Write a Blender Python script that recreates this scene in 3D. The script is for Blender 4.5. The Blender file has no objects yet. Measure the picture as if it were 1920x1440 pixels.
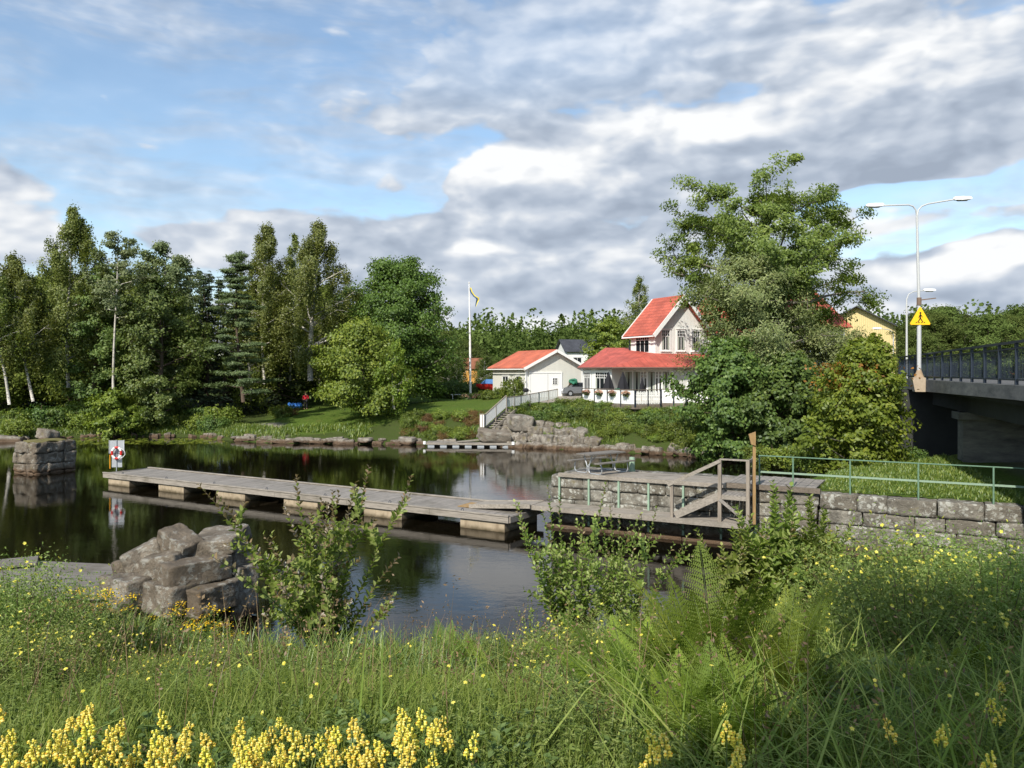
import bpy, math, random
import numpy as np
from mathutils import Vector, Matrix
R = math.radians
col = bpy.context.scene.collection
scn = bpy.context.scene

# ---------------------------------------------------------------- camera, world, sun, exposure
EYE = 5.7; FOC = 1500.0; HZ = 697.0          # focal length in photo pixels; the horizon's row
cam_d = bpy.data.cameras.new('camera'); cam = bpy.data.objects.new('camera', cam_d); col.objects.link(cam)
cam.location = (0, 0, EYE); cam.rotation_euler = (R(90), 0, 0)
cam_d.sensor_width = 36; cam_d.lens = 36*FOC/1920; cam_d.clip_start = .1; cam_d.clip_end = 5000
cam_d.shift_y = -(720-HZ)/1920.0
scn.camera = cam
SUN_EL = R(39); SAZ = (-.42, -.9075)
sdir = Vector((SAZ[0]*math.cos(SUN_EL), SAZ[1]*math.cos(SUN_EL), math.sin(SUN_EL))).normalized()
sl = bpy.data.lights.new('sun', 'SUN'); sl.energy = 4.6; sl.angle = R(.55); sl.color = (1, .94, .84)
so = bpy.data.objects.new('sun', sl); so.rotation_euler = sdir.to_track_quat('Z', 'Y').to_euler(); col.objects.link(so)
scn.view_settings.view_transform = 'Standard'; scn.view_settings.look = 'None'
scn.view_settings.gamma = 1; scn.view_settings.exposure = .36
scn.render.engine = 'CYCLES'
cy = scn.cycles
cy.max_bounces = 6; cy.diffuse_bounces = 3; cy.glossy_bounces = 3; cy.transmission_bounces = 4; cy.transparent_max_bounces = 4
cy.caustics_reflective = False; cy.caustics_refractive = False
cy.use_denoising = True
cy.sample_clamp_indirect = 4

def P(px, py, Y): return Vector(((px-960)/FOC*Y, Y, EYE-(py-HZ)/FOC*Y))
def XY(px, Y): return ((px-960)/FOC*Y, Y)
def Zat(py, Y): return EYE-(py-HZ)/FOC*Y

class NT:
    """small node helper"""
    def __init__(s, nt): s.nt = nt; s.l = nt.links
    def n(s, t, **kw):
        nd = s.nt.nodes.new(t)
        for k, v in kw.items():
            if k.startswith('_'): nd.inputs[k[1:].replace('_', ' ')].default_value = v
            else: setattr(nd, k, v)
        return nd
    def c(s, a, b): s.l.new(a, b)
    def math(s, op, a, b=None, c=None, clamp=False):
        m = s.n('ShaderNodeMath', operation=op, use_clamp=clamp)
        for i, v in enumerate((a, b, c)):
            if v is None: continue
            if isinstance(v, (int, float)): m.inputs[i].default_value = v
            else: s.c(v, m.inputs[i])
        return m.outputs[0]
    def vm(s, op, a, b=None, c=None):
        m = s.n('ShaderNodeVectorMath', operation=op)
        for i, v in enumerate((a, b, c)):
            if v is None: continue
            if isinstance(v, (tuple, list)): m.inputs[i].default_value = v
            else: s.c(v, m.inputs[i])
        return m.outputs['Value'] if op in ('LENGTH', 'DOT_PRODUCT', 'DISTANCE') else m.outputs[0]
    def mix(s, f, a, b, mode='MIX'):
        m = s.n('ShaderNodeMix', data_type='RGBA', blend_type=mode)
        for i, v in ((0, f), (6, a), (7, b)):
            if isinstance(v, (int, float)): m.inputs[i].default_value = v
            elif isinstance(v, (tuple, list)): m.inputs[i].default_value = (*v[:3], 1)
            else: s.c(v, m.inputs[i])
        return m.outputs[2]
    def noise(s, vec, scale, detail=3, rough=.55, dist=0):
        m = s.n('ShaderNodeTexNoise'); m.inputs['Scale'].default_value = scale
        m.inputs['Detail'].default_value = detail; m.inputs['Roughness'].default_value = rough
        m.inputs['Distortion'].default_value = dist
        if vec is not None: s.c(vec, m.inputs['Vector'])
        return m.outputs[0]
    def voro(s, vec, scale, feat='F1', rnd=1.0):
        m = s.n('ShaderNodeTexVoronoi', feature=feat); m.inputs['Scale'].default_value = scale
        m.inputs['Randomness'].default_value = rnd
        if vec is not None: s.c(vec, m.inputs['Vector'])
        return m
    def ramp(s, f, stops):
        m = s.n('ShaderNodeValToRGB'); e = m.color_ramp.elements
        while len(e) < len(stops): e.new(.5)
        for i, (p, cc) in enumerate(stops):
            e[i].position = p; e[i].color = (cc, cc, cc, 1) if isinstance(cc, (int, float)) else (*cc[:3], 1)
        s.c(f, m.inputs[0]); return m.outputs[0]
    def rng(s, v, a, b, c=0., d=1., smooth=True):
        m = s.n('ShaderNodeMapRange', interpolation_type='SMOOTHSTEP' if smooth else 'LINEAR')
        s.c(v, m.inputs[0])
        for i, x in enumerate((a, b, c, d)): m.inputs[i+1].default_value = x
        return m.outputs[0]
    def scale(s, vec, sc):
        return s.vm('MULTIPLY', vec, sc)

# ---- world: Nishita sky with clouds laid out by compass direction
w = bpy.data.worlds.new('World'); scn.world = w; w.use_nodes = True
w.node_tree.nodes.clear(); N = NT(w.node_tree)
sky = N.n('ShaderNodeTexSky', sky_type='NISHITA'); sky.sun_disc = False
sky.sun_elevation = SUN_EL; sky.sun_rotation = math.atan2(SAZ[0], SAZ[1]) % (2*math.pi)
sky.air_density = 1.0; sky.dust_density = .7; sky.ozone_density = 1.6
tc = N.n('ShaderNodeTexCoord'); sep = N.n('ShaderNodeSeparateXYZ'); N.c(tc.outputs['Generated'], sep.inputs[0])
az = N.math('ARCTAN2', sep.outputs[0], sep.outputs[1])
hyp = N.math('SQRT', N.math('ADD', N.math('MULTIPLY', sep.outputs[0], sep.outputs[0]), N.math('MULTIPLY', sep.outputs[1], sep.outputs[1])))
el = N.math('DIVIDE', sep.outputs[2], N.math('MAXIMUM', hyp, .05))
cmb = N.n('ShaderNodeCombineXYZ'); N.c(az, cmb.inputs[0]); N.c(el, cmb.inputs[1])
uv = cmb.outputs[0]
# warp so that cloud outlines are ragged
wn = N.n('ShaderNodeTexNoise'); wn.inputs['Scale'].default_value = 5.5; wn.inputs['Detail'].default_value = 4; wn.inputs['Roughness'].default_value = .52
N.c(N.scale(uv, (1, 1.5, 1)), wn.inputs['Vector'])
wv = N.vm('MULTIPLY', N.vm('SUBTRACT', wn.outputs['Color'], (.5, .5, .5)), (.085, .035, 0))
wuv = N.vm('ADD', uv, wv)
def sky_uv(px, py):
    return math.atan((px-960)/FOC), (HZ-py)/math.hypot(FOC, px-960)
def blob(px, py, rx, ry, amp, soft=1.0, warped=True):
    u, v = sky_uv(px, py); sx, sy = FOC/rx, FOC/ry
    q = N.vm('MULTIPLY_ADD', wuv if warped else uv, (sx, sy, 0), (-u*sx, -v*sy, 0))
    return N.rng(N.vm('LENGTH', q), 1.0-min(.99, .62*soft), 1.12, amp, 0.)
def total(lst):
    t = None
    for b in lst:
        t = b if t is None else N.math('ADD', t, b)
    return t
CLOUD = [(1330,130,740,260,.62,1.4),(1180,300,350,95,.8,.6),(1500,290,430,120,.8,.7),(1750,230,330,150,.7,.9),(960,365,140,72,.95,.5),
         (1100,60,460,150,.5,1.4),(1600,60,400,120,.25,1.4),
         (840,200,300,75,.6,1.4),(720,345,120,60,.5,1.5),(560,205,160,40,.15,1.6),(640,60,60,60,.2,1.4),
         (700,440,420,75,.75,.8),(420,465,180,40,.65,.8),(950,520,640,110,.85,.9),(1150,440,420,110,.7,1.0),
         (960,620,1100,70,.75,.9),(10,390,115,85,.8,.8),(10,470,170,60,.6,1.2),(40,600,300,60,.5,1.2),
         (1640,415,130,36,.6,1.0),(1780,545,330,75,.85,.8),(1880,480,130,45,.75,.8),(1880,400,200,28,.3,1.4),
         (890,470,52,34,.35,.6),(1440,600,300,80,.6,1.0),(330,60,420,60,.28,1.6),(330,270,260,30,.18,1.6),(-400,300,300,200,.6,1),(2400,350,350,200,.7,1)]
# the far side of the sky keeps loose clouds too
BLUE = [(1640,365,190,26,.7,1.2),(1080,505,70,14,.35,1),(640,385,260,34,.22,1.2),(930,275,110,40,.2,1.2),(1870,340,160,40,.4,1.2)]
_n0 = NT.n
def _n2(self, t, **kw):
    if t == 'ShaderNodeTexNoise': kw['noise_dimensions'] = '2D'
    return _n0(self, t, **kw)
NT.n = _n2
cov = total([blob(*c) for c in CLOUD]); cut = total([blob(*c) for c in BLUE])
fb = N.noise(N.scale(uv, (1, 2.3, 1)), 5.0, 9, .58, 0)
fbs = N.noise(N.vm('ADD', N.scale(uv, (1, 2.3, 1)), (-.014, .04, 0)), 5.0, 9, .58, 0)     # same field a little up the sky: for relief
streak = N.noise(N.scale(N.vm('ADD', wuv, (.3, .1, 0)), (1.2, 5.2, 1)), 3.2, 5, .6)
def billow(vec, sc):
    v = N.n('ShaderNodeTexVoronoi', feature='SMOOTH_F1', voronoi_dimensions='2D'); v.inputs['Scale'].default_value = sc; v.inputs['Smoothness'].default_value = .35; v.inputs['Detail'].default_value = 2.5; v.inputs['Roughness'].default_value = .55; N.c(vec, v.inputs['Vector']); return v.outputs['Distance']
bl = billow(N.scale(wuv, (1, 1.9, 1)), 11.); bls = billow(N.vm('ADD', N.scale(wuv, (1, 1.9, 1)), (-.012, .03, 0)), 11.)
dens = N.math('SUBTRACT', N.math('ADD', cov, N.math('MULTIPLY', N.math('SUBTRACT', fb, .5), 1.0)), cut)
dens = N.math('ADD', dens, N.math('MULTIPLY', N.math('SUBTRACT', .45, bl), .5))
alpha = N.rng(dens, .10, .48)
thin = N.rng(streak, .36, .72, .10, .62)
alpha = N.math('MULTIPLY', alpha, N.math('SUBTRACT', 1., blob(900, 60, 620, 190, .42, 1.5)))
alpha = N.math('MAXIMUM', alpha, N.math('MULTIPLY', thin, N.rng(el, .0, .12)))
BRIGHT = [(1000,315,230,50,.85,1.1),(1250,235,200,48,.8,1.2),(1440,215,200,50,.45,1.3),(880,385,60,45,.5,1.0),(1690,115,230,80,.55,1.3),(1100,60,330,90,.35,1.4),(1350,40,250,60,.3,1.4),
          (30,370,100,40,.7,1.2),(40,440,120,40,.45,1.2),(1760,510,190,30,.75,1.0),(1880,470,110,30,.7,1.0),(1650,575,140,22,.5,1.0),(950,480,170,22,.5,1.1),(1180,490,90,18,.4,1.1),(420,460,140,22,.3,1.2),(900,605,400,30,.35,1.2),(1640,405,80,24,.5,1.1),(720,320,70,30,.3,1.3),(890,462,46,24,.6,.9)]
DARK = [(1560,290,420,55,.62,1.1),(1650,325,250,34,.5,1.1),(1240,390,330,60,.38,1.3),(860,225,260,36,.36,1.2),(1330,85,200,50,.32,1.3),(760,435,360,40,.34,1.2),(1000,545,330,50,.3,1.3),(620,480,260,40,.28,1.2),(1700,480,160,18,.4,1.1),
        (1800,565,230,22,.28,1.1),(720,370,90,22,.3,1.2),(970,590,50,14,.4,1.0),(20,345,110,16,.3,1.1)]
br = total([blob(*c) for c in BRIGHT]); dk = total([blob(*c) for c in DARK])
relief = N.math('ADD', N.math('MULTIPLY', N.math('SUBTRACT', fb, fbs), .5), N.math('MULTIPLY', N.math('SUBTRACT', bls, bl), .55))
val = N.math('ADD', N.math('SUBTRACT', N.math('ADD', .50, N.math('MULTIPLY', br, .62)), N.math('MULTIPLY', dk, .42)), relief)
val = N.math('ADD', val, N.math('MULTIPLY', N.math('SUBTRACT', N.noise(N.scale(wuv, (1, 1.6, 1)), 5, 6, .5), .5), .22))
ccol = N.ramp(val, [(0., (2.9, 3.4, 4.2)), (.25, (3.5, 4.05, 4.9)), (.55, (4.7, 5.2, 5.95)), (.85, (6.8, 7.0, 7.25)), (1., (7.7, 7.8, 7.9))])
skyc = N.mix(1.0, sky.outputs[0], (1.5, 1.55, 1.5), 'MULTIPLY')
fin = N.mix(alpha, skyc, ccol)
bg = N.n('ShaderNodeBackground'); N.c(fin, bg.inputs[0]); bg.inputs[1].default_value = .1
out = N.n('ShaderNodeOutputWorld'); N.c(bg.outputs[0], out.inputs[0])
w.cycles.sampling_method = 'MANUAL'; w.cycles.sample_map_resolution = 512

NT.n = _n0
# ---------------------------------------------------------------- bookkeeping
def tag(o, label=None, cat=None, group=None, kind=None):
    if label: o['label'] = label
    if cat: o['category'] = cat
    if group: o['group'] = group
    if kind: o['kind'] = kind
    return o
def empty(name, loc=(0, 0, 0), rz=0., label=None, cat=None, group=None):
    o = bpy.data.objects.new(name, None); col.objects.link(o)
    o.location = loc; o.rotation_euler = (0, 0, rz); o.empty_display_size = .2
    return tag(o, label, cat, group)
def kids(o): return [c for c in bpy.data.objects if c.parent == o]
def copy_tree(o, loc=None, rz=None, sc=None, label=None, parent=None, children=None):
    c = o.copy(); col.objects.link(c)
    if parent: c.parent = parent
    if loc is not None: c.location = loc
    if rz is not None: c.rotation_euler = rz if hasattr(rz, '__len__') else (0, 0, rz)
    if sc is not None: c.scale = (sc, sc, sc) if isinstance(sc, (int, float)) else sc
    if label: c['label'] = label
    for ch in KIDS.get(o.name, []): copy_tree(ch, parent=c)
    return c
KIDS = {}

def np_mesh(name, V, F, mats, rnd=None, smooth=False, midx=None):
    """V (n,3); F list of int arrays (m,k)"""
    me = bpy.data.meshes.new(name)
    Fs = F if isinstance(F, list) else [F]
    nl = sum(f.size for f in Fs); npoly = sum(len(f) for f in Fs)
    me.vertices.add(len(V)); me.vertices.foreach_set('co', np.asarray(V, np.float32).ravel())
    me.loops.add(nl); me.loops.foreach_set('vertex_index', np.concatenate([f.ravel() for f in Fs]).astype(np.int32))
    tot = np.concatenate([np.full(len(f), f.shape[1], np.int32) for f in Fs])
    me.polygons.add(npoly); me.polygons.foreach_set('loop_start', np.concatenate([[0], np.cumsum(tot)[:-1]]).astype(np.int32))
    if smooth: me.polygons.foreach_set('use_smooth', np.ones(npoly, bool))
    if midx is not None: me.polygons.foreach_set('material_index', np.asarray(midx, np.int32))
    if rnd is not None:
        a = me.attributes.new('rnd', 'FLOAT', 'FACE'); a.data.foreach_set('value', np.asarray(rnd, np.float32))
    for m in (mats if isinstance(mats, (list, tuple)) else [mats]): me.materials.append(m)
    me.update(calc_edges=True)
    return me
def link_mesh(name, me, parent=None):
    o = bpy.data.objects.new(name, me); col.objects.link(o)
    if parent is not None:
        o.parent = parent; KIDS.setdefault(parent.name, []).append(o)
    return o

class MB:
    def __init__(s): s.v = []; s.f = []; s.m = []; s.r = []; s.mi = 0; s.rv = .5
    def add(s, vs, fs):
        b = len(s.v); s.v.extend([tuple(v) for v in vs])
        for f in fs: s.f.append([i+b for i in f]); s.m.append(s.mi); s.r.append(s.rv)
        return s
    def hexa(s, p):   # p: 4 bottom, 4 top (ccw)
        return s.add(p, [(3,2,1,0),(4,5,6,7),(0,1,5,4),(1,2,6,5),(2,3,7,6),(3,0,4,7)])
    def obox(s, c, ax, ay, az, size):
        c = Vector(c); a = Vector(ax)*size[0]/2; b = Vector(ay)*size[1]/2; d = Vector(az)*size[2]/2
        return s.hexa([c-a-b-d, c+a-b-d, c+a+b-d, c-a+b-d, c-a-b+d, c+a-b+d, c+a+b+d, c-a+b+d])
    def box(s, x0, x1, y0, y1, z0, z1):
        return s.hexa([(x0,y0,z0),(x1,y0,z0),(x1,y1,z0),(x0,y1,z0),(x0,y0,z1),(x1,y0,z1),(x1,y1,z1),(x0,y1,z1)])
    def bar(s, a, b, w, h, up=(0, 0, 1)):
        """box beam from a to b, w across, h along up"""
        a, b = Vector(a), Vector(b); d = (b-a); L = d.length; d.normalize()
        u = Vector(up); sd = d.cross(u)
        if sd.length < 1e-4: sd = d.cross(Vector((0, 1, 0)))
        sd.normalize(); u = sd.cross(d).normalized()
        return s.obox((a+b)/2, d, sd, u, (L, w, h))
    def prism(s, poly, z0, z1, cap=True):
        n = len(poly)
        if sum(poly[i][0]*poly[(i+1)%n][1]-poly[(i+1)%n][0]*poly[i][1] for i in range(n)) < 0: poly = poly[::-1]
        z0 = [z0]*n if not hasattr(z0, '__len__') else z0; z1 = [z1]*n if not hasattr(z1, '__len__') else z1
        vs = [(p[0], p[1], z) for p, z in zip(poly, z0)]+[(p[0], p[1], z) for p, z in zip(poly, z1)]
        fs = [(i, (i+1)%n, n+(i+1)%n, n+i) for i in range(n)]
        if cap: fs += [tuple(range(n-1, -1, -1)), tuple(range(n, 2*n))]
        return s.add(vs, fs)
    def tube(s, path, rad, n=8, caps=True):
        path = [Vector(p) for p in path]
        rad = [rad]*len(path) if isinstance(rad, (int, float)) else rad
        vs = []; ref = Vector((.13, .97, .2))
        for i, p in enumerate(path):
            d = (path[min(i+1, len(path)-1)]-path[max(i-1, 0)]).normalized()
            a = d.cross(ref)
            if a.length < .05: a = d.cross(Vector((1, 0, 0)))
            a.normalize(); b = d.cross(a)
            for k in range(n):
                t = 2*math.pi*k/n; vs.append(p+(a*math.cos(t)+b*math.sin(t))*rad[i])
        fs = [(i*n+k, i*n+(k+1)%n, (i+1)*n+(k+1)%n, (i+1)*n+k) for i in range(len(path)-1) for k in range(n)]
        if caps: fs += [tuple(range(n-1, -1, -1)), tuple(range((len(path)-1)*n, len(path)*n))]
        return s.add(vs, fs)
    def build(s, name, mats, parent=None, smooth=False):
        me = bpy.data.meshes.new(name); me.from_pydata(s.v, [], s.f)
        for m in (mats if isinstance(mats, (list, tuple)) else [mats]): me.materials.append(m)
        me.polygons.foreach_set('material_index', s.m)
        if smooth: me.polygons.foreach_set('use_smooth', [True]*len(s.f))
        a = me.attributes.new('rnd', 'FLOAT', 'FACE'); a.data.foreach_set('value', s.r)
        me.update()
        if smooth:
            try: me.set_sharp_from_angle(angle=R(40))
            except Exception: pass
        return link_mesh(name, me, parent)

# ---------------------------------------------------------------- materials
def new_mat(name):
    m = bpy.data.materials.new(name); m.use_nodes = True; m.node_tree.nodes.clear()
    N = NT(m.node_tree); b = N.n('ShaderNodeBsdfPrincipled'); o = N.n('ShaderNodeOutputMaterial'); N.c(b.outputs[0], o.inputs[0])
    b.inputs['Specular IOR Level'].default_value = .3
    return m, N, b, o
def bump(N, b, h, strength=.5, dist=.02):
    n = N.n('ShaderNodeBump'); n.inputs['Strength'].default_value = strength; n.inputs['Distance'].default_value = dist
    N.c(h, n.inputs['Height']); N.c(n.outputs[0], b.inputs['Normal'])
def mat_plain(name, c, rough=.6, metal=0., var=.12, scale=6, bstr=.1):
    m, N, b, o = new_mat(name); tc = N.n('ShaderNodeTexCoord').outputs['Object']
    nz = N.noise(tc, scale, 4); 
    kk = N.mix(nz, [x*(1-var) for x in c], [x*(1+var) for x in c])
    if name == 'pontoon_concrete':
        sp_ = N.n('ShaderNodeSeparateXYZ'); N.c(N.n('ShaderNodeNewGeometry').outputs['Position'], sp_.inputs[0]); kk = N.mix(N.rng(N.math('ADD', sp_.outputs[2], N.math('MULTIPLY', N.noise(tc, 3, 5), .2)), .08, .28, .9, 0), kk, (.06, .045, .02)); kk = N.mix(N.rng(N.noise(N.scale(tc, (4, 4, .6)), 1.5, 4), .5, .7, 0, .5), kk, (.14, .10, .06))
    N.c(kk, b.inputs['Base Color'])
    b.inputs['Roughness'].default_value = rough; b.inputs['Metallic'].default_value = metal
    if bstr: bump(N, b, N.noise(tc, scale*8, 3), bstr, .01)
    return m
def mat_leaf(name, c, c2=None, trans=.34, gloss=.02, objvar=.15, rough=.5):
    """leaf: diffuse + translucent, colour varied per leaf (rnd) and per plant"""
    m = bpy.data.materials.new(name); m.use_nodes = True; m.node_tree.nodes.clear(); N = NT(m.node_tree)
    at = N.n('ShaderNodeAttribute'); at.attribute_name = 'rnd'
    c2 = c2 or (c[0]*1.45, c[1]*1.3, c[2]*1.1); c0 = (c[0]*.62, c[1]*.68, c[2]*.7)
    cc = N.ramp(at.outputs['Fac'], [(0, c0), (.5, c), (.85, c2), (1, (c2[0]*1.25, c2[1]*1.12, c2[2]*1.1))])
    oi = N.n('ShaderNodeObjectInfo'); hs = N.n('ShaderNodeHueSaturation')
    N.c(cc, hs.inputs['Color']); N.c(N.rng(oi.outputs['Random'], 0, 1, 1-objvar, 1+objvar, False), hs.inputs['Value'])
    N.c(N.rng(oi.outputs['Random'], 0, 1, .488, .512, False), hs.inputs['Hue'])
    cc = hs.outputs[0]
    d = N.n('ShaderNodeBsdfDiffuse'); N.c(cc, d.inputs[0])
    t = N.n('ShaderNodeBsdfTranslucent'); N.c(N.mix(1., cc, (1.25, 1.3, .6), 'MULTIPLY'), t.inputs[0])
    mx = N.n('ShaderNodeMixShader'); mx.inputs[0].default_value = trans; N.c(d.outputs[0], mx.inputs[1]); N.c(t.outputs[0], mx.inputs[2])
    res = mx.outputs[0]
    if gloss:
        g = N.n('ShaderNodeBsdfGlossy'); g.inputs['Roughness'].default_value = rough; g.inputs[0].default_value = (.9, .95, 1, 1)
        m2 = N.n('ShaderNodeMixShader'); m2.inputs[0].default_value = gloss; N.c(res, m2.inputs[1]); N.c(g.outputs[0], m2.inputs[2]); res = m2.outputs[0]
    o = N.n('ShaderNodeOutputMaterial'); N.c(res, o.inputs[0]); return m
def mat_wood(name, c, axis=0, c2=None, grain=1.):
    m, N, b, o = new_mat(name); tc = N.n('ShaderNodeTexCoord').outputs['Object']
    sc = [14, 14, 14]; sc[axis] = 1.2
    g = N.noise(N.scale(tc, tuple(sc)), 1.5, 5, .65, .6)
    at = N.n('ShaderNodeAttribute'); at.attribute_name = 'rnd'
    big = N.noise(tc, .9, 4, .6)
    c2 = c2 or [x*.45 for x in c]
    k = N.ramp(g, [(.3, c2), (.62, c)])
    k = N.mix(N.math('MULTIPLY', at.outputs['Fac'], .55), k, [x*.55 for x in c])
    k = N.mix(N.rng(big, .5, .72, 0, .45), k, (.085, .075, .05))
    N.c(k, b.inputs['Base Color']); b.inputs['Roughness'].default_value = .85
    bump(N, b, g, .6*grain, .01); return m
def mat_stone(name, c, lichen=.5, dark=.5, scale=1., wet=True):
    m, N, b, o = new_mat(name); tcn = N.n('ShaderNodeTexCoord'); tc = tcn.outputs['Object']
    geo = N.n('ShaderNodeNewGeometry'); sp = N.n('ShaderNodeSeparateXYZ'); N.c(geo.outputs['Position'], sp.inputs[0])
    a = N.noise(tc, 1.6*scale, 8, .7, .3); f = N.noise(tc, 11*scale, 6, .75)
    at = N.n('ShaderNodeAttribute'); at.attribute_name = 'rnd'
    k = N.mix(N.rng(a, .35, .65), [x*.42 for x in c], [min(1, x*1.3) for x in c])
    k = N.mix(N.math('MULTIPLY', at.outputs['Fac'], .8), k, (c[0]*.60, c[1]*.55, c[2]*.50))
    k = N.mix(N.rng(f, .45, .72, 0, dark), k, (.035, .032, .028))
    # pale lichen: ragged blotches of many sizes, in patches
    wob = N.vm('MULTIPLY', N.vm('SUBTRACT', N.n('ShaderNodeTexNoise', _Scale=7.*scale, _Detail=4.).outputs['Color'], (.5, .5, .5)), (.22, .22, .22)); dv = N.vm('ADD', tc, wob)
    vn = N.voro(dv, 6.*scale); v = vn.outputs['Distance']; v2 = N.voro(dv, 14*scale).outputs['Distance']; sv = N.n('ShaderNodeSeparateXYZ'); N.c(vn.outputs['Color'], sv.inputs[0])
    patch = N.rng(N.noise(tc, .8*scale, 5, .65), .60-.22*lichen, .70-.18*lichen)
    sz_ = N.math('MULTIPLY', sv.outputs[0], .42)
    li = N.math('MULTIPLY', N.math('LESS_THAN', v, sz_), patch)
    li = N.math('MAXIMUM', li, N.math('MULTIPLY', N.rng(N.noise(dv, 5.5*scale, 6, .7), .51, .58), N.rng(N.noise(tc, 1.3*scale, 4), .42, .56)))
    li = N.math('MAXIMUM', li, N.math('MULTIPLY', N.rng(v2, .16, .26, 1, 0), N.rng(N.noise(tc, 2.3*scale, 3), .52, .62)))
    li = N.math('MULTIPLY', N.math('MULTIPLY', li, N.rng(f, .25, .6, .55, 1.)), min(1, lichen*1.3))
    k = N.mix(li, k, (.44, .44, .39))
    ye = N.rng(N.noise(N.vm('ADD', tc, (3, 5, 7)), 2.4*scale, 4), .62, .72, 0, .5)
    k = N.mix(ye, k, (.20, .17, .08))
    if wet:   # the rusty-brown water line
        wl = N.rng(N.math('ADD', sp.outputs[2], N.math('MULTIPLY', a, .25)), .28, .5, .85, 0)
        k = N.mix(wl, k, (.11, .065, .035))
    N.c(k, b.inputs['Base Color']); b.inputs['Roughness'].default_value = .88
    bump(N, b, N.math('ADD', N.math('MULTIPLY', f, .7), a), 1., .1); return m

M = {}
M['white'] = mat_plain('white_paint', (.78, .78, .76), .5, var=.04, bstr=.03)
M['dark_metal'] = mat_plain('dark_blue_metal', (.022, .032, .05), .5, .3)
M['galv'] = mat_plain('galvanized_metal', (.42, .44, .46), .45, .4, var=.1)
M['pole'] = mat_plain('painted_pole', (.46, .47, .47), .5, .1, var=.08)
M['green_paint'] = mat_plain('pale_green_paint', (.23, .32, .235), .6, var=.2, scale=12)
M['dkgreen_paint'] = mat_plain('worn_green_paint', (.13, .22, .15), .6, var=.25, scale=12)
M['black'] = mat_plain('black_cloth', (.018, .018, .022), .9)
M['dark'] = mat_plain('dark_rubber', (.02, .02, .02), .6)
M['concrete'] = mat_plain('pontoon_concrete', (.36, .29, .20), .85, var=.3, scale=3, bstr=.3)
M['yellow'] = mat_plain('yellow_sign_paint', (.85, .50, .015), .45, var=.05)
M['signblack'] = mat_plain('sign_black', (.012, .012, .012), .5)
M['red'] = mat_plain('red_plastic', (.50, .025, .02), .45, var=.1)
M['orange'] = mat_plain('orange_tube', (.75, .30, .02), .5)
M['lampwhite'] = mat_plain('lamp_housing', (.72, .73, .74), .35)
M['glass'] = mat_plain('window_glass', (.015, .018, .022), .08, var=.2, bstr=0); 
M['curtain'] = mat_plain('pale_curtain', (.35, .38, .33), .8)
M['asphalt'] = mat_plain('asphalt', (.10, .098, .095), .9, var=.15, scale=30, bstr=.3)
M['gravel'] = mat_plain('gravel', (.30, .27, .23), .95, var=.25, scale=20, bstr=.6)
M['wood_x'] = mat_wood('weathered_planks', (.33, .30, .265), 1)
M['wood_y'] = mat_wood('weathered_boards', (.36, .32, .27), 0)
M['wood_dark'] = mat_wood('old_dark_timber', (.20, .165, .13), 0)
M['wood_post'] = mat_wood('weathered_posts', (.34, .29, .235), 2)
M['wood_tan'] = mat_wood('tan_timber', (.42, .27, .12), 2)
M['stone'] = mat_stone('lichen_masonry', (.27, .255, .215), 1.0, .55)
M['stone_pier'] = mat_stone('pier_masonry', (.21, .195, .165), .5, .6)
M['stone_dark'] = mat_stone('ruin_granite', (.235, .20, .155), .4, .5)
M['rock'] = mat_stone('shore_rock', (.27, .24, .20), .25, .45, .8)
M['bark'] = mat_plain('brown_bark', (.085, .062, .045), .95, var=.4, scale=5, bstr=.8)
M['bark_grey'] = mat_plain('grey_bark', (.16, .145, .12), .95, var=.35, scale=5, bstr=.8)
def birch_bark():
    m, N, b, o = new_mat('birch_bark'); tc = N.n('ShaderNodeTexCoord').outputs['Object']
    n = N.noise(N.scale(tc, (3, 3, 9)), 1.2, 5, .7); n2 = N.noise(tc, .6, 3)
    k = N.mix(N.rng(n, .5, .64), (.55, .52, .46), (.06, .055, .05)); k = N.mix(N.rng(n2, .4, .7, 0, .5), k, (.22, .19, .15))
    N.c(k, b.inputs['Base Color']); b.inputs['Roughness'].default_value = .8; return m
M['birch_bark'] = birch_bark()
def mat_siding(name, c, sp=.14, axis='both'):
    m, N, b, o = new_mat(name); tcn = N.n('ShaderNodeTexCoord'); s = N.n('ShaderNodeSeparateXYZ'); N.c(tcn.outputs['Object'], s.inputs[0])
    f = N.math('FRACT', N.math('DIVIDE', N.math('ADD', N.math('ADD', s.outputs[0], s.outputs[1]), 50), sp))
    g = N.math('LESS_THAN', f, .14)
    nz = N.noise(tcn.outputs['Object'], .8, 4)
    k = N.mix(nz, [x*.93 for x in c], [x*1.05 for x in c]); k = N.mix(g, k, [x*.62 for x in c])
    N.c(k, b.inputs['Base Color']); b.inputs['Roughness'].default_value = .7
    bump(N, b, N.math('SUBTRACT', 1, g), .6, .015); return m
M['siding'] = mat_siding('grey_siding', (.66, .65, .59))
M['siding_house'] = mat_siding('pale_grey_siding', (.78, .775, .74), .16)
M['siding_white'] = mat_siding('white_siding', (.76, .76, .73), .16)
M['siding_yellow'] = mat_siding('yellow_siding', (.62, .50, .24), .2)
M['siding_orange'] = mat_siding('orange_siding', (.66, .33, .08), .2)
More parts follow.
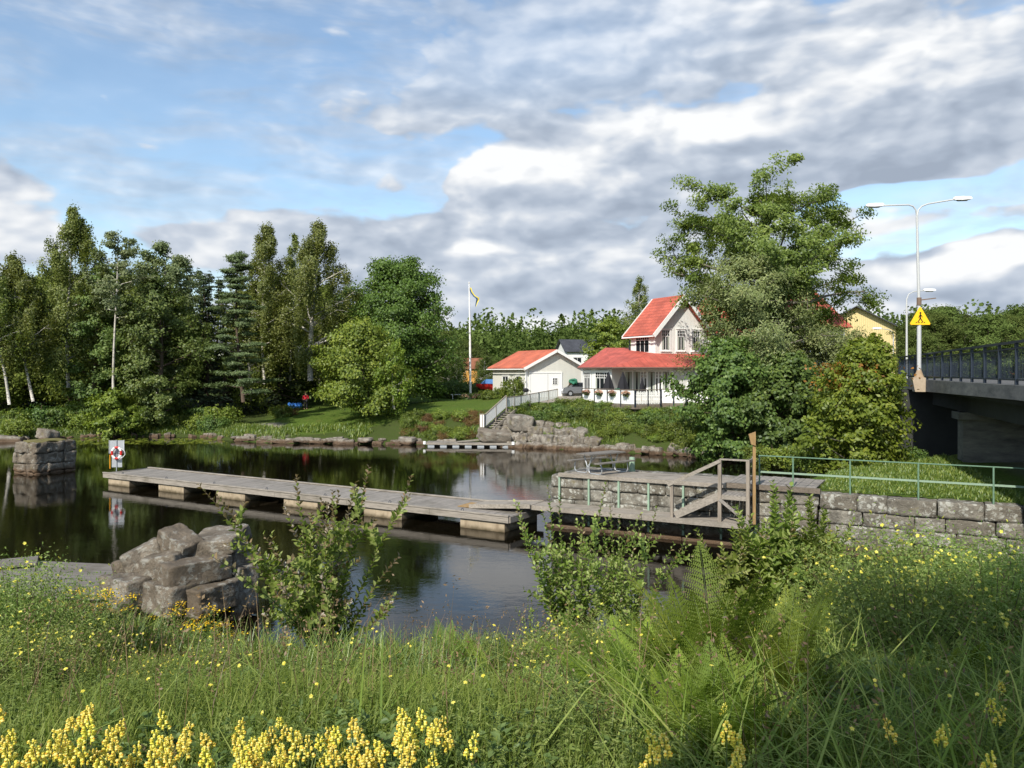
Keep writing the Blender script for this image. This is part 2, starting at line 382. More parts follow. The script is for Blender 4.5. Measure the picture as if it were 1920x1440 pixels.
def mat_roof(name, c, rows=.34, cols=.0, seam=0.):
    m, N, b, o = new_mat(name); uvn = N.n('ShaderNodeUVMap'); s = N.n('ShaderNodeSeparateXYZ'); N.c(uvn.outputs[0], s.inputs[0])
    nz = N.noise(uvn.outputs[0], .7, 5, .6); fn = N.noise(uvn.outputs[0], 9, 3)
    k = N.mix(N.rng(nz, .3, .7), [x*.68 for x in c], [min(1, x*1.15) for x in c]); h = None
    if rows:
        f = N.math('FRACT', N.math('DIVIDE', N.math('ADD', s.outputs[1], 50), rows)); g = N.math('LESS_THAN', f, .2)
        k = N.mix(N.math('MULTIPLY', g, .5), k, [x*.45 for x in c]); h = f
        f2 = N.math('FRACT', N.math('DIVIDE', N.math('ADD', s.outputs[0], 50), .25)); h = N.math('ADD', h, N.math('SINE', N.math('MULTIPLY', f2, 6.28)))
    if seam:
        f = N.math('FRACT', N.math('DIVIDE', N.math('ADD', s.outputs[0], 50), seam)); g = N.math('LESS_THAN', f, .09)
        k = N.mix(N.math('MULTIPLY', g, .6), k, [x*.5 for x in c]); h = g
    k = N.mix(N.rng(fn, .55, .75, 0, .25), k, [x*.55 for x in c])
    N.c(k, b.inputs['Base Color']); b.inputs['Roughness'].default_value = .6
    if h is not None: bump(N, b, h, .5, .03)
    return m
M['tile'] = mat_roof('orange_roof_tile', (.55, .145, .075))
M['tile_red'] = mat_roof('red_roof_tile', (.47, .11, .07), .40)
M['seam_red'] = mat_roof('red_sheet_roof', (.46, .10, .07), 0, 0, .6)
M['tile_brown'] = mat_roof('brown_roof_tile', (.25, .10, .05))
M['roof_dark'] = mat_roof('dark_roof', (.06, .062, .07))
def concrete():
    m, N, b, o = new_mat('stained_concrete'); tc = N.n('ShaderNodeTexCoord').outputs['Object']
    n = N.noise(N.scale(tc, (.6, .6, 2.2)), 1.2, 6, .7); n2 = N.noise(tc, 14, 3)
    k = N.ramp(n, [(.3, (.07, .072, .07)), (.55, (.17, .165, .15)), (.75, (.27, .25, .22))])
    N.c(k, b.inputs['Base Color']); b.inputs['Roughness'].default_value = .9; bump(N, b, n2, .4, .01); return m
M['bridge'] = concrete(); M['bridge_dark'] = mat_plain('underside_shade_concrete', (.035, .036, .034), .95, var=.4, scale=1.5, bstr=.3)  # second concrete has the shade under the bridge put into its colour
L = {}
L['birch'] = mat_leaf('birch_leaves', (.150, .185, .042), (.24, .27, .07))
L['alder'] = mat_leaf('alder_leaves', (.115, .165, .036), (.20, .25, .07))
L['aspen'] = mat_leaf('aspen_leaves', (.16, .20, .08), (.27, .31, .15))
L['pine'] = mat_leaf('pine_needles', (.095, .135, .048), (.15, .20, .075), .15)
L['spruce'] = mat_leaf('spruce_needles', (.055, .078, .032), (.085, .115, .045), .1)
L['maple'] = mat_leaf('maple_leaves', (.082, .132, .020), (.16, .23, .045))
L['light'] = mat_leaf('light_green_leaves', (0.158, 0.214, 0.029), (0.260, 0.313, 0.046))
L['ash'] = mat_leaf('ash_leaves', (.14, .21, .036), (.24, .32, .07), .36)
L['willow'] = mat_leaf('willow_leaves', (.165, .20, .065), (.27, .30, .12), .25)
L['shade'] = mat_leaf('dark_shrub_leaves', (.095, .15, .032), (.165, .23, .05))
L['young'] = mat_leaf('young_maple_leaves', (.165, .225, .026), (.27, .32, .045), .42)
L['rust'] = mat_leaf('autumn_leaves', (0.192, 0.090, 0.017), (0.312, 0.127, 0.022))
L['brownshrub'] = mat_leaf('brownish_shrub', (0.156, 0.090, 0.032), (0.228, 0.127, 0.045))
L['bank'] = mat_leaf('bank_shrub', (0.112, 0.156, 0.023), (0.205, 0.239, 0.035))
L['bg'] = mat_leaf('distant_leaves', (.085, .115, .030), (.13, .17, .05), .2, 0)
L['dark'] = mat_leaf('forest_leaves', (.13, .165, .035), (.20, .24, .06), .28, 0)
L['pink'] = mat_leaf('pink_petals', (.55, .32, .24), (.7, .45, .35), .2)
L['grass'] = mat_leaf('meadow_grass', (.165, .225, .038), (.29, .33, .09), .38, .01)
L['grass2'] = mat_leaf('bank_grass', (0.135, 0.195, 0.025), (0.243, 0.286, 0.050), .35, .05)
L['dry'] = mat_leaf('dry_grass', (0.192, 0.128, 0.068), (0.288, 0.208, 0.112), .3)
L['herb'] = mat_leaf('herb_leaves', (.175, .25, .055), (.31, .37, .12), .35, .015)
L['herb2'] = mat_leaf('broad_herb_leaves', (.125, .20, .055), (.22, .31, .11), .32, .02)
L['fern'] = mat_leaf('fern_leaves', (.150, .215, .026), (.25, .32, .05), .4, .01)
L['shrub'] = mat_leaf('shrub_leaves', (.20, .26, .05), (.33, .38, .13), .4, .015)
L['shrub_tip'] = mat_leaf('shrub_tip_leaves', (.20, .15, .06), (.30, .22, .10), .35, .08)
L['tansy'] = mat_leaf('tansy_heads', (.72, .46, .015), (.82, .58, .03), .1)
L['petal'] = mat_leaf('yellow_petals', (.75, .68, .10), (.85, .80, .22), .25, 0, 0.04)
L['toad'] = mat_leaf('toadflax_petals', (.80, .70, .12), (.86, .80, .26), .3, 0, 0.04)
L['toad_o'] = mat_plain('toadflax_orange', (.75, .38, .03), .6)
M['stem'] = mat_plain('green_stem', (.07, .10, .03), .8)
M['twig'] = mat_plain('brown_twig', (.09, .07, .04), .9)
M['wood_old'] = mat_wood('dark_weathered_wood', (.225, .205, .18), 0)
# ---------------------------------------------------------------- terrain
rg = np.random.default_rng(7)
def fbm2(x, y, seed=0, octs=4, s=1.):
    """cheap value noise"""
    r = np.zeros(np.broadcast(x, y).shape); amp = 1.; tot = 0
    for o in range(octs):
        X = np.asarray(x)*s*(2**o)+17.3*seed+o*5.1; Y = np.asarray(y)*s*(2**o)+9.7*seed+o*3.3
        xi = np.floor(X).astype(np.int64); yi = np.floor(Y).astype(np.int64); fx = X-xi; fy = Y-yi
        fx = fx*fx*(3-2*fx); fy = fy*fy*(3-2*fy)
        def h(a, b):
            n = (a*374761393+b*668265263+seed*1442695041) & 0x7fffffff
            n = ((n ^ (n >> 13))*1274126177) & 0x7fffffff
            return ((n ^ (n >> 16)) & 0xffff)/65535.
        v = (h(xi, yi)*(1-fx)+h(xi+1, yi)*fx)*(1-fy)+(h(xi, yi+1)*(1-fx)+h(xi+1, yi+1)*fx)*fy
        r += v*amp; tot += amp; amp *= .5
    return r/tot
_sh = [(-300, 835), (0, 829), (130, 822), (250, 819), (380, 820), (430, 826), (500, 831), (600, 832), (800, 834), (870, 836), (960, 838), (1100, 845), (1250, 853), (1340, 859), (1430, 866), (1560, 872), (1800, 872), (1990, 872)]
_shx = [XY(px, 8550/(py-HZ))[0] for px, py in _sh]; _shy = [8550/(py-HZ) for px, py in _sh]
_shx[0:0] = [-150]; _shy[0:0] = [62]; _shx.append(120); _shy.append(49)
def shoreF(x): return np.interp(x, _shx, _shy)+.5*(fbm2(x, 0*x, 5, 3, .7)-.5)
PX = [-70, -26, -20, -13, -8, -3, 1, 8, 18, 24, 34, 120]
PD = [-30, -6, -1.5, 0, .8, 1.5, 3, 5, 8, 12, 20, 40, 90]
PH = [[-2.5,-2,-.5,0,.35,.55,.7,.85,1.1,1.4,1.7,2.3,3.5],
      [-2.5,-2,-.5,0,.3,.5,.65,.85,1.1,1.4,1.7,2.3,3.5],
      [-2.5,-2,-.5,0,.3,.42,.65,.9,1.25,1.65,2.0,2.4,3.3],
      [-2.5,-2,-.5,0,.4,.6,.9,1.25,1.65,2.0,2.3,2.6,3.3],
      [-2.5,-2,-.5,0,.4,.65,1.3,2.0,2.35,2.5,2.65,2.9,3.3],
      [-2.5,-2,-.5,0,.5,.85,1.5,2.3,2.65,2.72,2.8,3.0,3.3],
      [-2.5,-2,-.5,0,.7,1.1,1.7,2.5,2.95,3.1,3.2,3.25,3.5],
      [-2.5,-2,-.5,0,.8,1.2,1.6,2.2,2.95,3.12,3.2,3.25,3.5],
      [-2.5,-2,-.5,0,.6,.9,1.4,2.0,2.7,3.1,3.2,3.3,3.6],
      [-2.5,-2,-.5,0,.5,.9,1.5,2.3,3.2,4.2,5.0,5.1,5.2],
      [-2.5,-2,-.5,0,.5,.9,1.5,2.6,4.2,5.1,5.1,5.2,5.2],
      [-2.5,-2,-.5,0,.5,.9,1.5,2.6,4.2,5.1,5.1,5.2,5.2]]
PH = np.array(PH)
def farH(x, y):
    d = y-shoreF(x); cols = np.stack([np.interp(d, PD, PH[i]) for i in range(len(PX))], -1)
    f = np.interp(x, PX, np.arange(len(PX))); i0 = np.clip(np.floor(f).astype(int), 0, len(PX)-2); t = f-i0
    a = np.take_along_axis(cols, i0[..., None], -1)[..., 0]; b = np.take_along_axis(cols, (i0+1)[..., None], -1)[..., 0]
    h = a*(1-t)+b*t
    h = h+np.where(y > 140, (1-np.cos(np.clip((y-140)/330, 0, 1)*np.pi))*4.5, 0)
    return h+(fbm2(x, y, 3, 4, .35)-.5)*np.clip(d*.12, 0, .35)
_nx = [-60, -14, -9, -6.5, -4, 0, 4, 8, 12, 16, 24, 40]; _ny = [17.5, 17.8, 17.6, 16.0, 14.8, 14.6, 14.8, 15.6, 16.8, 18.6, 22, 30]
ND = [-60, -14, -12.6, -10.8, -9, -7.2, -5.4, -3.6, -1.6, 0, 1.5, 4, 30]
NH = [4.35, 4.2, 4.05, 3.62, 3.02, 2.42, 1.82, 1.2, .5, 0, -.6, -1.6, -2.5]
def shoreN(x): return np.interp(x, _nx, _ny)
def nearH(x, y):
    d = y-15.5-(shoreN(x)-15.5)*np.clip((y-4)/8, 0, 1)
    rise = .42*np.clip((x-.4)/3, 0, 1)*np.exp(-((y-9.)/4.2)**2)*np.clip(-d*.5, 0, 1)
    rise = rise+.32*np.exp(-((y-11.)/2.8)**2)+.1*np.clip((-x-2.2)/3, 0, 1)*np.exp(-((y-9.)/3.5)**2)*np.clip(-d*.5, 0, 1)
    return np.interp(d, ND, NH)+rise+(fbm2(x, y, 8, 4, .7)-.5)*.22*np.clip(-d*.3, 0, 1)
def ground(x, y):
    x = np.asarray(x, float); y = np.asarray(y, float)
    return np.maximum(nearH(x, y), farH(x, y))
def gz(x, y): return float(ground(np.array([x]), np.array([y]))[0])
def grid_axis(segs):
    a = []
    for lo, hi, st in segs: a.append(np.arange(lo, hi, st))
    return np.concatenate(a)
gx = grid_axis([(-700, -120, 40), (-120, -50, 4), (-50, -14, .8), (-14, 22, .4), (22, 60, 1.5), (60, 120, 5), (120, 721, 40)])
gy = grid_axis([(-60, -6, 3), (-6, 22, .33), (22, 46, 2), (46, 49, 1), (49, 92, .45), (92, 150, 3), (150, 500, 15), (500, 1501, 100)])
X, Y = np.meshgrid(gx, gy); Z = ground(X, Y)
nxg, nyg = len(gx), len(gy)
Vt = np.stack([X, Y, Z], -1).reshape(-1, 3)
ii = (np.arange(nyg-1)[:, None]*nxg+np.arange(nxg-1)[None, :]).ravel()
Ft = np.stack([ii, ii+1, ii+1+nxg, ii+nxg], -1)
def terrain_mat():
    m, N, b, o = new_mat('ground_cover'); tc = N.n('ShaderNodeTexCoord').outputs['Object']
    def att(n): a = N.n('ShaderNodeAttribute'); a.attribute_name = n; return a.outputs['Fac']
    n1 = N.noise(tc, 1.2, 5, .65); n2 = N.noise(tc, 8, 4, .7); n3 = N.noise(tc, 40, 2)
    lawn = N.mix(N.rng(n2, .35, .65), (.062, .105, .018), (.11, .165, .03)); lawn = N.mix(N.rng(n1, .5, .7, 0, .5), lawn, (.15, .15, .045))
    soil = N.mix(n1, (.05, .045, .025), (.09, .08, .045)); soil = N.mix(N.rng(n2, .3, .5, 0, .85), soil, (.055, .085, .018))
    k = N.mix(att('lawn'), soil, lawn); k = N.mix(att('gravel'), k, N.mix(n3, (.24, .21, .17), (.4, .36, .31)))
    N.c(k, b.inputs['Base Color']); b.inputs['Roughness'].default_value = 1; b.inputs['Specular IOR Level'].default_value = .05
    bump(N, b, N.math('ADD', n2, n3), 1., .05); return m
M['ground'] = terrain_mat()
gm = np_mesh('ground', Vt, Ft, M['ground'], smooth=True)
dF = Y-shoreF(X); far = Y > 45
edge = 3.2+np.interp(X, [-22, -14, -8, 0, 6], [-2.2, -1.2, 1.8, 3.2, 3.5])
lawn = np.clip((dF-edge)*1.2+(fbm2(X, Y, 4, 3, 1.)-.5)*2, 0, 1)*np.clip((X+23+.12*(Y-70))*.5, 0, 1)*far*(Y < 140)
lawn = np.maximum(lawn, .55*(Y >= 140)*far)
# ramp of gravel down to the water left of the lawn, and the drive by the garage
gvl = np.clip(1.6-np.abs((X+20.2)-(-.35)*(dF-2.5))*1., 0, 1)*(dF > .8)*(dF < 6.5)*far
gvl = np.maximum(gvl, ((X > 1.6)*(X < 14)*(dF > 11.)*(Y < 84)*far)*1.0)
lawn = lawn*(1-gvl)
for nme, a in (('lawn', lawn), ('gravel', gvl)):
    at = gm.attributes.new(nme, 'FLOAT', 'POINT'); at.data.foreach_set('value', a.ravel().astype(np.float32))
tag(link_mesh('ground', gm), kind='structure')

# ---------------------------------------------------------------- water
def water_mat():
    m, N, b, o = new_mat('dark_river_water'); g = N.n('ShaderNodeNewGeometry').outputs['Position']
    b.inputs['Base Color'].default_value = (.004, .0032, .0016, 1); b.inputs['IOR'].default_value = 1.333
    b.inputs['Specular IOR Level'].default_value = .5; b.inputs['Roughness'].default_value = .015
    n1 = N.noise(N.scale(g, (1., 1.6, 1)), 2.2, 4, .6, .5); n2 = N.noise(N.scale(g, (.3, .5, 1)), .5, 3)
    n3 = N.noise(N.scale(g, (1, 1.3, 1)), 9, 2, .5)
    h = N.math('ADD', N.math('MULTIPLY', n1, N.rng(n2, .35, .7, .25, 1.)), N.math('MULTIPLY', n3, .12))
    bump(N, b, h, .09, .05); return m
M['water'] = water_mat()
wx = np.array([-300., -60, 60, 300]); wy = np.array([8., 30, 80, 100]); WX, WY = np.meshgrid(wx, wy)
wi = (np.arange(3)[:, None]*4+np.arange(3)[None, :]).ravel()
tag(link_mesh('water', np_mesh('water', np.stack([WX, WY, 0*WX], -1).reshape(-1, 3), np.stack([wi, wi+1, wi+5, wi+4], -1), M['water'])), kind='structure')

# ---------------------------------------------------------------- stones
def block_verts(size, n=5, rnd=.12, jit=.03, seed=0, rnd_pow=6., chop=(.8, .94), nchop=2):
    """a quarried block: subdivided box, slightly rounded and broken"""
    r = np.random.default_rng(seed); lin = np.linspace(-1, 1, n+1); V = []; F = []; idx = {}
    def vid(p):
        k = tuple(np.round(p, 5))
        if k not in idx: idx[k] = len(V); V.append(p)
        return idx[k]
    for ax in range(3):
        for sg in (-1, 1):
            for i in range(n):
                for j in range(n):
                    q = []
                    for a, b in ((i, j), (i+1, j), (i+1, j+1), (i, j+1)):
                        p = np.zeros(3); p[ax] = sg; p[(ax+1) % 3] = lin[a]; p[(ax+2) % 3] = lin[b]; q.append(vid(p))
                    F.append(q if sg > 0 else q[::-1])
    V = np.array(V); F = np.array(F)
    nrm = (np.abs(V)**rnd_pow).sum(1)**(1/rnd_pow); V = V/nrm[:, None]*(1+rnd*.0)
    S = np.array(size)/2
    W = V*S
    d = np.stack([fbm2(W[:, 0]*1.7+W[:, 2]*.9, W[:, 1]*1.7+W[:, 2]*1.3, seed*3+k, 3, 2.2) for k in range(3)], -1)-.5
    W = W+d*jit*4+r.normal(size=W.shape)*min(size)*.006
    # a corner broken off
    for k in range(nchop):
        nn = r.normal(size=3); nn /= np.linalg.norm(nn); lim = (np.abs(nn)*S).sum()*r.uniform(*chop)
        ex = np.clip(W@nn-lim, 0, None); W = W-ex[:, None]*nn*.9
    return W, F
class NB:
    """accumulates numpy pieces"""
    def __init__(s): s.V = []; s.F = []; s.R = []; s.n = 0; s.MI = []
    def add(s, V, F, r=.5, mi=0):
        s.V.append(V); s.F.append(F+s.n); s.n += len(V)
        s.R.append(np.full(len(F), r) if np.isscalar(r) else r); s.MI.append(np.full(len(F), mi))
    def mesh(s, name, mats, smooth=False): return np_mesh(name, np.concatenate(s.V), s.F, mats, np.concatenate(s.R), smooth, np.concatenate(s.MI))
def rotz(V, a):
    c, s_ = math.cos(a), math.sin(a); return np.stack([V[:, 0]*c-V[:, 1]*s_, V[:, 0]*s_+V[:, 1]*c, V[:, 2]], -1)
def masonry(nb, x0, x1, zs, depth, y0=0., seed=0, lmin=.7, lmax=1.6, batter=0., gap=.02, jit=.018, sub=6):
    """courses of blocks along local x, face towards -y at y0"""
    r = random.Random(seed)
    for ci in range(len(zs)-1):
        x = x0-r.uniform(0, .5); za, zb = zs[ci], zs[ci+1]
        while x < x1:
            L_ = r.uniform(lmin, lmax); xe = min(x+L_, x1); xs = max(x, x0)
            if xe-xs > .15:
                d = depth*r.uniform(.92, 1.0); dz = r.uniform(-.012, .012)
                W, F = block_verts((xe-xs-gap, d, zb-za-gap*.8), sub, .1, jit, r.randrange(9999), 45., (.9, .99))
                W = W+np.array([(xs+xe)/2, y0+depth/2+r.uniform(-.035, .035)-batter*((za+zb)/2-zs[-1]), (za+zb)/2+dz])
                nb.add(W, F, r.random())
            x += L_
WALL_A = Vector((1.45, 29.8)); WD = Vector((.878, -.478)).normalized(); WN = Vector((WD.y, -WD.x))   # along the quay, and out over the water
if WN.y > 0: WN = -WN
WANG = math.atan2(WD.y, WD.x)
def wp(t, off, z=0.): p = WALL_A+WD*t+WN*off; return Vector((p.x, p.y, z))
def wt(px, off):     # distance along the quay of a photo column, at an offset in front of the wall
    k = (px-960)/FOC; a = WALL_A+WN*off
    return (k*a.y-a.x)/(WD.x-k*WD.y)
PIER_TOP = 1.9
quay = empty('quay_wall', wp(0, 0, 0), WANG, 'long lichen-spotted granite block wall of the canal, from the timber pier to under the bridge', 'stone wall')
nb = NB(); masonry(nb, .0, 9.4, [-.8, -.3, .12], .8, -.42, 11, 1.2, 2.4, jit=.012)       # footing that steps out at the water line
link_mesh('footing', nb.mesh('footing', M['stone_pier']), quay)
nb = NB(); masonry(nb, .0, 9.4, [.1, .52, .98, 1.42, 1.86], .7, 0., 3, .8, 1.7); masonry(nb, 9.4, 24, [-.8, -.35, .08, .5, .92, 1.36, 1.86], .7, 0., 5, .7, 1.7)
link_mesh('masonry', nb.mesh('masonry', M['stone']), quay)
nb = NB()
W0 = NB(); masonry(W0, .0, 2.9, [-.8, -.3, .12, .52, .98, 1.42, 1.86], .6, 0., 15, .7, 1.3)
Vv = np.concatenate(W0.V); off = 0
for V_, F_, R_ in zip(W0.V, W0.F, W0.R):
    nb.add(rotz(V_, -math.pi/2)*np.array([1, -1, 1])*np.array([1, -1, 1])+np.array([-.02, 3.0, 0]), F_-F_.min(), R_)
link_mesh('end_wall', nb.mesh('end_wall', M['stone_pier']), quay)
mb = MB(); mb.box(.55, 9.6, .6, 2.75, -.8, 1.84); mb.build('core', M['stone_pier'], quay)
nb = NB(); masonry(nb, .3, 9.4, [-.6, -.1, .4, .9, 1.4, 1.86], .6, 2.5, 19, .8, 1.6); link_mesh('back_wall', nb.mesh('back_wall', M['stone_pier']), quay)

# the spit of land behind the quay
def rel(t, off): p = WALL_A+WD*t-WN*off; return (p.x, p.y)
sp_poly = [rel(8.6, .5), rel(24, .5), rel(36, .5), (60, 20), (60, 44), (30, 42), (24, 39.8), (19.5, 37.5), (15.8, 35.2), (13.2, 33.2), (11.4, 31.6), (10.2, 30.0), rel(8.6, 2.9)]
def poly_sd(px_, py_, poly):
    """signed distance (inside positive)"""
    d = np.full(px_.shape, 1e9); ins = np.zeros(px_.shape, bool); n = len(poly)
    for i in range(n):
        ax, ay = poly[i]; bx, by = poly[(i+1) % n]
        ex, ey = bx-ax, by-ay; t = np.clip(((px_-ax)*ex+(py_-ay)*ey)/(ex*ex+ey*ey), 0, 1)
        d = np.minimum(d, np.hypot(px_-ax-t*ex, py_-ay-t*ey))
        cnd = ((ay > py_) != (by > py_)) & (px_ < (bx-ax)*(py_-ay)/((by-ay)+1e-12)+ax); ins ^= cnd
    return np.where(ins, d, -d)
sx = np.arange(6, 62, .3); sy = np.arange(8, 46, .3); SX, SY = np.meshgrid(sx, sy); sd = poly_sd(SX, SY, sp_poly)
back = ((SX-WALL_A.x)*(-WN.x)+(SY-WALL_A.y)*(-WN.y))     # distance behind the wall's face
tt = (SX-WALL_A.x)*WD.x+(SY-WALL_A.y)*WD.y
def spitH(x, y):
    sd = poly_sd(x, y, sp_poly); bk = ((x-WALL_A.x)*(-WN.x)+(y-WALL_A.y)*(-WN.y))
    h = np.where(bk < 3.0, 1.86, np.interp(sd, [-1.5, 0, .6, 1.5], [-1.6, .9, 1.6, 1.88]))
    mound = 1.1*np.exp(-(((x-25)/3.2)**2+((y-35)/3.)**2))
    return h+(fbm2(x, y, 12, 4, .8)-.5)*.14*np.clip(bk-1, 0, 1)+mound
SZ = spitH(SX, SY)
keep = ((sd > -1.4) & ((back > .35) & ((tt > 8.6) | (back > 3.2))))
iy, ix = np.where(keep[:-1, :-1] & keep[1:, :-1] & keep[:-1, 1:] & keep[1:, 1:]); n_ = len(sx)
i0 = iy*n_+ix; Fs = np.stack([i0, i0+1, i0+1+n_, i0+n_], -1); used, inv = np.unique(Fs.ravel(), return_inverse=True)
sm = np_mesh('grass_bank', np.stack([SX, SY, SZ], -1).reshape(-1, 3)[used], inv.reshape(-1, 4), M['ground'], smooth=True)
un = np.stack([SX, SY], -1).reshape(-1, 2)[used]
for nme in ('lawn', 'gravel'):
    at = sm.attributes.new(nme, 'FLOAT', 'POINT')
    gr = np.clip((un[:, 0]-18.5-.33*(un[:, 1]-30))*.6, 0, 1)*.6
    at.data.foreach_set('value', ((1-gr) if nme == 'lawn' else gr).astype(np.float32))
tag(link_mesh('grass_bank', sm), kind='structure')

# ---------------------------------------------------------------- timber deck on the pier
def planks(mb, p0, along, across, L_, Wd, z, pw=.12, th=.04, gap=.008, seed=0, jag=.0):
    """planks laid side by side along `along`, each reaching Wd in `across`"""
    r = random.Random(seed); n = int(L_/(pw+gap)); a = Vector((*along, 0)); c = Vector((*across, 0)); p0 = Vector((*p0, z))
    for i in range(n):
        mb.rv = r.random(); e0 = r.uniform(-jag, jag); e1 = r.uniform(-jag, jag)
        o = p0+a*(i*(pw+gap)+pw/2)+c*((Wd+e1-e0)/2+e0)+Vector((0, 0, r.uniform(-.004, .004)))
        mb.obox(o, a, c, (0, 0, 1), (pw, Wd+e1-e0, th))
pd = empty('pier_deck', wp(.55, 0, PIER_TOP), 0, 'weathered grey board deck on top of the stone pier under the picnic table', 'timber deck')
def loc(t, off, z=0): return wp(t, off, z)-Vector(pd.location)
mb = MB(); o_ = loc(.6, -.12); planks(mb, (o_.x, o_.y), -WN, WD, 1.95, 5.8, .0, .14, .045, .01, 4, .02)
mb.build('boards', M['wood_y'], pd)
mb = MB(); o_ = loc(6.4, -.05); planks(mb, (o_.x, o_.y), WD, -WN, 2.9, 2.5, .05, .15, .05, .01, 5, .06); mb.build('boards', M['wood_x'], pd)
mb = MB(); mb.bar(loc(.35, .06, PIER_TOP-.0), loc(6.5, .06, PIER_TOP-.0), .12, .14); mb.build('edge_beam', M['wood_y'], pd)
mb = MB(); mb.bar(loc(6.5, .05, PIER_TOP+.03), loc(9.45, .05, PIER_TOP+.03), .1, .16); mb.build('edge_beam', M['wood_dark'], pd)

# ---------------------------------------------------------------- low walkway hung on the pier's face
WZ = .84
wk = empty('walkway', wp(0, 0, 0), 0, 'narrow board walkway on pale green posts along the front of the stone pier', 'walkway')
def lw(t, off, z=0): return wp(t, off, z)-Vector(wk.location)
mb = MB(); p_ = lw(-.25, .1)
r_ = random.Random(3)
for k in range(6):
    mb.rv = r_.random(); mb.bar(lw(-.3, .17+k*.155, WZ), lw(7.5, .17+k*.155, WZ+r_.uniform(-.004, .004)), .146, .045)
mb.build('boards', M['wood_y'], wk)
mb = MB(); mb.bar(lw(-.3, 1.07, WZ-.05), lw(3.9, 1.07, WZ-.05), .07, .17); mb.rv = .9; mb.bar(lw(3.92, 1.075, WZ-.05), lw(7.5, 1.075, WZ-.05), .07, .17)
for t in np.arange(-.2, 7.4, .9): mb.bar(lw(t, .15, WZ-.1), lw(t, 1.03, WZ-.1), .08, .12)
mb.build('frame', M['wood_y'], wk)
for px in (1049, 1104, 1160, 1216, 1281, 1352, 1416):
    t = wt(px, .06); mb = MB(); mb.bar(lw(t, .06, -.3), lw(t, .06, PIER_TOP-.06), .07, .05, (WN.x, WN.y, 0))
    mb.bar(lw(t, .08, WZ-.55), lw(t, .95, WZ-.1), .04, .04)
    mb.build('post', M['green_paint'], wk)

# ---------------------------------------------------------------- wooden steps from the walkway up to the pier
st = empty('wooden_stairs', wp(6., 0, 0), 0, 'grey wooden steps with slanting handrail between low walkway and pier deck', 'stairs')
def ls(t, off, z=0): return wp(t, off, z)-Vector(st.location)
LZ = 1.72; tA, tB, tC = wt(1259, 1.05), wt(1349, 1.05), wt(1402, 1.05); of = 1.0; oi = .25
def post(t, off, z0, z1, w_=.1, m='wood_post', nm='post'):
    mb = MB(); mb.bar(ls(t, off, z0), ls(t, off, z1), w_, w_, (WD.x, WD.y, 0)); mb.build(nm, M[m], st)
post(tA, of, WZ, 1.98); post(tB, of, WZ-.0, 2.86, .11); post(tC, of, WZ, 2.86, .11); post(tC+.02, oi, WZ, 2.95, .1)
def rail(a, b, w_=.05, h_=.11, nm='handrail', m='wood_y'):
    mb = MB(); mb.bar(a, b, w_, h_); mb.build(nm, M[m], st)
rail(ls(tA-.12, of+.07, 1.94), ls(tB+.02, of+.07, 2.83)); rail(ls(tB, of, 2.88), ls(tC+.05, of, 2.88), .12, .045)
rail(ls(tC, of, 2.84), ls(tC, oi-.2, 2.84), .05, .1); rail(ls(tC+.04, of, 2.3), ls(tC+.04, oi, 2.3), .04, .12); rail(ls(tC+.04, of, 2.05), ls(tC+.04, oi, 1.9), .04, .12, 'board')
rail(ls(tA+.1, of-.02, WZ+.1), ls(tB+.0, of-.02, LZ-.02), .05, .24, 'stringer'); rail(ls(tA+.1, oi, WZ+.1), ls(tB+.0, oi, LZ-.02), .05, .24, 'stringer')
rail(ls(tB, of+.07, LZ-.12), ls(tC+.03, of+.07, WZ+.06), .035, .1, 'brace', 'wood_x')
for k in range(5):
    u = (k+.6)/5; t = tA+.1+(tB-tA-.1)*u; mb = MB(); mb.rv = .3*k % 1; mb.bar(ls(t, oi, WZ+.1+(LZ-WZ-.1)*u), ls(t, of-.05, WZ+.1+(LZ-WZ-.1)*u), .26, .04); mb.build('step', M['wood_x'], st)
mb = MB()
for k in range(7): mb.rv = r_.random(); t = tB+.05+k*(tC-tB)/7; mb.bar(ls(t+.05, .0, LZ), ls(t+.05, of-.03, LZ), (tC-tB)/7-.01, .04)
mb.build('landing', M['wood_x'], st)
mb = MB(); mb.bar(ls(tB, of-.01, LZ-.07), ls(tC, of-.01, LZ-.07), .05, .12); mb.build('edge_beam', M['wood_y'], st)

# tall tan post with a small tapering board sign beside the stairs
tP = wt(1414, .85); sp_ = empty('sign_post', wp(tP, .85, 0), 0, 'tall tan timber post with a small tapered wooden board on top, at the stair end', 'sign post')
mb = MB(); mb.bar((0, 0, .85), (0, 0, 3.75), .085, .06, (0, -1, 0)); mb.build('post', M['wood_tan'], sp_)
mb = MB(); mb.add([(-.2, -.05, 3.72), (.02, -.05, 3.8), (.03, -.05, 3.35), (-.12, -.05, 3.4), (-.2, -.09, 3.72), (.02, -.09, 3.8), (.03, -.09, 3.35), (-.12, -.09, 3.4)], [(0,1,2,3),(7,6,5,4),(0,4,5,1),(1,5,6,2),(2,6,7,3),(3,7,4,0)])
mb.build('board', M['wood_tan'], sp_)

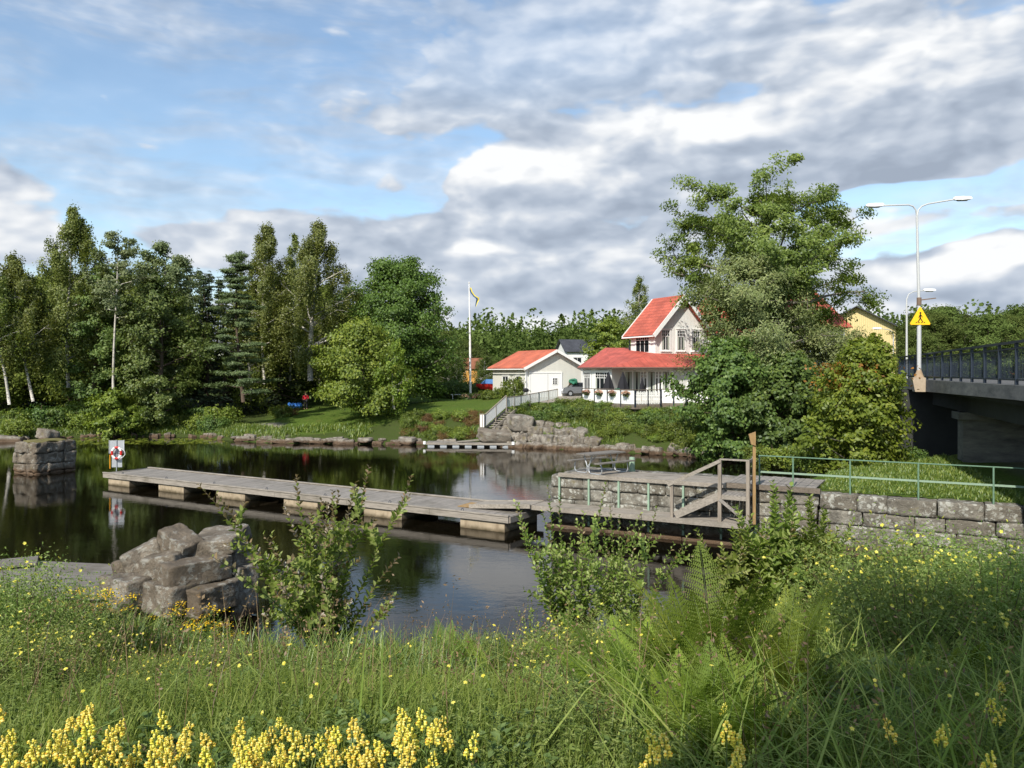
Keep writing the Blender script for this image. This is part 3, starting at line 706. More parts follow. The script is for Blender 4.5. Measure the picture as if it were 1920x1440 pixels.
# pale green bollard and the picnic table
b1 = XY(1185, 30.4); mb = MB(); mb.tube([(0, 0, 0), (0, 0, .5), (0, 0, .535), (0, 0, .54)], [.105, .105, .09, .03], 16)
bo = empty('bollard', (b1[0], b1[1], PIER_TOP+.02), 0, 'round pale green mooring bollard beside the picnic table', 'bollard')
mb.build('body', M['green_paint'], bo, True); mb = MB(); mb.tube([(0, 0, 0), (0, 0, .035)], .14, 16); mb.build('base_plate', M['green_paint'], bo)
pt = empty('picnic_table', (3.35, 30.05, PIER_TOP+.025), math.atan2(.62, .78), 'grey plank picnic table with two benches on bent galvanized tube legs', 'picnic table')
mb = MB()
for k in range(5): mb.rv = r_.random(); mb.box(-.95, .95, -.36+k*.146, -.36+k*.146+.138, .70, .745)
mb.build('tabletop', M['wood_old'], pt)
for s in (-1, 1):
    mb = MB()
    for k in range(2): mb.rv = r_.random(); y0 = s*.72-.13+k*.132; mb.box(-.95, .95, y0, y0+.126, .42, .46)
    mb.build('bench', M['wood_old'], pt)
    for e in (-1, 1):
        x = e*.68; mb = MB()
        pth = [(x, s*.22, .70), (x, s*.12, .45), (x, s*.05, .28), (x, s*.04, .12), (x, s*.08, .05), (x, s*.16, .02), (x, s*.55, .02), (x, s*.66, .05), (x, s*.72, .13), (x, s*.71, .28), (x, s*.68, .42)]
        mb.tube(pth, .021, 7); mb.build('leg', M['galv'], pt, True)
mb = MB()
for e in (-1, 1): mb.tube([(e*.68, -.05, .26), (e*.68, .05, .26)], .03, 6); mb.tube([(e*.68, -.3, .69), (e*.68, .3, .69)], .02, 6); mb.tube([(e*.68, 0, .3), (e*.2, 0, .69)], .015, 6)
mb.build('crossbar', M['galv'], pt)

# ---------------------------------------------------------------- green pipe railing on the quay
rl = empty('pipe_railing', wp(8, 0, 0), 0, 'thin worn green pipe railing with two rails along the top of the quay', 'railing')
def lr(t, off, z=0): return wp(t, off, z)-Vector(rl.location)
ts = [wt(px, -.25) for px in (1424, 1487, 1594, 1722, 1863)]; ts += [ts[-1]+1.9, ts[-1]+3.8, ts[-1]+5.7]
mb = MB(); mb.tube([lr(ts[0], -.25, 2.93), lr(ts[-1], -.25, 2.93)], .019, 6); mb.build('top_rail', M['dkgreen_paint'], rl)
mb = MB(); mb.bar(lr(ts[0], -.25, 2.4), lr(ts[-1], -.25, 2.4), .012, .06); mb.build('mid_rail', M['green_paint'], rl)
for t in ts:
    mb = MB(); mb.tube([lr(t, -.25, 1.8), lr(t, -.25, 2.95)], .026, 7); mb.build('post', M['dkgreen_paint'], rl)

# ---------------------------------------------------------------- long floating jetty
J0 = Vector((*XY(195, 40.5), 0)); J1 = Vector((*XY(955, 28.2), 0)); jd = (J1-J0); JL = jd.length; jd.normalize(); JW = 2.45; JZ = .56
jn = Vector((-jd.y, jd.x, 0))
jt = empty('floating_jetty', J0, math.atan2(jd.y, jd.x), 'long grey plank jetty floating on concrete pontoons in mid river', 'jetty')
mb = MB(); planks(mb, (0, 0), (1, 0), (0, 1), JL, JW, JZ-.02, .145, .04, .01, 8, .01); mb.build('deck', M['wood_x'], jt)
mb = MB(); r_ = random.Random(5)
for yy in (-.03, JW+.03):
    x = 0
    while x < JL:
        e = min(x+4.1, JL); mb.rv = r_.random()*.5; mb.box(x, e-.01, yy-.03, yy+.03, JZ-.2, JZ+.025); x = e
    mb.rv = .1; mb.box(0, JL, yy-.06, yy+.06, JZ+.028, JZ+.07)
mb.box(-.04, .0, 0, JW, JZ-.2, JZ+.02); mb.box(JL, JL+.04, 0, JW, JZ-.2, JZ+.02)
mb.build('frame', M['wood_y'], jt)
mb = MB(); mb.box(.05, JL-.05, .5, .6, JZ-.2, JZ-.05); mb.box(.05, JL-.05, JW-.6, JW-.5, JZ-.2, JZ-.05); mb.build('beams', M['wood_dark'], jt)
def jx(px): # distance along near edge
    k = (px-960)/FOC; return (k*J0.y-J0.x)/(jd.x-k*jd.y)
for a, b in ((202, 241), (296, 343), (404, 458), (531, 594), (681, 752), (862, 945)):
    mb = MB(); xa, xb = jx(a), jx(b); mb.box(xa, xb, .04, JW-.04, -.35, JZ-.2); mb.build('pontoon', M['concrete'], jt)
for k in range(7):
    x = 1.5+k*3.4; mb = MB(); mb.tube([(x, .0, JZ+.07), (x, .02, JZ+.13), (x+.05, .02, JZ+.15), (x+.1, .02, JZ+.13), (x+.1, 0, JZ+.07)], .012, 5); mb.build('mooring_ring', M['dark_metal'], jt)
# gangway from the jetty's end up to the walkway
ga = empty('gangway', J0+jd*(JL-2.0)+jn*1.5, 0, 'short sloping board gangway with a tan end plate joining jetty and walkway', 'gangway')
e0 = Vector(ga.location); A_ = J0+jd*(JL-2.3)+jn*1.4+Vector((0, 0, JZ+.1)); B_ = wp(-.25, .65, WZ+.02)
dd = (B_-A_).normalized(); sdv = Vector((dd.y, -dd.x, 0)).normalized(); mb = MB()
for k in range(7):
    mb.rv = r_.random(); o2 = sdv*(-.45+k*.15); mb.bar(A_+o2-e0, B_+o2-e0, .142, .04)
for s in (-.55, .55): mb.rv = .3; mb.bar(A_+sdv*s-e0-Vector((0, 0, .02)), B_+sdv*s-e0-Vector((0, 0, .02)), .05, .15)
mb.build('boards', M['wood_y'], ga)
mb = MB(); mb.bar(A_-e0-sdv*.5-dd*.25-Vector((0, 0, .05)), A_-e0+sdv*.5-dd*.25-Vector((0, 0, .05)), .6, .02); mb.build('end_plate', M['wood_tan'], ga)

# ---------------------------------------------------------------- lifebuoy station at the far end of the jetty
q = Vector((*XY(218.5, 41.2), JZ+.0)); lb = empty('lifebuoy_stand', q, R(8), 'lifebuoy station with grey pole and board at the far end of the jetty', 'lifebuoy stand')
mb = MB(); mb.tube([(0, 0, 0), (0, 0, 1.62)], .022, 8); mb.build('pole', M['galv'], lb)
mb = MB(); mb.box(-.36, .36, .03, .05, .93, 1.6); mb.build('sign_board', M['galv'], lb)
mb = MB(); mb.box(-.24, .26, .028, .04, .22, .9); mb.build('lower_board', M['galv'], lb)
mb = MB(); mb.tube([(-.31, -.02, .15), (-.31, -.02, .87)], .024, 8); mb.build('reach_pole', M['orange'], lb)
mb = MB(); mb.tube([(-.36, .01, .93), (-.36, .01, 1.62)], .012, 5); mb.tube([(.36, .01, .93), (.36, .01, 1.62)], .012, 5); mb.build('board_frame', M['lampwhite'], lb)
ring = empty('lifebuoy', q+Vector((.07, -.13, .97)), R(8), 'red and white lifebuoy hanging on the grey pole', 'lifebuoy')
for sgi in range(8):
    mb = MB(); c = []
    for k in range(6):
        a = 2*math.pi*(sgi*5+k)/40+R(22.5); c.append((.245*math.cos(a)*.9, 0, .285*math.sin(a)))
    mb.tube(c, .062, 10, False); mb.build('float_segment', M['red'] if sgi % 2 else M['white'], ring, True)
mb = MB(); mb.tube([(.1, -.04, .3), (.27, -.05, .22), (.4, -.04, .08), (.42, -.03, -.08), (.33, -.05, -.2), (.2, -.06, -.26)], .016, 6); mb.build('rope', M['white'], ring, True)

# ---------------------------------------------------------------- old mooring pier standing in the river (left)
isl = empty('stone_pier', (*XY(66, 44.2), 0), R(0), 'square block of old masonry standing alone in the water, grass on its flat top', 'stone pier')
nb = NB(); ang = math.atan2(.5, -.85)
def course_box(nb, w1, w2, zs, seed, a1, sub=5, jit=.03, inset=0.):
    """walls on the two faces meeting at the local origin, plus back faces, a1 = heading of the left face from the corner"""
    for kk, (Lx, rot_, ox) in enumerate(((w1, a1, None), (w2, a1-math.pi/2, None))):
        t = NB(); masonry(t, 0, Lx, zs, .8, 0. if kk else -.8, seed+kk, .7, 1.5, jit=jit, sub=sub)
        for V_, F_, R_ in zip(t.V, t.F, t.R): nb.add(rotz(V_, rot_), F_-F_.min(), R_)
course_box(nb, 1.9, 2.5, [-.5, .1, .55, 1.15, 1.75], 31, R(155), 6, .05)
link_mesh('masonry', nb.mesh('masonry', M['stone_dark']), isl)
c1 = Vector((math.cos(R(155)), math.sin(R(155)))); c2 = Vector((math.cos(R(65)), math.sin(R(65))))
W, F = block_verts((1.4, 2.0, 2.2), 6, .1, .05, 77); W = rotz(W, R(155))+np.array([c1.x*.95+c2.x*1.25, c1.y*.95+c2.y*1.25, .65])
nb = NB(); nb.add(W, F, .4); link_mesh('core', nb.mesh('core', M['stone_dark']), isl)
W, F = block_verts((1.7, 2.2, .16), 8, .1, .05, 78, 3.); W = rotz(W, R(155))+np.array([c1.x*.95+c2.x*1.25, c1.y*.95+c2.y*1.25, 1.74])
nb = NB(); nb.add(W, F, .6); link_mesh('moss_top', nb.mesh('moss_top', mat_plain('dry_moss', (.13, .115, .04), 1, var=.4, scale=4, bstr=.8)), isl)

# ---------------------------------------------------------------- the broken stone ruin (foreground left)
def stone_at(px, py, Y_, size, yaw, tilt=(0, 0), seed=0, label='', mat='stone_dark', rp=14., jit=.045, n=14):
    W, F = block_verts(size, n, .1, jit*.55, seed, rp*4, (.78, .97), 4); nb = NB(); nb.add(W, F, (seed*.37) % 1)
    o = link_mesh('granite_block', nb.mesh('granite_block', M[mat])); o.location = P(px, py, Y_)
    o.rotation_euler = (tilt[0], tilt[1], yaw); tag(o, label, 'stone block', 'tumbled granite blocks of the ruin'); return o
ya = R(63)   # heading of the right-hand faces
stone_at(412, 1013, 19.0, (1.1, 1.45, .36), ya-R(62), (R(5), R(-6)), 1, 'large pale flat slab lying on the top right of the ruin', rp=5)
stone_at(338, 1021, 18.5, (.95, .62, .5), R(-32), (R(8), R(20)), 2, 'reddish angular block tilted on top of the ruin, left of the flat slab', rp=6)
stone_at(271, 1047, 18.6, (.85, .8, .62), R(25), (R(-8), R(-26)), 3, 'rounded grey boulder at the upper left of the ruin', rp=3.5)
stone_at(311, 1058, 18.1, (.85, .7, .52), R(-8), (R(4), R(-10)), 4, 'small rounded brown boulder in the middle of the ruin', rp=4)
stone_at(366, 1070, 17.85, (1.5, .66, .5), ya-R(14), (0, 0), 5, 'long squared block with a lit end face on the front corner of the ruin', rp=12, jit=.03)
stone_at(246, 1106, 17.9, (1.05, .9, .66), R(-30), (0, 0), 6, 'big squared lichen-spotted block at the lower left foot of the ruin', rp=9)
stone_at(322, 1118, 17.55, (.95, .8, .66), R(-30), (0, R(3)), 7, 'broken block with a white face below the long squared block', rp=6)
stone_at(392, 1118, 17.9, (1.3, .8, .62), ya, (0, 0), 8, 'dark shaded block in the lower right face of the ruin', rp=10)
stone_at(440, 1044, 19.0, (.75, .7, .45), ya, (0, 0), 9, 'dark block right under the flat slab of the ruin', rp=9)
stone_at(443, 1084, 18.8, (.75, .75, .66), ya, (0, R(2)), 10, 'rough lichen-flecked block at the right edge of the ruin', rp=8)
stone_at(440, 1128, 18.6, (.8, .75, .62), ya, (0, 0), 11, 'lowest block at the right edge of the ruin by the water', rp=7)
stone_at(380, 1040, 18.9, (1.0, .9, .42), ya, (0, R(2)), 12, 'hollowed dark block between the flat slab and the long block', rp=8)
stone_at(300, 1095, 18.9, (1.6, 1.5, 1.3), ya, (0, 0), 13, 'buried core block of the ruin seen in its gaps', rp=9)
stone_at(400, 1100, 19.2, (1.3, 1.2, 1.5), ya, (0, 0), 14, 'tall dark core block behind the right face of the ruin', rp=9)

# old dock left of the ruin
dk = empty('old_dock', (*XY(100, 20), 0), 0, 'low old plank dock at the left edge beside the ruin, with a rusty brown fascia', 'dock')
def dl(px, Y_): x, y = XY(px, Y_); return Vector((x-dk.location.x, y-dk.location.y, 0))
a0 = dl(-250, 19.9); a1 = dl(225, 18.75); b0 = dl(45, 21.9); dv = (a1-a0).normalized(); nv = Vector((-dv.y, dv.x, 0))
mb = MB(); r_ = random.Random(9)
for k in range(19):
    mb.rv = r_.random(); o2 = nv*(k*.135); s0 = r_.uniform(-.05, .05); sh = k*.045
    mb.bar(a0+o2+Vector((0, 0, .5)), a1+o2+dv*(s0+sh)+Vector((0, 0, .5+r_.uniform(-.006, .006))), .122, .045)
mb.build('deck', M['wood_old'], dk)
mb = MB(); mb.bar(a0-nv*.1+Vector((0, 0, .44)), a1-nv*.1+Vector((0, 0, .44)), .1, .16); mb.build('edge_beam', M['wood_old'], dk)
mb = MB(); mb.bar(a0-nv*.02+Vector((0, 0, .2)), a1-nv*.02+Vector((0, 0, .2)), .06, .32); mb.build('fascia', mat_wood('rusty_boards', (.30, .13, .065), 0), dk)
mb = MB()
for k in range(6): mb.bar(a0+dv*(k*1.2+1)+nv*.3-Vector((0, 0, .6)), a0+dv*(k*1.2+1)+nv*.3+Vector((0, 0, .47)), .15, .15, (dv.x, dv.y, 0)); mb.bar(a0+dv*(k*1.2+1)+nv*2.3-Vector((0, 0, .6)), a0+dv*(k*1.2+1)+nv*2.3+Vector((0, 0, .47)), .15, .15, (dv.x, dv.y, 0))
mb.build('post', M['wood_dark'], dk)
rp_ = empty('gangplank', (*XY(5, 21.6), .55), 0, 'grey plank ramp lying askew over the old dock at the left edge', 'plank ramp')
mb = MB(); pa = Vector((-2.2, -.9, .0)); pb = Vector((.75, .35, .06))
for k in range(5): mb.rv = r_.random(); mb.bar(pa+Vector((.1, -.18, 0))*k, pb+Vector((.1, -.18, 0))*k, .17, .05)
mb.build('boards', M['wood_old'], rp_)
# ---------------------------------------------------------------- road bridge (right)
BA = Vector((13.7, 21.7, 0)); BB = Vector((19.05, 37, 0)); bd = (BB-BA).normalized(); bn = Vector((bd.y, -bd.x, 0))   # bn: away from the river view
br_ = empty('road_bridge', BA, math.atan2(bd.y, bd.x), 'low concrete road bridge with stained side beam crossing at the right', 'bridge')
# local: x along (away), -y = to the right (under the deck)
DZ = 5.33; FAR = 27.; WID = 10.
def arch(x): return 4.93-.14*max(0, min(1, (x)/16.))     # underside of the side beam
mb = MB(); xs_ = list(np.linspace(-14, FAR, 30))
for a, b in zip(xs_[:-1], xs_[1:]):
    mb.hexa([(a, -.35, arch(a)), (b, -.35, arch(b)), (b, 0, arch(b)), (a, 0, arch(a)), (a, -.35, DZ), (b, -.35, DZ), (b, 0, DZ), (a, 0, DZ)])
mb.build('side_beam', M['bridge'], br_)
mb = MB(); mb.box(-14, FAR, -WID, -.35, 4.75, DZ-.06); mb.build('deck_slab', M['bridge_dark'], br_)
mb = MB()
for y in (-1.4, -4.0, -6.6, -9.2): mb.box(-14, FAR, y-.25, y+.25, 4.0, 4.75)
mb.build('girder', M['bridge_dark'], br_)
mb = MB(); mb.box(-14, FAR, -WID-.35, -WID, 4.8, DZ); mb.build('side_beam', M['bridge'], br_)
mb = MB(); mb.box(-14, FAR, -WID+.3, -.6, DZ-.06, DZ-.02); mb.build('road_surface', M['asphalt'], br_)
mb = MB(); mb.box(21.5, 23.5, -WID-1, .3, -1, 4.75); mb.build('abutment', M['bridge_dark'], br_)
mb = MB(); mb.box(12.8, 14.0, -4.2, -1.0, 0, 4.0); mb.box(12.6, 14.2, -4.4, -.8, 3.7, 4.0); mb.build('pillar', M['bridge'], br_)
mb = MB()
pdx = (BB-BA).length
mb.hexa([(pdx-.48, .0, 4.78), (pdx+.48, .0, 4.78), (pdx+.42, .42, 4.78), (pdx-.42, .42, 4.78), (pdx-.56, .0, DZ+.1), (pdx+.56, .0, DZ+.1), (pdx+.5, .55, DZ+.1), (pdx-.5, .55, DZ+.1)])
mb.build('lamp_plinth', mat_plain('pale_concrete', (.42, .34, .25), .9, var=.2, scale=9, bstr=.3), br_)

def bridge_railing(yo, label):
    rr = empty('bridge_railing', BA+bd*0+Vector((0, 0, DZ)), math.atan2(bd.y, bd.x), label, 'railing', 'railings of the road bridge')
    H = 1.22; mb = MB(); mb.box(-14, FAR, yo-.05, yo+.05, H-.05, H+.02); mb.build('top_rail', M['dark_metal'], rr)
    mb = MB(); mb.box(-14, FAR, yo-.025, yo+.025, H-.22, H-.17); mb.build('upper_rail', M['dark_metal'], rr)
    mb = MB(); mb.box(-14, FAR, yo-.025, yo+.025, .12, .17); mb.build('lower_rail', M['dark_metal'], rr)
    n = 0; x = -1.2
    while x < FAR:
        mb = MB(); mb.box(x-.05, x+.05, yo-.04, yo+.04, 0, H-.04); mb.build('post', M['dark_metal'], rr); x += 1.95
    mb = MB()
    for x in np.arange(-1.2, FAR, .15): mb.box(x-.007, x+.007, yo-.007, yo+.007, .15, H-.18)
    mb.build('balusters', M['dark_metal'], rr)
bridge_railing(-.16, 'dark blue metal railing along the near edge of the road bridge')
bridge_railing(-WID+.1, 'dark metal railing on the far side of the road bridge, seen through the near one')

def lamp_head(parent, p, ang, s=1.):
    """flat luminaire pointing along ang"""
    c, sn = math.cos(ang), math.sin(ang); mb = MB()
    def T(x, y, z): return (p[0]+(x*c-y*sn)*s, p[1]+(x*sn+y*c)*s, p[2]+z*s)
    sec = [(-.05, .06, .05, .0), (.0, .1, .09, -.03), (.35, .13, .10, -.05), (.68, .11, .08, -.03), (.75, .06, .03, 0)]
    vs = []
    for x, w_, t, b in sec: vs += [T(x, -w_, b), T(x, w_, b), T(x, w_*.7, t+.02), T(x, -w_*.7, t+.02)]
    fs = [(i*4+k, i*4+(k+1) % 4, i*4+4+(k+1) % 4, i*4+4+k) for i in range(4) for k in range(4)]+[(3, 2, 1, 0), (16, 17, 18, 19)]
    mb.add(vs, [f[::-1] for f in fs]); mb.build('lamp_housing', M['lampwhite'], parent)
    mb = MB(); vs = [T(x, w_, -.055) for x, w_ in ((.1, -.08), (.1, .08), (.6, .08), (.6, -.08))]+[T(x, w_, -.09) for x, w_ in ((.16, -.05), (.16, .05), (.54, .05), (.54, -.05))]
    mb.add(vs, [(0, 1, 5, 4), (1, 2, 6, 5), (2, 3, 7, 6), (3, 0, 4, 7), (4, 5, 6, 7)]); mb.build('diffuser', M['galv'], parent)
lpos = BA+bd*pdx-bn*.2; lpos.z = DZ+.1
la = empty('street_lamp', lpos, 0, 'tall two-armed grey street lamp on the edge of the bridge, carrying the yellow warning sign', 'street lamp', 'street lamps')
Lh = Zat(392, lpos.y)-lpos.z
mb = MB(); mb.tube([(0, 0, 0), (0, 0, 3.2), (-.0, 0, 3.22), (-.06, 0, 5.6), (-.10, 0, Lh-.35)], [.095, .095, .07, .062, .05], 12); mb.build('pole', M['pole'], la, True)
mb = MB(); mb.tube([(0, 0, -.02), (0, 0, .06), (0, 0, .35)], [.26, .2, .1], 10); mb.build('base', mat_plain('rusty_base', (.30, .22, .14), .8, var=.3), la, True)
sc_ = 37./FOC
mb = MB(); mb.tube([(-.10, 0, Lh-.4), (-.14, 0, Lh-.05), (-.28, 0, Lh+.13), (-.5, 0, Lh+.2), (-1.62, .3, Lh+.22)], .035, 8); mb.build('arm', M['pole'], la, True)
mb = MB(); mb.tube([(-.10, 0, Lh-.4), (-.04, 0, Lh-.05), (.12, 0, Lh+.13), (.4, 0, Lh+.24), (1.55, -.3, Lh+.4)], .035, 8); mb.build('arm', M['pole'], la, True)
lamp_head(la, (-1.55, .28, Lh+.22), math.pi-.18); lamp_head(la, (1.48, -.28, Lh+.39), -.18)
# warning sign on the pole
sg = empty('warning_sign', lpos+Vector((0, -.11, 0)), 0, 'yellow triangular sign with a walking figure, mounted on the tall street lamp', 'road sign')
zt = Zat(574, 37)-lpos.z; zb = Zat(609, 37)-lpos.z; hw_ = .5
def rtri(hw, zt, zb, r):
    pts = []
    for (x, z, a0) in ((hw, zb, -90), (0, zt, 30), (-hw, zb, 150)):
        cx, cz = x, z
        d = Vector((0-x, (zt+2*zb)/3-z)).normalized(); rr = r*2 if True else r
        cx += d.x*rr; cz += d.y*rr
        for k in range(6): a = R(a0+k*24); pts.append((cx+r*math.cos(a), cz+r*math.sin(a)))
    return pts
poly = rtri(hw_, zt, zb, .05); n = len(poly); mb = MB()
mb.add([(x, 0, z) for x, z in poly]+[(x, .035, z) for x, z in poly], [tuple(range(n)), tuple(range(2*n-1, n-1, -1))]+[(i, n+i, n+(i+1) % n, (i+1) % n) for i in range(n)])
mb.build('plate', M['yellow'], sg)
fig = MB(); zc = zb+.1; k_ = .62
def lim(a, b, w_): fig.bar((a[0]*k_, -.008, zc+a[1]*k_), (b[0]*k_, -.008, zc+b[1]*k_), w_, .012, (0, -1, 0))
lim((0, .32), (0, .62), .06); lim((0, .34), (-.09, .18), .04); lim((-.09, .18), (-.2, .03), .035); lim((0, .34), (.09, .18), .04); lim((.09, .18), (.2, .04), .035)
lim((0, .6), (-.09, .47), .03); lim((-.09, .47), (-.12, .34), .025); lim((0, .6), (.1, .5), .03); lim((.1, .5), (.16, .4), .025)
fig.tube([(0, -.004, zc+.72*k_), (0, -.016, zc+.72*k_)], .045*1.0, 10)
for x in (-.3, -.1, .1, .3): fig.bar(((x-.05)*k_, -.008, zc-.01-(.02 if x > 0 else -.02)*k_*0), ((x+.05)*k_, -.008, zc+.02), .028, .012, (0, -1, 0))
fig.build('walking_figure', M['signblack'], sg)
mb = MB(); mb.box(-.1, .1, .035, .09, (zt+zb)/2-.02, (zt+zb)/2+.03); mb.build('bracket', M['galv'], sg)
# bracket stub above the sign
mb = MB(); mb.bar((0, 0, zt+.28), (.8, .05, zt+.38), .04, .05); mb.tube([(0, 0, zt+.05), (0, 0, zt+.4)], .11, 8); mb.build('side_bracket', mat_plain('brown_rust', (.16, .11, .08), .8), la)

def street_lamp(px, Y_, ptop, pbase, arm, label, side=1):
    x, y = XY(px, Y_); z0 = Zat(pbase, Y_); s = empty('street_lamp', (x, y, z0), 0, label, 'street lamp', 'street lamps'); h = Zat(ptop, Y_)-z0
    mb = MB(); mb.tube([(0, 0, 0), (0, 0, h*.75), (0, 0, h-.6), (side*.15, 0, h-.2), (side*.5, 0, h), (side*arm, 0, h+.1)], [.09, .07, .05, .04, .04, .035], 8); mb.build('pole', M['pole'], s, True)
    lamp_head(s, (side*(arm-.05), 0, h+.1), 0 if side > 0 else math.pi, 1.2); return s
street_lamp(1700, 62, 547, 712, 1.4, 'single-armed pale street lamp behind the two-armed one, its head just right of the tall pole')
street_lamp(1675, 86, 618, 712, 1.4, 'small far street lamp with its head in front of the yellow house', -1)

# ---------------------------------------------------------------- building helpers (local frames)
def window(parent, p, d, w_, h_, nx=2, top=.0, ny=1, sill=True, fr=.09, mat='glass', deep=.05, curtain=False):
    """frame, pane and glazing bars; p = lower left corner on the wall, d = 2D direction along the wall, outward = right-hand normal"""
    d = Vector((*d, 0)).normalized(); o = Vector((d.y, -d.x, 0)); z = Vector((0, 0, 1)); p = Vector(p)
    mb = MB()
    def b(x0, x1, z0, z1, dep, m): m.obox(p+d*(x0+x1)/2+z*(z0+z1)/2+o*dep/2, d, o, z, (x1-x0, dep, z1-z0))
    b(-fr, w_+fr, h_, h_+fr, .05, mb); b(-fr, w_+fr, -fr, 0, .05, mb); b(-fr, 0, 0, h_, .05, mb); b(w_, w_+fr, 0, h_, .05, mb)
    if sill: b(-fr*1.3, w_+fr*1.3, -fr-.05, -fr, .11, mb); b(-fr*1.3, w_+fr*1.3, h_+fr, h_+fr+.05, .1, mb)
    f = mb.build('window', M['white'], parent)
    mb = MB(); bw = .045
    for k in range(1, nx): x = w_*k/nx; b(x-bw/2, x+bw/2, 0, h_ , .035, mb)
    for k in range(1, ny): zz = (h_-top)*k/ny; b(0, w_, zz-bw/2, zz+bw/2, .034, mb)
    if top:
        b(0, w_, h_-top-bw, h_-top, .037, mb); n2 = nx*2
        for k in range(n2):
            if k % 2: x = w_*k/n2; b(x-.015, x+.015, h_-top, h_, .032, mb)
        b(0, w_, h_-top/2-.015, h_-top/2+.015, .031, mb)
    if mb.v: mb.build('glazing_bars', M['white'], f)
    mb = MB(); b(0.002, w_-.002, 0.002, h_-.002, .012, mb); mb.build('pane', M[mat], f)
    if curtain:
        for s0, s1 in ((.02, .2), (w_-.2, w_-.02)):
            mb = MB(); b(s0, s1, .05, h_-top-.05, .018, mb); mb.build('curtain', M['curtain'], f)
    return f
def roof_faces(name, faces, mat, parent, th=.1, fascia=None):
    """each face: list of 3D points (outer side up) ; UV in metres along / up the slope"""
    mb = MB(); uvs = []
    for f in faces:
        f = [Vector(p) for p in f]; nrm = (f[1]-f[0]).cross(f[-1]-f[0])
        if nrm.z < 0: f = f[::-1]; nrm = -nrm
        nrm.normalize(); hz = Vector((0, 0, 1)).cross(nrm).normalized(); up = nrm.cross(hz); n = len(f)
        mb.add(f+[p-nrm*th for p in f], [tuple(range(n)), tuple(range(2*n-1, n-1, -1))]+[(i, n+i, n+(i+1) % n, (i+1) % n) for i in range(n)])
        P2 = f+[p-nrm*th for p in f]
        for fc in mb.f[-(n+2):]:
            b0 = len(mb.v)-2*n
            for i in fc: p = P2[i-b0]; uvs.append((p.dot(hz), p.dot(up)))
    o = mb.build(name, M[mat], parent); uv = o.data.uv_layers.new(name='UVMap'); uv.data.foreach_set('uv', [c for t in uvs for c in t]); return o

# ---------------------------------------------------------------- garage
BR = R(27)
G0 = XY(986, 77.5); gb = gz(*G0); GZ = 3.2
ga_ = empty('garage', (G0[0], G0[1], 0), BR, 'pale grey board garage with orange tiled gable roof and white double door', 'garage')
W_, LN, EV, PK = 6.5, 7.4, 6.15, 7.75
mb = MB(); mb.prism([(0, 0), (W_, 0), (W_, LN), (0, LN)], GZ-.4, EV)
mb.add([(0, 0, EV), (W_, 0, EV), (W_/2, 0, PK), (0, LN, EV), (W_, LN, EV), (W_/2, LN, PK)], [(0, 1, 2), (5, 4, 3)])
mb.build('wall', M['siding'], ga_)
sl_ = (PK-EV)/(W_/2); ov = .45
def gslope(x): return EV+sl_*min(x, W_-x)
rf = roof_faces('roof', [[(-ov, -ov, gslope(-ov)+.16), (W_/2, -ov, PK+.16), (W_/2, LN+ov, PK+.16), (-ov, LN+ov, gslope(-ov)+.16)], [(W_/2, -ov, PK+.16), (W_+ov, -ov, gslope(-ov)+.16), (W_+ov, LN+ov, gslope(-ov)+.16), (W_/2, LN+ov, PK+.16)]], 'tile', ga_)
mb = MB()
for sx_ in (0, 1):
    a = (-ov, -ov-.02, gslope(-ov)+.02) if not sx_ else (W_+ov, -ov-.02, gslope(-ov)+.02)
    mb.bar(a, (W_/2, -ov-.02, PK+.02), .05, .26, (0, 0, 1))
mb.build('bargeboard', M['white'], ga_)
mb = MB(); mb.tube([(-ov-.07, -ov, gslope(-ov)), (-ov-.07, LN+ov, gslope(-ov))], .06, 6); mb.tube([(-ov-.07, -.3, gslope(-ov)-.02), (-.05, -.1, EV-.45), (-.05, -.1, GZ)], .04, 6); mb.build('gutter', M['white'], ga_)
mb = MB(); mb.box(-.02, .2, -.03, 0, GZ, EV); mb.box(-.03, 0, -.02, .2, GZ, EV); mb.box(W_-.2, W_+.02, -.03, 0, GZ, EV); mb.build('corner_board', M['white'], ga_)
dr = MB(); dr.box(.45, 3.9, -.05, 0, GZ, GZ+2.35); dob = dr.build('garage_door', M['white'], ga_)
mb = MB(); mb.box(.3, 4.05, -.09, 0, GZ+2.35, GZ+2.5); mb.box(.3, .45, -.08, 0, GZ, GZ+2.35); mb.box(3.9, 4.05, -.08, 0, GZ, GZ+2.35); mb.build('door_frame', M['white'], dob)
mb = MB(); mb.box(2.4, 2.43, -.065, -.05, GZ, GZ+2.35); mb.build('door_seam', M['galv'], dob)
window(dob, (2.95, -.052, GZ+1.3), (1, 0), .5, .55, 2, 0, 3, False, .05)
window(ga_, (0, 5.0, GZ+1.05), (0, -1), 1.2, .95, 2, .0, 2); window(ga_, (0, 1.9, GZ+1.05), (0, -1), .55, .95, 1, .0, 2)
hb = empty('hanging_basket', Vector(ga_.location)+Matrix.Rotation(BR, 3, 'Z') @ Vector((5.0, -.22, GZ+1.35)), 0, 'small hanging plant basket on the grey garage wall right of the white door', 'hanging basket')

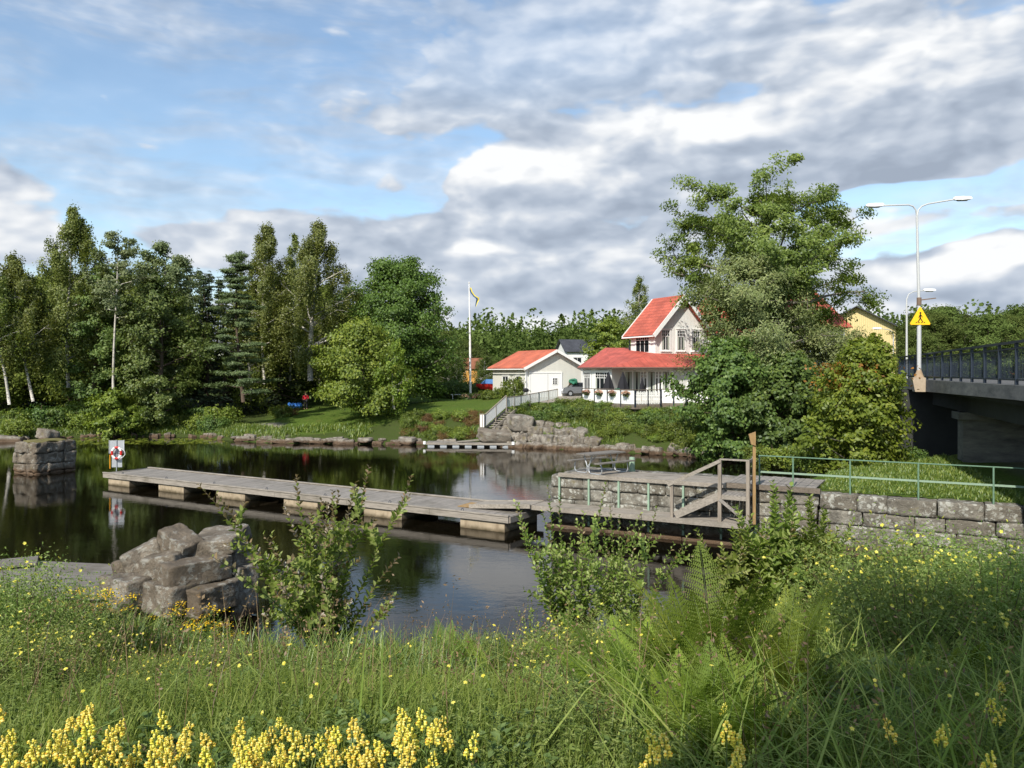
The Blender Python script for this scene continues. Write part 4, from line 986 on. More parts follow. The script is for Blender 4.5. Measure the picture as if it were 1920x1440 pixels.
# ---------------------------------------------------------------- the big house
H0 = XY(1228, 70); HT = empty('house', (H0[0], H0[1], 0), BR, 'two-storey pale grey timber house with red roofs and a glazed front extension', 'house')
FZ = 3.25; WU = 5.8; HE = 9.35; HP = 12.4; LU = 3.6; UZ = 7.2
mb = MB(); mb.prism([(0, 0), (WU, 0), (WU, LU+4), (0, LU)], 5.5, HE)
mb.add([(0, 0, HE), (WU, 0, HE), (WU/2, 0, HP)], [(0, 1, 2)]); mb.add([(0, LU, HE), (WU, LU+4, HE), (WU/2, LU+1, HP)], [(2, 1, 0)])
mb.build('wall', M['siding_house'], HT)
hs_ = (HP-HE)/(WU/2); ov = .55
roof_faces('roof', [[(-ov, -ov, HE-hs_*ov+.14), (WU/2, -ov, HP+.14), (WU/2, LU+.5, HP+.14), (-ov, LU+.5, HE-hs_*ov+.14)], [(WU/2, -ov, HP+.14), (WU+ov, -ov, HE-hs_*ov+.14), (WU+ov, LU+.5, HE-hs_*ov+.14), (WU/2, LU+.5, HP+.14)]], 'tile_red', HT, .12)
mb = MB(); zz = HE-hs_*ov+.02
mb.bar((-ov, -ov-.03, zz), (WU/2, -ov-.03, HP+.02), .06, .36); mb.bar((WU+ov, -ov-.03, zz), (WU/2, -ov-.03, HP+.02), .06, .36)
mb.bar((-ov, LU+.53, zz), (WU/2, LU+.53, HP+.02), .06, .3)
mb.build('bargeboard', M['white'], HT)
mb = MB(); mb.tube([(-ov-.07, -ov, zz-.02), (-ov-.07, LU+.5, zz-.02)], .07, 6); mb.build('gutter', M['white'], HT)
mb = MB(); mb.tube([(-ov, LU+.2, zz-.05), (-.3, LU+.2, HE-.55), (-.12, LU+.06, HE-.8), (-.12, LU+.06, UZ)], .06, 6); mb.build('downpipe', M['dark_metal'], HT)
mb = MB(); mb.box(-.02, .16, -.03, 0, UZ-.3, HE); mb.box(-.03, 0, -.02, .16, UZ-.3, HE); mb.box(0, WU, -.035, 0, UZ-.1, UZ+.12); mb.box(-.035, 0, 0, LU, UZ-.1, UZ+.12); mb.build('corner_board', M['white'], HT)
window(HT, (0, 2.75, UZ+.25), (0, -1), 1.9, 1.6, 3, .5, 1, True, .13)
for x in (.75, 2.45, 4.1): window(HT, (x, 0, UZ+.45), (1, 0), .82, 1.7, 2, .5, 1, True, .13, curtain=True)
# ground floor extension; plan points in world then to local
def toL(px, Y_, z=0.):
    x, y = XY(px, Y_); v = Matrix.Rotation(-BR, 3, 'Z') @ Vector((x-H0[0], y-H0[1], 0)); return Vector((v.x, v.y, z))
pA, pB, pC, pD, pE, pF = [toL(*q) for q in ((1093, 72.5), (1110, 69.6), (1147, 66.8), (1166, 68.6), (1262, 67.6), (1345, 69.8))]
EZ = 6.02
mb = MB(); pl = [(p.x, p.y) for p in (pA, pB, pC, pD, pE, pF)]+[tuple(toL(1345, 76)[:2]), tuple(toL(1093, 76)[:2])]
mb.prism(pl, FZ-1.2, EZ, True); mb.build('ground_floor_wall', M['siding_white'], HT)
def off(px, Y_, z=EZ+.08): return toL(px, Y_, z)
Ao, Bo, Co, Do, Eo = off(1082.5, 73), off(1105, 69.2), off(1147, 65.9), off(1262, 66.7), off(1352, 68.9)
t1, t2 = toL(1135, 75, 7.95), toL(1186, 74.5, 7.93)
cw = Vector((-.02, -.02, UZ+.12)); cw2 = Vector((WU+.2, -.02, UZ+.12)); bw_ = Vector((-.02, LU, UZ+.45))
roof_faces('extension_roof', [[Ao, Bo, t1], [Bo, Co, t1], [Co, cw, bw_, t2, t1], [Co, Do, cw], [Do, Eo, cw2, cw]], 'seam_red', HT, .06)
mb = MB(); pts = [Ao, Bo, Co, Do, Eo]
for a, b in zip(pts[:-1], pts[1:]): mb.tube([a-Vector((0, 0, .08)), b-Vector((0, 0, .08))], .055, 6)
mb.build('gutter', mat_plain('brown_gutter', (.16, .11, .09), .6), HT)
def wseg(pa, pb, lst, z0, h, **k):
    d = (pb-pa); Ls = d.length; d.normalize()
    for u0, u1 in lst: window(HT, pa+d*(u0*Ls)+Vector((0, 0, z0)), (d.x, d.y), (u1-u0)*Ls, h, **k)
wseg(pA, pB, [(.18, .82)], FZ+.62, 1.75, nx=2, top=.42, fr=.12)
wseg(pB, pC, [(.2, .86)], FZ+.62, 1.75, nx=3, top=.42, fr=.12, curtain=True)
wseg(pD, pE, [(.07, .2)], FZ+.5, 1.95, nx=1, top=.0, fr=.05, curtain=True)
for u in (.23, .52, .80):
    wseg(pD, pE, [(u, u+.13)], FZ+.5, 1.95, nx=1, fr=.05, sill=False, curtain=True)
    wseg(pD, pE, [(u+.15, u+.185), (u+.215, u+.25)] if u < .7 else [(u+.15, u+.19)], FZ+.5, 1.95, nx=1, top=.5, fr=.05, sill=False)
mb = MB(); d = (pE-pD).normalized(); o = Vector((d.y, -d.x, 0)); Ls = (pE-pD).length
for z0, z1, dep in ((FZ+.36, FZ+.44, .14), (FZ+2.55, FZ+2.72, .08)): mb.obox(pD+d*Ls/2+o*dep/2+Vector((0, 0, (z0+z1)/2)), d, o, (0, 0, 1), (Ls, dep, z1-z0))
mb.build('sill_board', M['white'], HT)
mb = MB(); d = (pF-pE).normalized(); o = Vector((d.y, -d.x, 0)); Ls = (pF-pE).length
mb.obox(pE+d*Ls*.52+o*.02+Vector((0, 0, FZ+1.08)), d, o, (0, 0, 1), (1.7, .05, 2.1)); dd_ = mb.build('door', M['glass'], HT)
mb = MB(); mb.obox(pE+d*(Ls*.52-.92)+o*.05+Vector((0, 0, FZ+1.1)), d, o, (0, 0, 1), (.14, .1, 2.3)); mb.obox(pE+d*(Ls*.52+.92)+o*.05+Vector((0, 0, FZ+1.1)), d, o, (0, 0, 1), (.14, .1, 2.3)); mb.obox(pE+d*(Ls*.52)+o*.05+Vector((0, 0, FZ+2.25)), d, o, (0, 0, 1), (1.98, .1, .14)); mb.build('door_frame', M['white'], dd_)
# the main wings, mostly behind the trees
def toLw(x, y, z): v = Matrix.Rotation(-BR, 3, 'Z') @ Vector((x-H0[0], y-H0[1], 0)); return (v.x, v.y, z)
mx0, mx1, my0, my1 = XY(1335, 76)[0], XY(1470, 76)[0], 76, 84
mb = MB(); cr = [(mx0-2, my0), (mx1+3, my0), (mx1+3, my1), (mx0-2, my1)]
mb.prism([toLw(x, y, 0)[:2] for x, y in cr], FZ-1, 9.2); mb.build('wing_wall', M['siding_house'], HT)
my = (my0+my1)/2
roof_faces('wing_roof', [[toLw(mx0-3, my0-.5, 9.2), toLw(mx1+3.5, my0-.5, 9.2), toLw(mx1+2, my, 13.2), toLw(mx0+.5, my, 13.2)], [toLw(mx1+3.5, my1+.5, 9.2), toLw(mx0-3, my1+.5, 9.2), toLw(mx0+.5, my, 13.2), toLw(mx1+2, my, 13.2)],
    [toLw(mx0-3, my1+.5, 9.2), toLw(mx0-3, my0-.5, 9.2), toLw(mx0+.5, my, 13.2)]], 'tile_red', HT)
rx = XY(1500, 74)[0]; hw2 = 2.7
mb = MB(); mb.prism([toLw(x, y, 0)[:2] for x, y in ((rx-hw2, 70.5), (rx+hw2, 70.5), (rx+hw2, 78), (rx-hw2, 78))], FZ-1, 9.6); mb.build('wing_wall', M['siding_white'], HT)
e = [(rx-hw2-.5, 70), (rx+hw2+.5, 70), (rx+hw2+.5, 78.5), (rx-hw2-.5, 78.5)]; zE = 9.6; tp = (rx, 74.2, 14.6)
roof_faces('wing_roof', [[toLw(*e[i], zE), toLw(*e[(i+1) % 4], zE), toLw(*tp)] for i in range(4)], 'seam_red', HT)
for px, w_ in ((1478, 1.1), (1497, 1.1), (1530, 1.4)):
    x, y = XY(px, 70.5); a = toLw(x, 70.5, 0); window(HT, (a[0], a[1], FZ+.9), (math.cos(-BR), math.sin(-BR)), w_, 1.9, 2, 0, 1, True, .12)
for px in (1478, 1508):
    x, y = XY(px, 70.5); a = toLw(x, 70.5, 0); window(HT, (a[0], a[1], 7.2), (math.cos(-BR), math.sin(-BR)), 1.1, 1.6, 2, .4, 1, True, .12)

# terrace with white fence panels
tr = empty('terrace', (0, 0, 0), 0, 'white-railed timber terrace built out over the bank in front of the house', 'terrace')
T = [XY(1092, 70.5), XY(1092, 65.8), XY(1191, 60.2), XY(1238, 61.0), XY(1240, 62.9), XY(1334, 61.8), XY(1350, 69.9), XY(1200, 69.5)]
mb = MB(); mb.prism(T, FZ-.12, FZ); mb.build('floor', M['wood_y'], tr)
mb = MB()
for a, b in ((1, 2), (2, 3), (3, 4), (4, 5)): mb.bar((*T[a], FZ-.22), (*T[b], FZ-.22), .08, .3)
mb.build('fascia', M['wood_dark'], tr)
def terr_panel(px0, Y0, px1, Y1, n, kinds):
    a = Vector((*XY(px0, Y0), FZ)); b = Vector((*XY(px1, Y1), FZ)); d = (b-a)/n; u = d.normalized(); o = Vector((u.y, -u.x, 0)); z = Vector((0, 0, 1))
    for k in range(n):
        p0 = a+d*k; p1 = a+d*(k+1)
        f = MB()
        if kinds[k] == 'solid':
            f.obox((p0+p1)/2+z*.5+o*.03, u, o, z, (d.length-.16, .03, 1.0))
            f.obox((p0+p1)/2+z*.97+o*.05, u, o, z, (d.length-.2, .03, .08))
        else:
            m_ = int(d.length/.15)
            for i in range(m_): f.obox(p0+u*(.12+i*.15+.03)+z*(.5-(.03 if i % 2 else 0))+o*.03, u, o, z, (.095, .02, .94))
            for zz in (.16, .82): f.obox((p0+p1)/2+z*zz+o*.01, u, o, z, (d.length-.1, .03, .07))
        f.build('fence_panel', M['white'], tr)
    for k in range(n+1):
        mb = MB(); mb.obox(a+d*k+z*.42+o*.0, u, o, z, (.1, .1, 1.3)); mb.build('fence_post', M['dark_metal'] if k % 1 == 0 else M['white'], tr)
    mb = MB(); mb.bar(a+z*1.08, b+z*1.08, .12, .05); mb.build('handrail', M['wood_dark'], tr)
    return a, d, o
a_, d_, o_ = terr_panel(1092, 65.8, 1191, 60.2, 4, ['solid']*4)
terr_panel(1191, 60.2, 1238, 61.0, 2, ['picket']*2)
terr_panel(1240, 62.9, 1334, 61.8, 4, ['solid']*4)
for px, Y_ in ((1100, 65), (1150, 62), (1191, 60.5), (1238, 61.3), (1290, 62.4), (1330, 62)):
    x, y = XY(px, Y_); mb = MB(); mb.box(x-.1, x+.1, y+.1, y+.3, gz(x, y)-.3, FZ-.12); mb.build('support_post', M['wood_dark'], tr)
basket_pos = [(a_+d_*(k+.5)+o_*.22+Vector((0, 0, .78))) for k in range(4)]+[Vector((*XY(1277, 62.3), FZ+.8))]

def parasol(px, Y_, top, label, lean=0., s=1.):
    x, y = XY(px, Y_); o = empty('closed_parasol', (x, y, FZ), 0, label, 'parasol', 'closed black parasols on the terrace'); h = (Zat(top, Y_)-FZ)
    mb = MB(); mb.tube([(0, 0, 0), (lean*h, 0, h)], .025, 6); mb.build('pole', M['wood_tan'], o)
    mb = MB(); n = 12; rings = []
    for t, r_ in ((.28, .26), (.3, .33), (.42, .32), (.6, .25), (.8, .14), (.93, .06), (1., .02)):
        rings.append([(lean*h*t+r_*s*math.cos(2*math.pi*k/n)*(1 if k % 2 else .78), r_*s*math.sin(2*math.pi*k/n)*(1 if k % 2 else .78), h*t) for k in range(n)])
    mb.add([p for r_ in rings for p in r_], [(i*n+k, i*n+(k+1) % n, (i+1)*n+(k+1) % n, (i+1)*n+k) for i in range(len(rings)-1) for k in range(n)]+[tuple(range(n-1, -1, -1))])
    mb.build('canopy', M['black'], o)
    mb = MB(); mb.tube([(0, 0, 0), (0, 0, .08)], .28, 10); mb.build('base', M['dark'], o)
parasol(1141, 64.5, 697, 'leftmost closed black parasol on the terrace, in front of the corner window', 0, 1.6)
parasol(1168, 64.2, 697, 'second closed black parasol from the left, beside the recessed wall of the house', 0, 1.65)
parasol(1203, 64.6, 705, 'slim leaning closed parasol on the terrace before the large dark windows', .03, .8)
def garden_chair(px, Y_, label):
    x, y = XY(px, Y_); o = empty('garden_chair', (x, y, FZ), R(200), label, 'garden chair', 'garden chairs on the terrace')
    mb = MB(); mb.box(-.22, .22, -.22, .22, .42, .46); mb.build('seat', M['tarp'], o); mb = MB(); mb.hexa([(-.22, .2, .46), (.22, .2, .46), (.22, .25, .46), (-.22, .25, .46), (-.2, .3, 1.15), (.2, .3, 1.15), (.2, .34, 1.15), (-.2, .34, 1.15)]); mb.build('backrest', M['tarp'], o)
    for a, b in ((-.2, -.2), (.2, -.2), (-.2, .2), (.2, .2)): mb = MB(); mb.box(a-.02, a+.02, b-.02, b+.02, 0, .42); mb.build('leg', M['tarp'], o)
M['tarp'] = mat_plain('green_plastic', (.03, .16, .10), .5)
garden_chair(1154, 62.8, 'green garden chair between the two left parasols'); 

# ---------------------------------------------------------------- flagpole with its pennant
fx, fy = XY(882, 84.5); FP = empty('flagpole', (fx, fy, gz(fx, fy)), 0, 'tall white flagpole on the lawn', 'flagpole'); fh = Zat(531, fy)-gz(fx, fy)
mb = MB(); mb.tube([(0, 0, 0), (-.04, 0, fh*.5), (-.14, 0, fh)], [.13, .105, .05], 12); mb.build('pole', M['white'], FP, True)
mb = MB(); mb.tube([(-.14, 0, fh-.03), (-.14, 0, fh+.07), (-.14, 0, fh+.14)], [.05, .11, .03], 10); mb.build('finial', M['white'], FP, True)
mb = MB(); mb.box(-.3, .3, -.3, .3, -.1, .12); mb.build('plinth', M['concrete'], FP)
m, N, b, o = new_mat('pennant_cloth'); uvn = N.n('ShaderNodeUVMap'); s = N.n('ShaderNodeSeparateXYZ'); N.c(uvn.outputs[0], s.inputs[0])
N.c(N.mix(N.math('GREATER_THAN', s.outputs[1], .5), (.03, .09, .22), (.72, .58, .05)), b.inputs['Base Color']); b.inputs['Roughness'].default_value = .8
pn = MB(); cx = [(-.05, -.5), (.12, -.95), (.4, -1.35), (.62, -1.5), (.78, -1.62), (.74, -1.9), (.62, -2.25), (.55, -2.55)]; wd = [.22, .2, .18, .2, .3, .36, .24, .04]
vs = []; 
for i, ((x, z), w_) in enumerate(zip(cx, wd)):
    for j in range(3): vs.append((x+(j-1)*w_*.5, .12*math.sin(i*1.3+j*1.1), fh+z+(j-1)*w_*.35))
b0 = len(vs); vs2 = [(v[0], v[1]+.012, v[2]) for v in vs]
fs = [(i*3+j, i*3+j+1, i*3+j+4, i*3+j+3) for i in range(7) for j in range(2)]
pn.add(vs+vs2, fs+[tuple(k+b0 for k in f[::-1]) for f in fs])
po = pn.build('pennant', m, None, True); uv = po.data.uv_layers.new(name='UVMap')
for l in po.data.loops: uv.data[l.index].uv = (0, ((l.vertex_index % b0) % 3)/2.*1.1-.1)
po.location = FP.location; tag(po, 'blue and yellow pennant drooping from the top of the white flagpole', 'pennant')

# ---------------------------------------------------------------- garden stairs with white fence down to the small dock
gs = empty('garden_stairs', (0, 0, 0), 0, 'steep wooden steps with white slatted rail going down the bank to the small dock', 'stairs')
sP = [P(902, 826, 61.3), P(909, 802, 62.2), P(946, 765, 65.5)]
a, b = Vector((*XY(903, 61.4), .35)), Vector((*XY(912, 62.2), 1.35)); c = Vector((*XY(953, 64.0), 2.72))
mb = MB()
for p, q in ((a, b), (b, c)):
    for s in (0, .75):
        sh = Vector((s*.9, -s*.35, 0)); mb.bar(p+sh, q+sh, .05, .2)
mb.build('stringer', M['wood_y'], gs)
for (p, q, n) in ((a, b, 4), (b, c, 9)):
    for k in range(n): o = p+(q-p)*((k+.5)/n); mb = MB(); mb.rv = .2; mb.bar(o, o+Vector((.68, -.26, 0)), .24, .04); mb.build('step', M['wood_y'], gs)
def slat_fence(par, p, q, h=.95, sp=.14, w_=.115):
    d = q-p; Lx = d.length; u = d.normalized(); fl = Vector((u.x, u.y, 0)).normalized(); o = Vector((fl.y, -fl.x, 0)); m_ = int(math.hypot(d.x, d.y)/sp); f = MB()
    for i in range(m_):
        c_ = p+d*((i+.5)/m_); f.obox(c_+Vector((0, 0, .08+h/2))+o*.03, fl, o, (0, 0, 1), (w_, .02, h))
    f.build('slats', M['white'], par); mb = MB(); mb.bar(p+Vector((0, 0, h+.12)), q+Vector((0, 0, h+.12)), .1, .05); mb.build('handrail', M['wood_post'], par)
    for t in (0, .5, 1): c_ = p+d*t; mb = MB(); mb.box(c_.x-.05, c_.x+.05, c_.y-.05, c_.y+.05, c_.z-.3, c_.z+h+.16); mb.build('post', M['wood_post'], par)
slat_fence(gs, Vector((*XY(900, 61.8), 1.35)), Vector((*XY(909, 61.7), 1.35))); slat_fence(gs, Vector((*XY(909, 61.7), 1.4)), Vector((*XY(949, 63.6), 2.82)), .85)
pf = empty('picket_fence', (0, 0, 0), 0, 'white picket fence running from the top of the garden stairs towards the garage drive', 'fence')
for p0, p1 in (((950, 63.8, 2.82), (976, 65.4, 2.9)), ((976, 65.4, 2.9), (1010, 67.4, 3.1)), ((1010, 67.4, 3.1), (1045, 69.3, 3.35))):
    slat_fence(pf, Vector((*XY(p0[0], p0[1]), p0[2])), Vector((*XY(p1[0], p1[1]), p1[2])), .72, .2, .155)

sd_ = empty('small_dock', (*XY(797, 60.8), 0), R(-4.5), 'low wooden dock on black and white floats at the foot of the garden stairs', 'dock')
mb = MB(); planks(mb, (0, 0), (1, 0), (0, 1), 6.7, 1.5, .3, .14, .04, .01, 21, .01); mb.build('deck', M['wood_x'], sd_)
mb = MB(); mb.box(0, 6.7, -.05, 0, .16, .32); mb.box(0, 6.7, 1.5, 1.55, .16, .32); mb.build('frame', M['wood_y'], sd_)
for k in range(7): mb = MB(); mb.box(.2+k*.95, .2+k*.95+.5, .02, 1.4, -.2, .17); mb.build('float', M['galv'] if k % 7 else M['galv'], sd_)
mb = MB(); mb.box(.1, 6.6, .3, 1.2, -.2, .16); mb.build('float', M['dark'], sd_)
mb = MB(); mb.box(-.12, .06, -.15, .1, .2, .42); mb.box(6.62, 6.82, -.15, .1, .2, .42); mb.build('corner_fender', M['white'], sd_)
gp = empty('gangplank', (*XY(870, 60.8), .38), 0, 'thin plank laid from the small dock to the foot of the garden stairs', 'plank ramp')
mb = MB(); mb.bar((-.5, 0, 0), (1.35, .6, .12), .5, .05); mb.build('boards', M['wood_y'], gp)

# ---------------------------------------------------------------- far houses
def simple_house(name, label, x, y, z, rz, w_, d, eh, ph, wall, roof, wins=(), ov=.4, cat='house'):
    h = empty(name, (x, y, z), rz, label, cat); mb = MB(); mb.prism([(0, 0), (w_, 0), (w_, d), (0, d)], -1, eh)
    mb.add([(0, 0, eh), (0, d, eh), (0, d/2, ph), (w_, 0, eh), (w_, d, eh), (w_, d/2, ph)], [(0, 2, 1), (3, 4, 5)]); mb.build('wall', M[wall], h)
    s_ = (ph-eh)/(d/2)
    roof_faces('roof', [[(-ov, -ov, eh-s_*ov+.1), (w_+ov, -ov, eh-s_*ov+.1), (w_+ov, d/2, ph+.1), (-ov, d/2, ph+.1)], [(-ov, d+ov, eh-s_*ov+.1), (w_+ov, d+ov, eh-s_*ov+.1), (w_+ov, d/2, ph+.1), (-ov, d/2, ph+.1)]], roof, h)
    for p_, dv_, a_, b_ in wins: window(h, p_, dv_, a_, b_, 2, 0, 1, True, .1)
    return h
x, y = XY(845, 150); simple_house('bungalow', 'small orange bungalow with brown tiled roof left of the flagpole, half hidden by bushes', x-1, y, 3.0, R(-12), 6.2, 6, 3.4, 5.2, 'siding_orange', 'tile_brown', [((2, 0, 1.2), (1, 0), 1.2, 1.2)])
x, y = XY(884, 190); simple_house('white_house', 'long low white building far behind the flagpole', x, y, 3.7, 0, 13, 6, 1.9, 3.6, 'siding_white', 'roof_dark', [((2, 0, .8), (1, 0), 1.2, .8)])
x, y = XY(1063, 120); simple_house('villa', 'white villa with dark grey roof behind the garage', x, y, 3.4, R(10), 5.2, 7, 5.4, 7.2, 'siding_white', 'roof_dark', [((1.0, 0, 3.2), (1, 0), 1.2, 1.2), ((3.2, 0, 3.2), (1, 0), 1.0, 1.2)])
yx, yy = XY(1590, 92); simple_house('yellow_house', 'yellow house with dark roof and wide eaves behind the trees at the right', yx+5.5, yy, 5.0, R(62), 7, 8.2, 6.0, 8.3, 'siding_yellow', 'roof_dark', [], .8)

# ---------------------------------------------------------------- vehicles
def car(label, x, y, z, rz, paint, s=1.):
    c = empty('parked_car', (x, y, z), rz, label, 'car'); mb = MB()
    prof = [(-2.1, .35), (-2.12, .75), (-1.9, .95), (-1.05, 1.0), (-.55, 1.40), (.75, 1.42), (1.35, 1.0), (2.0, .88), (2.12, .6), (2.1, .35)]
    n = len(prof); vs = []
    for yy, k in ((-.82, 0), (-.86, 1), (.86, 1), (.82, 0)):
        for (px_, pz) in prof: vs.append((px_, yy*(1 if pz < 1.1 else .8), pz if k else pz*.985))
    fs = [(r*n+i, r*n+(i+1) % n, (r+1)*n+(i+1) % n, (r+1)*n+i) for r in range(3) for i in range(n)]+[tuple(range(n-1, -1, -1)), tuple(range(3*n, 4*n))]
    mb.add(vs, [f[::-1] for f in fs]); mb.build('body', paint, c)
    mb = MB()
    for sy_ in (-1, 1): mb.add([(-.9, sy_*.86, 1.02), (-.5, sy_*.72, 1.35), (.7, sy_*.72, 1.36), (1.15, sy_*.86, 1.03)], [(0, 1, 2, 3), (3, 2, 1, 0)])
    mb.add([(-1.1, -.66, 1.03), (-1.1, .66, 1.03), (-.6, .6, 1.39), (-.6, -.6, 1.39)], [(0, 1, 2, 3), (3, 2, 1, 0)]); mb.add([(1.38, -.66, 1.02), (1.38, .66, 1.02), (.82, .6, 1.41), (.82, -.6, 1.41)], [(0, 1, 2, 3), (3, 2, 1, 0)])
    mb.build('windows', M['glass'], c)
    for wx_ in (-1.35, 1.3):
        for wy_ in (-.8, .8):
            mb = MB(); mb.tube([(wx_, wy_-.1, .32), (wx_, wy_+.1, .32)], .32, 14); t = mb.build('wheel', M['dark'], c); mb = MB(); mb.tube([(wx_, wy_-.115, .32), (wx_, wy_+.115, .32)], .18, 10); mb.build('rim', M['galv'], t)
    for wy_ in (-.6, .6): mb = MB(); mb.box(2.05, 2.13, wy_-.15, wy_+.15, .62, .76); mb.build('headlight', M['white'], c)
    return c
x, y = XY(1079, 80.5); car('silver car beside the garage wall, partly behind the glazed extension', x+.2, y, 3.22, R(205), mat_plain('silver_paint', (.36, .37, .39), .3, .6, .05, bstr=0))
x, y = XY(1898, 75); car('red car beyond the bridge railing at the right edge', x, y, 5.15, R(170), M['red'])
x, y = XY(905, 120); car('white car parked on the road behind the flagpole hedge', x+1.2, y, 3.75, R(5), mat_plain('white_car_paint', (.7, .7, .7), .3, var=.02, bstr=0))
# green cover folded over the car's roof
nb = NB(); W, F = block_verts((.75, .7, .5), 8, .1, .09, 5, 3.); nb.add(W, F, .5); o = link_mesh('tarpaulin', nb.mesh('tarpaulin', M['tarp'], True)); x, y = XY(1074, 79.5); o.location = (x, y, 4.72); tag(o, 'bundled green tarpaulin lying on the silver car', 'tarpaulin')
nb = NB(); W, F = block_verts((1.5, 1.1, .35), 8, .1, .12, 6, 3.); nb.add(W, F, .5); o = link_mesh('tarpaulin', nb.mesh('tarpaulin', mat_plain('blue_tarp', (.03, .13, .42), .5), True)); x, y = XY(552, 82); o.location = (x, y, gz(x, y)+.55); tag(o, 'blue tarpaulin over garden things left of the person in red', 'tarpaulin')
bt = empty('rowing_boat', (*XY(921, 88), gz(*XY(921, 88))+.7), R(15), 'small red and blue boat behind the bushes left of the garage', 'boat')
mb = MB(); sec = [(-1.7, .05, .5), (-1.2, .45, .2), (0, .6, .1), (1.2, .5, .15), (1.7, .4, .3)]; vs = []
for xx, w_, zz in sec: vs += [(xx, -w_, .75), (xx, -w_*.7, zz), (xx, w_*.7, zz), (xx, w_, .75)]
mb.add(vs, [(i*4+k, i*4+4+k, i*4+5+k, i*4+1+k) for i in range(4) for k in range(3)]+[(i*4+3, i*4+7, i*4+4, i*4) for i in range(4)]+[(0, 1, 2, 3), (19, 18, 17, 16)]); mb.build('hull', M['red'], bt)
mb = MB(); mb.hexa([(-1.1, -.45, .76), (1.3, -.45, .76), (1.3, .45, .76), (-1.1, .45, .76), (-.6, -.2, 1.25), (.9, -.2, 1.25), (.9, .2, 1.25), (-.6, .2, 1.25)]); mb.build('cover', mat_plain('blue_cover', (.08, .2, .45), .6), bt)
# bench / white table by the hedge, barbecue by the garage
tb = empty('garden_bench', (*XY(866, 87.5), gz(*XY(866, 87.5))), 0, 'long low white garden bench under the hedge left of the flagpole', 'bench')
mb = MB(); mb.box(-1.2, 1.2, -.2, .2, .45, .52); mb.build('seat', M['white'], tb)
for s in (-1, 1): mb = MB(); mb.box(s*1.-.04, s*1.+.04, -.18, .18, 0, .45); mb.build('leg', M['white'], tb)
bq = empty('barbecue', (*XY(986, 76.2), gz(*XY(986, 76.2))), 0, 'black kettle barbecue beside the left corner of the garage', 'barbecue')
mb = MB(); mb.tube([(0, 0, .62), (0, 0, .7), (0, 0, .82), (0, 0, .95), (0, 0, 1.02)], [.1, .26, .31, .25, .05], 12); mb.build('kettle', M['black'], bq, True)
for k in range(3): a = k*2.1; mb = MB(); mb.tube([(.1*math.cos(a), .1*math.sin(a), .65), (.3*math.cos(a), .3*math.sin(a), 0)], .015, 5); mb.build('leg', M['galv'], bq)

# ---------------------------------------------------------------- the person on the lawn, in red
def skin_body(name, verts, edges, radii, mat, parent=None, sub=1):
    me = bpy.data.meshes.new(name); me.from_pydata(verts, edges, []); o = bpy.data.objects.new(name, me); col.objects.link(o)
    sk = o.modifiers.new('skin', 'SKIN')
    for i, r in enumerate(radii): me.skin_vertices[0].data[i].radius = (r, r) if isinstance(r, (int, float)) else r
    me.skin_vertices[0].data[0].use_root = True
    s = o.modifiers.new('sub', 'SUBSURF'); s.levels = sub; s.render_levels = sub
    dg = bpy.context.evaluated_depsgraph_get(); ev = bpy.data.meshes.new_from_object(o.evaluated_get(dg)); o.modifiers.clear(); o.data = ev
    for f in ev.polygons: f.use_smooth = True
    ev.materials.clear(); ev.materials.append(mat)
    if parent: o.parent = parent
    return o
ppx, ppy = XY(573, 82.5)
pe = empty('person', (ppx, ppy, gz(ppx, ppy)), R(20), 'standing person in a red jacket and dark trousers under the birches', 'person')
skin = mat_plain('skin', (.45, .27, .19), .6); dtrs = mat_plain('dark_trousers', (.02, .02, .028), .8); rj = mat_plain('red_jacket', (.55, .02, .04), .7)
V_ = [(0, 0, .95), (0, 0, 1.2), (0, 0, 1.42), (0, 0, 1.52), (0, -.01, 1.63), (0, -.02, 1.74),
      (.1, 0, .9), (.12, -.02, .5), (.13, .02, .08), (.13, -.12, .04), (-.1, 0, .9), (-.12, -.04, .5), (-.14, 0, .08), (-.14, -.14, .04),
      (.19, 0, 1.4), (.27, -.02, 1.15), (.2, -.22, 1.05), (.13, -.3, 1.08), (-.19, 0, 1.4), (-.28, .0, 1.14), (-.24, -.2, 1.0), (-.18, -.28, 1.0)]
E_ = [(0, 1), (1, 2), (2, 3), (3, 4), (4, 5), (0, 6), (6, 7), (7, 8), (8, 9), (0, 10), (10, 11), (11, 12), (12, 13), (2, 14), (14, 15), (15, 16), (16, 17), (2, 18), (18, 19), (19, 20), (20, 21)]
R_ = [(.16, .12), (.15, .11), (.17, .11), .06, .09, .07, .1, .07, .045, .035, .1, .07, .045, .035, .07, .05, .04, .03, .07, .05, .04, .03]
skin_body('body', V_, E_, R_, skin, pe)
skin_body('jacket', [(0, 0, .88), (0, 0, 1.2), (0, 0, 1.43), (.2, 0, 1.41), (.28, -.02, 1.15), (.22, -.18, 1.07), (-.2, 0, 1.41), (-.29, 0, 1.14), (-.25, -.17, 1.02)], [(0, 1), (1, 2), (2, 3), (3, 4), (4, 5), (2, 6), (6, 7), (7, 8)], [(.2, .16), (.19, .15), (.19, .14), .09, .075, .06, .09, .075, .06], rj, pe)
skin_body('trousers', [(0, 0, .95), (.1, 0, .9), (.12, -.02, .5), (.13, .02, .1), (-.1, 0, .9), (-.12, -.04, .5), (-.14, 0, .1)], [(0, 1), (1, 2), (2, 3), (0, 4), (4, 5), (5, 6)], [(.17, .13), .12, .09, .07, .12, .09, .07], dtrs, pe)
nb = NB(); W, F = block_verts((.2, .23, .2), 6, .1, .01, 3, 2.5); W = W+np.array([0, .015, 1.73]); nb.add(W, F); h_ = link_mesh('hair', nb.mesh('hair', mat_plain('brown_hair', (.08, .05, .03), .8), True), pe)
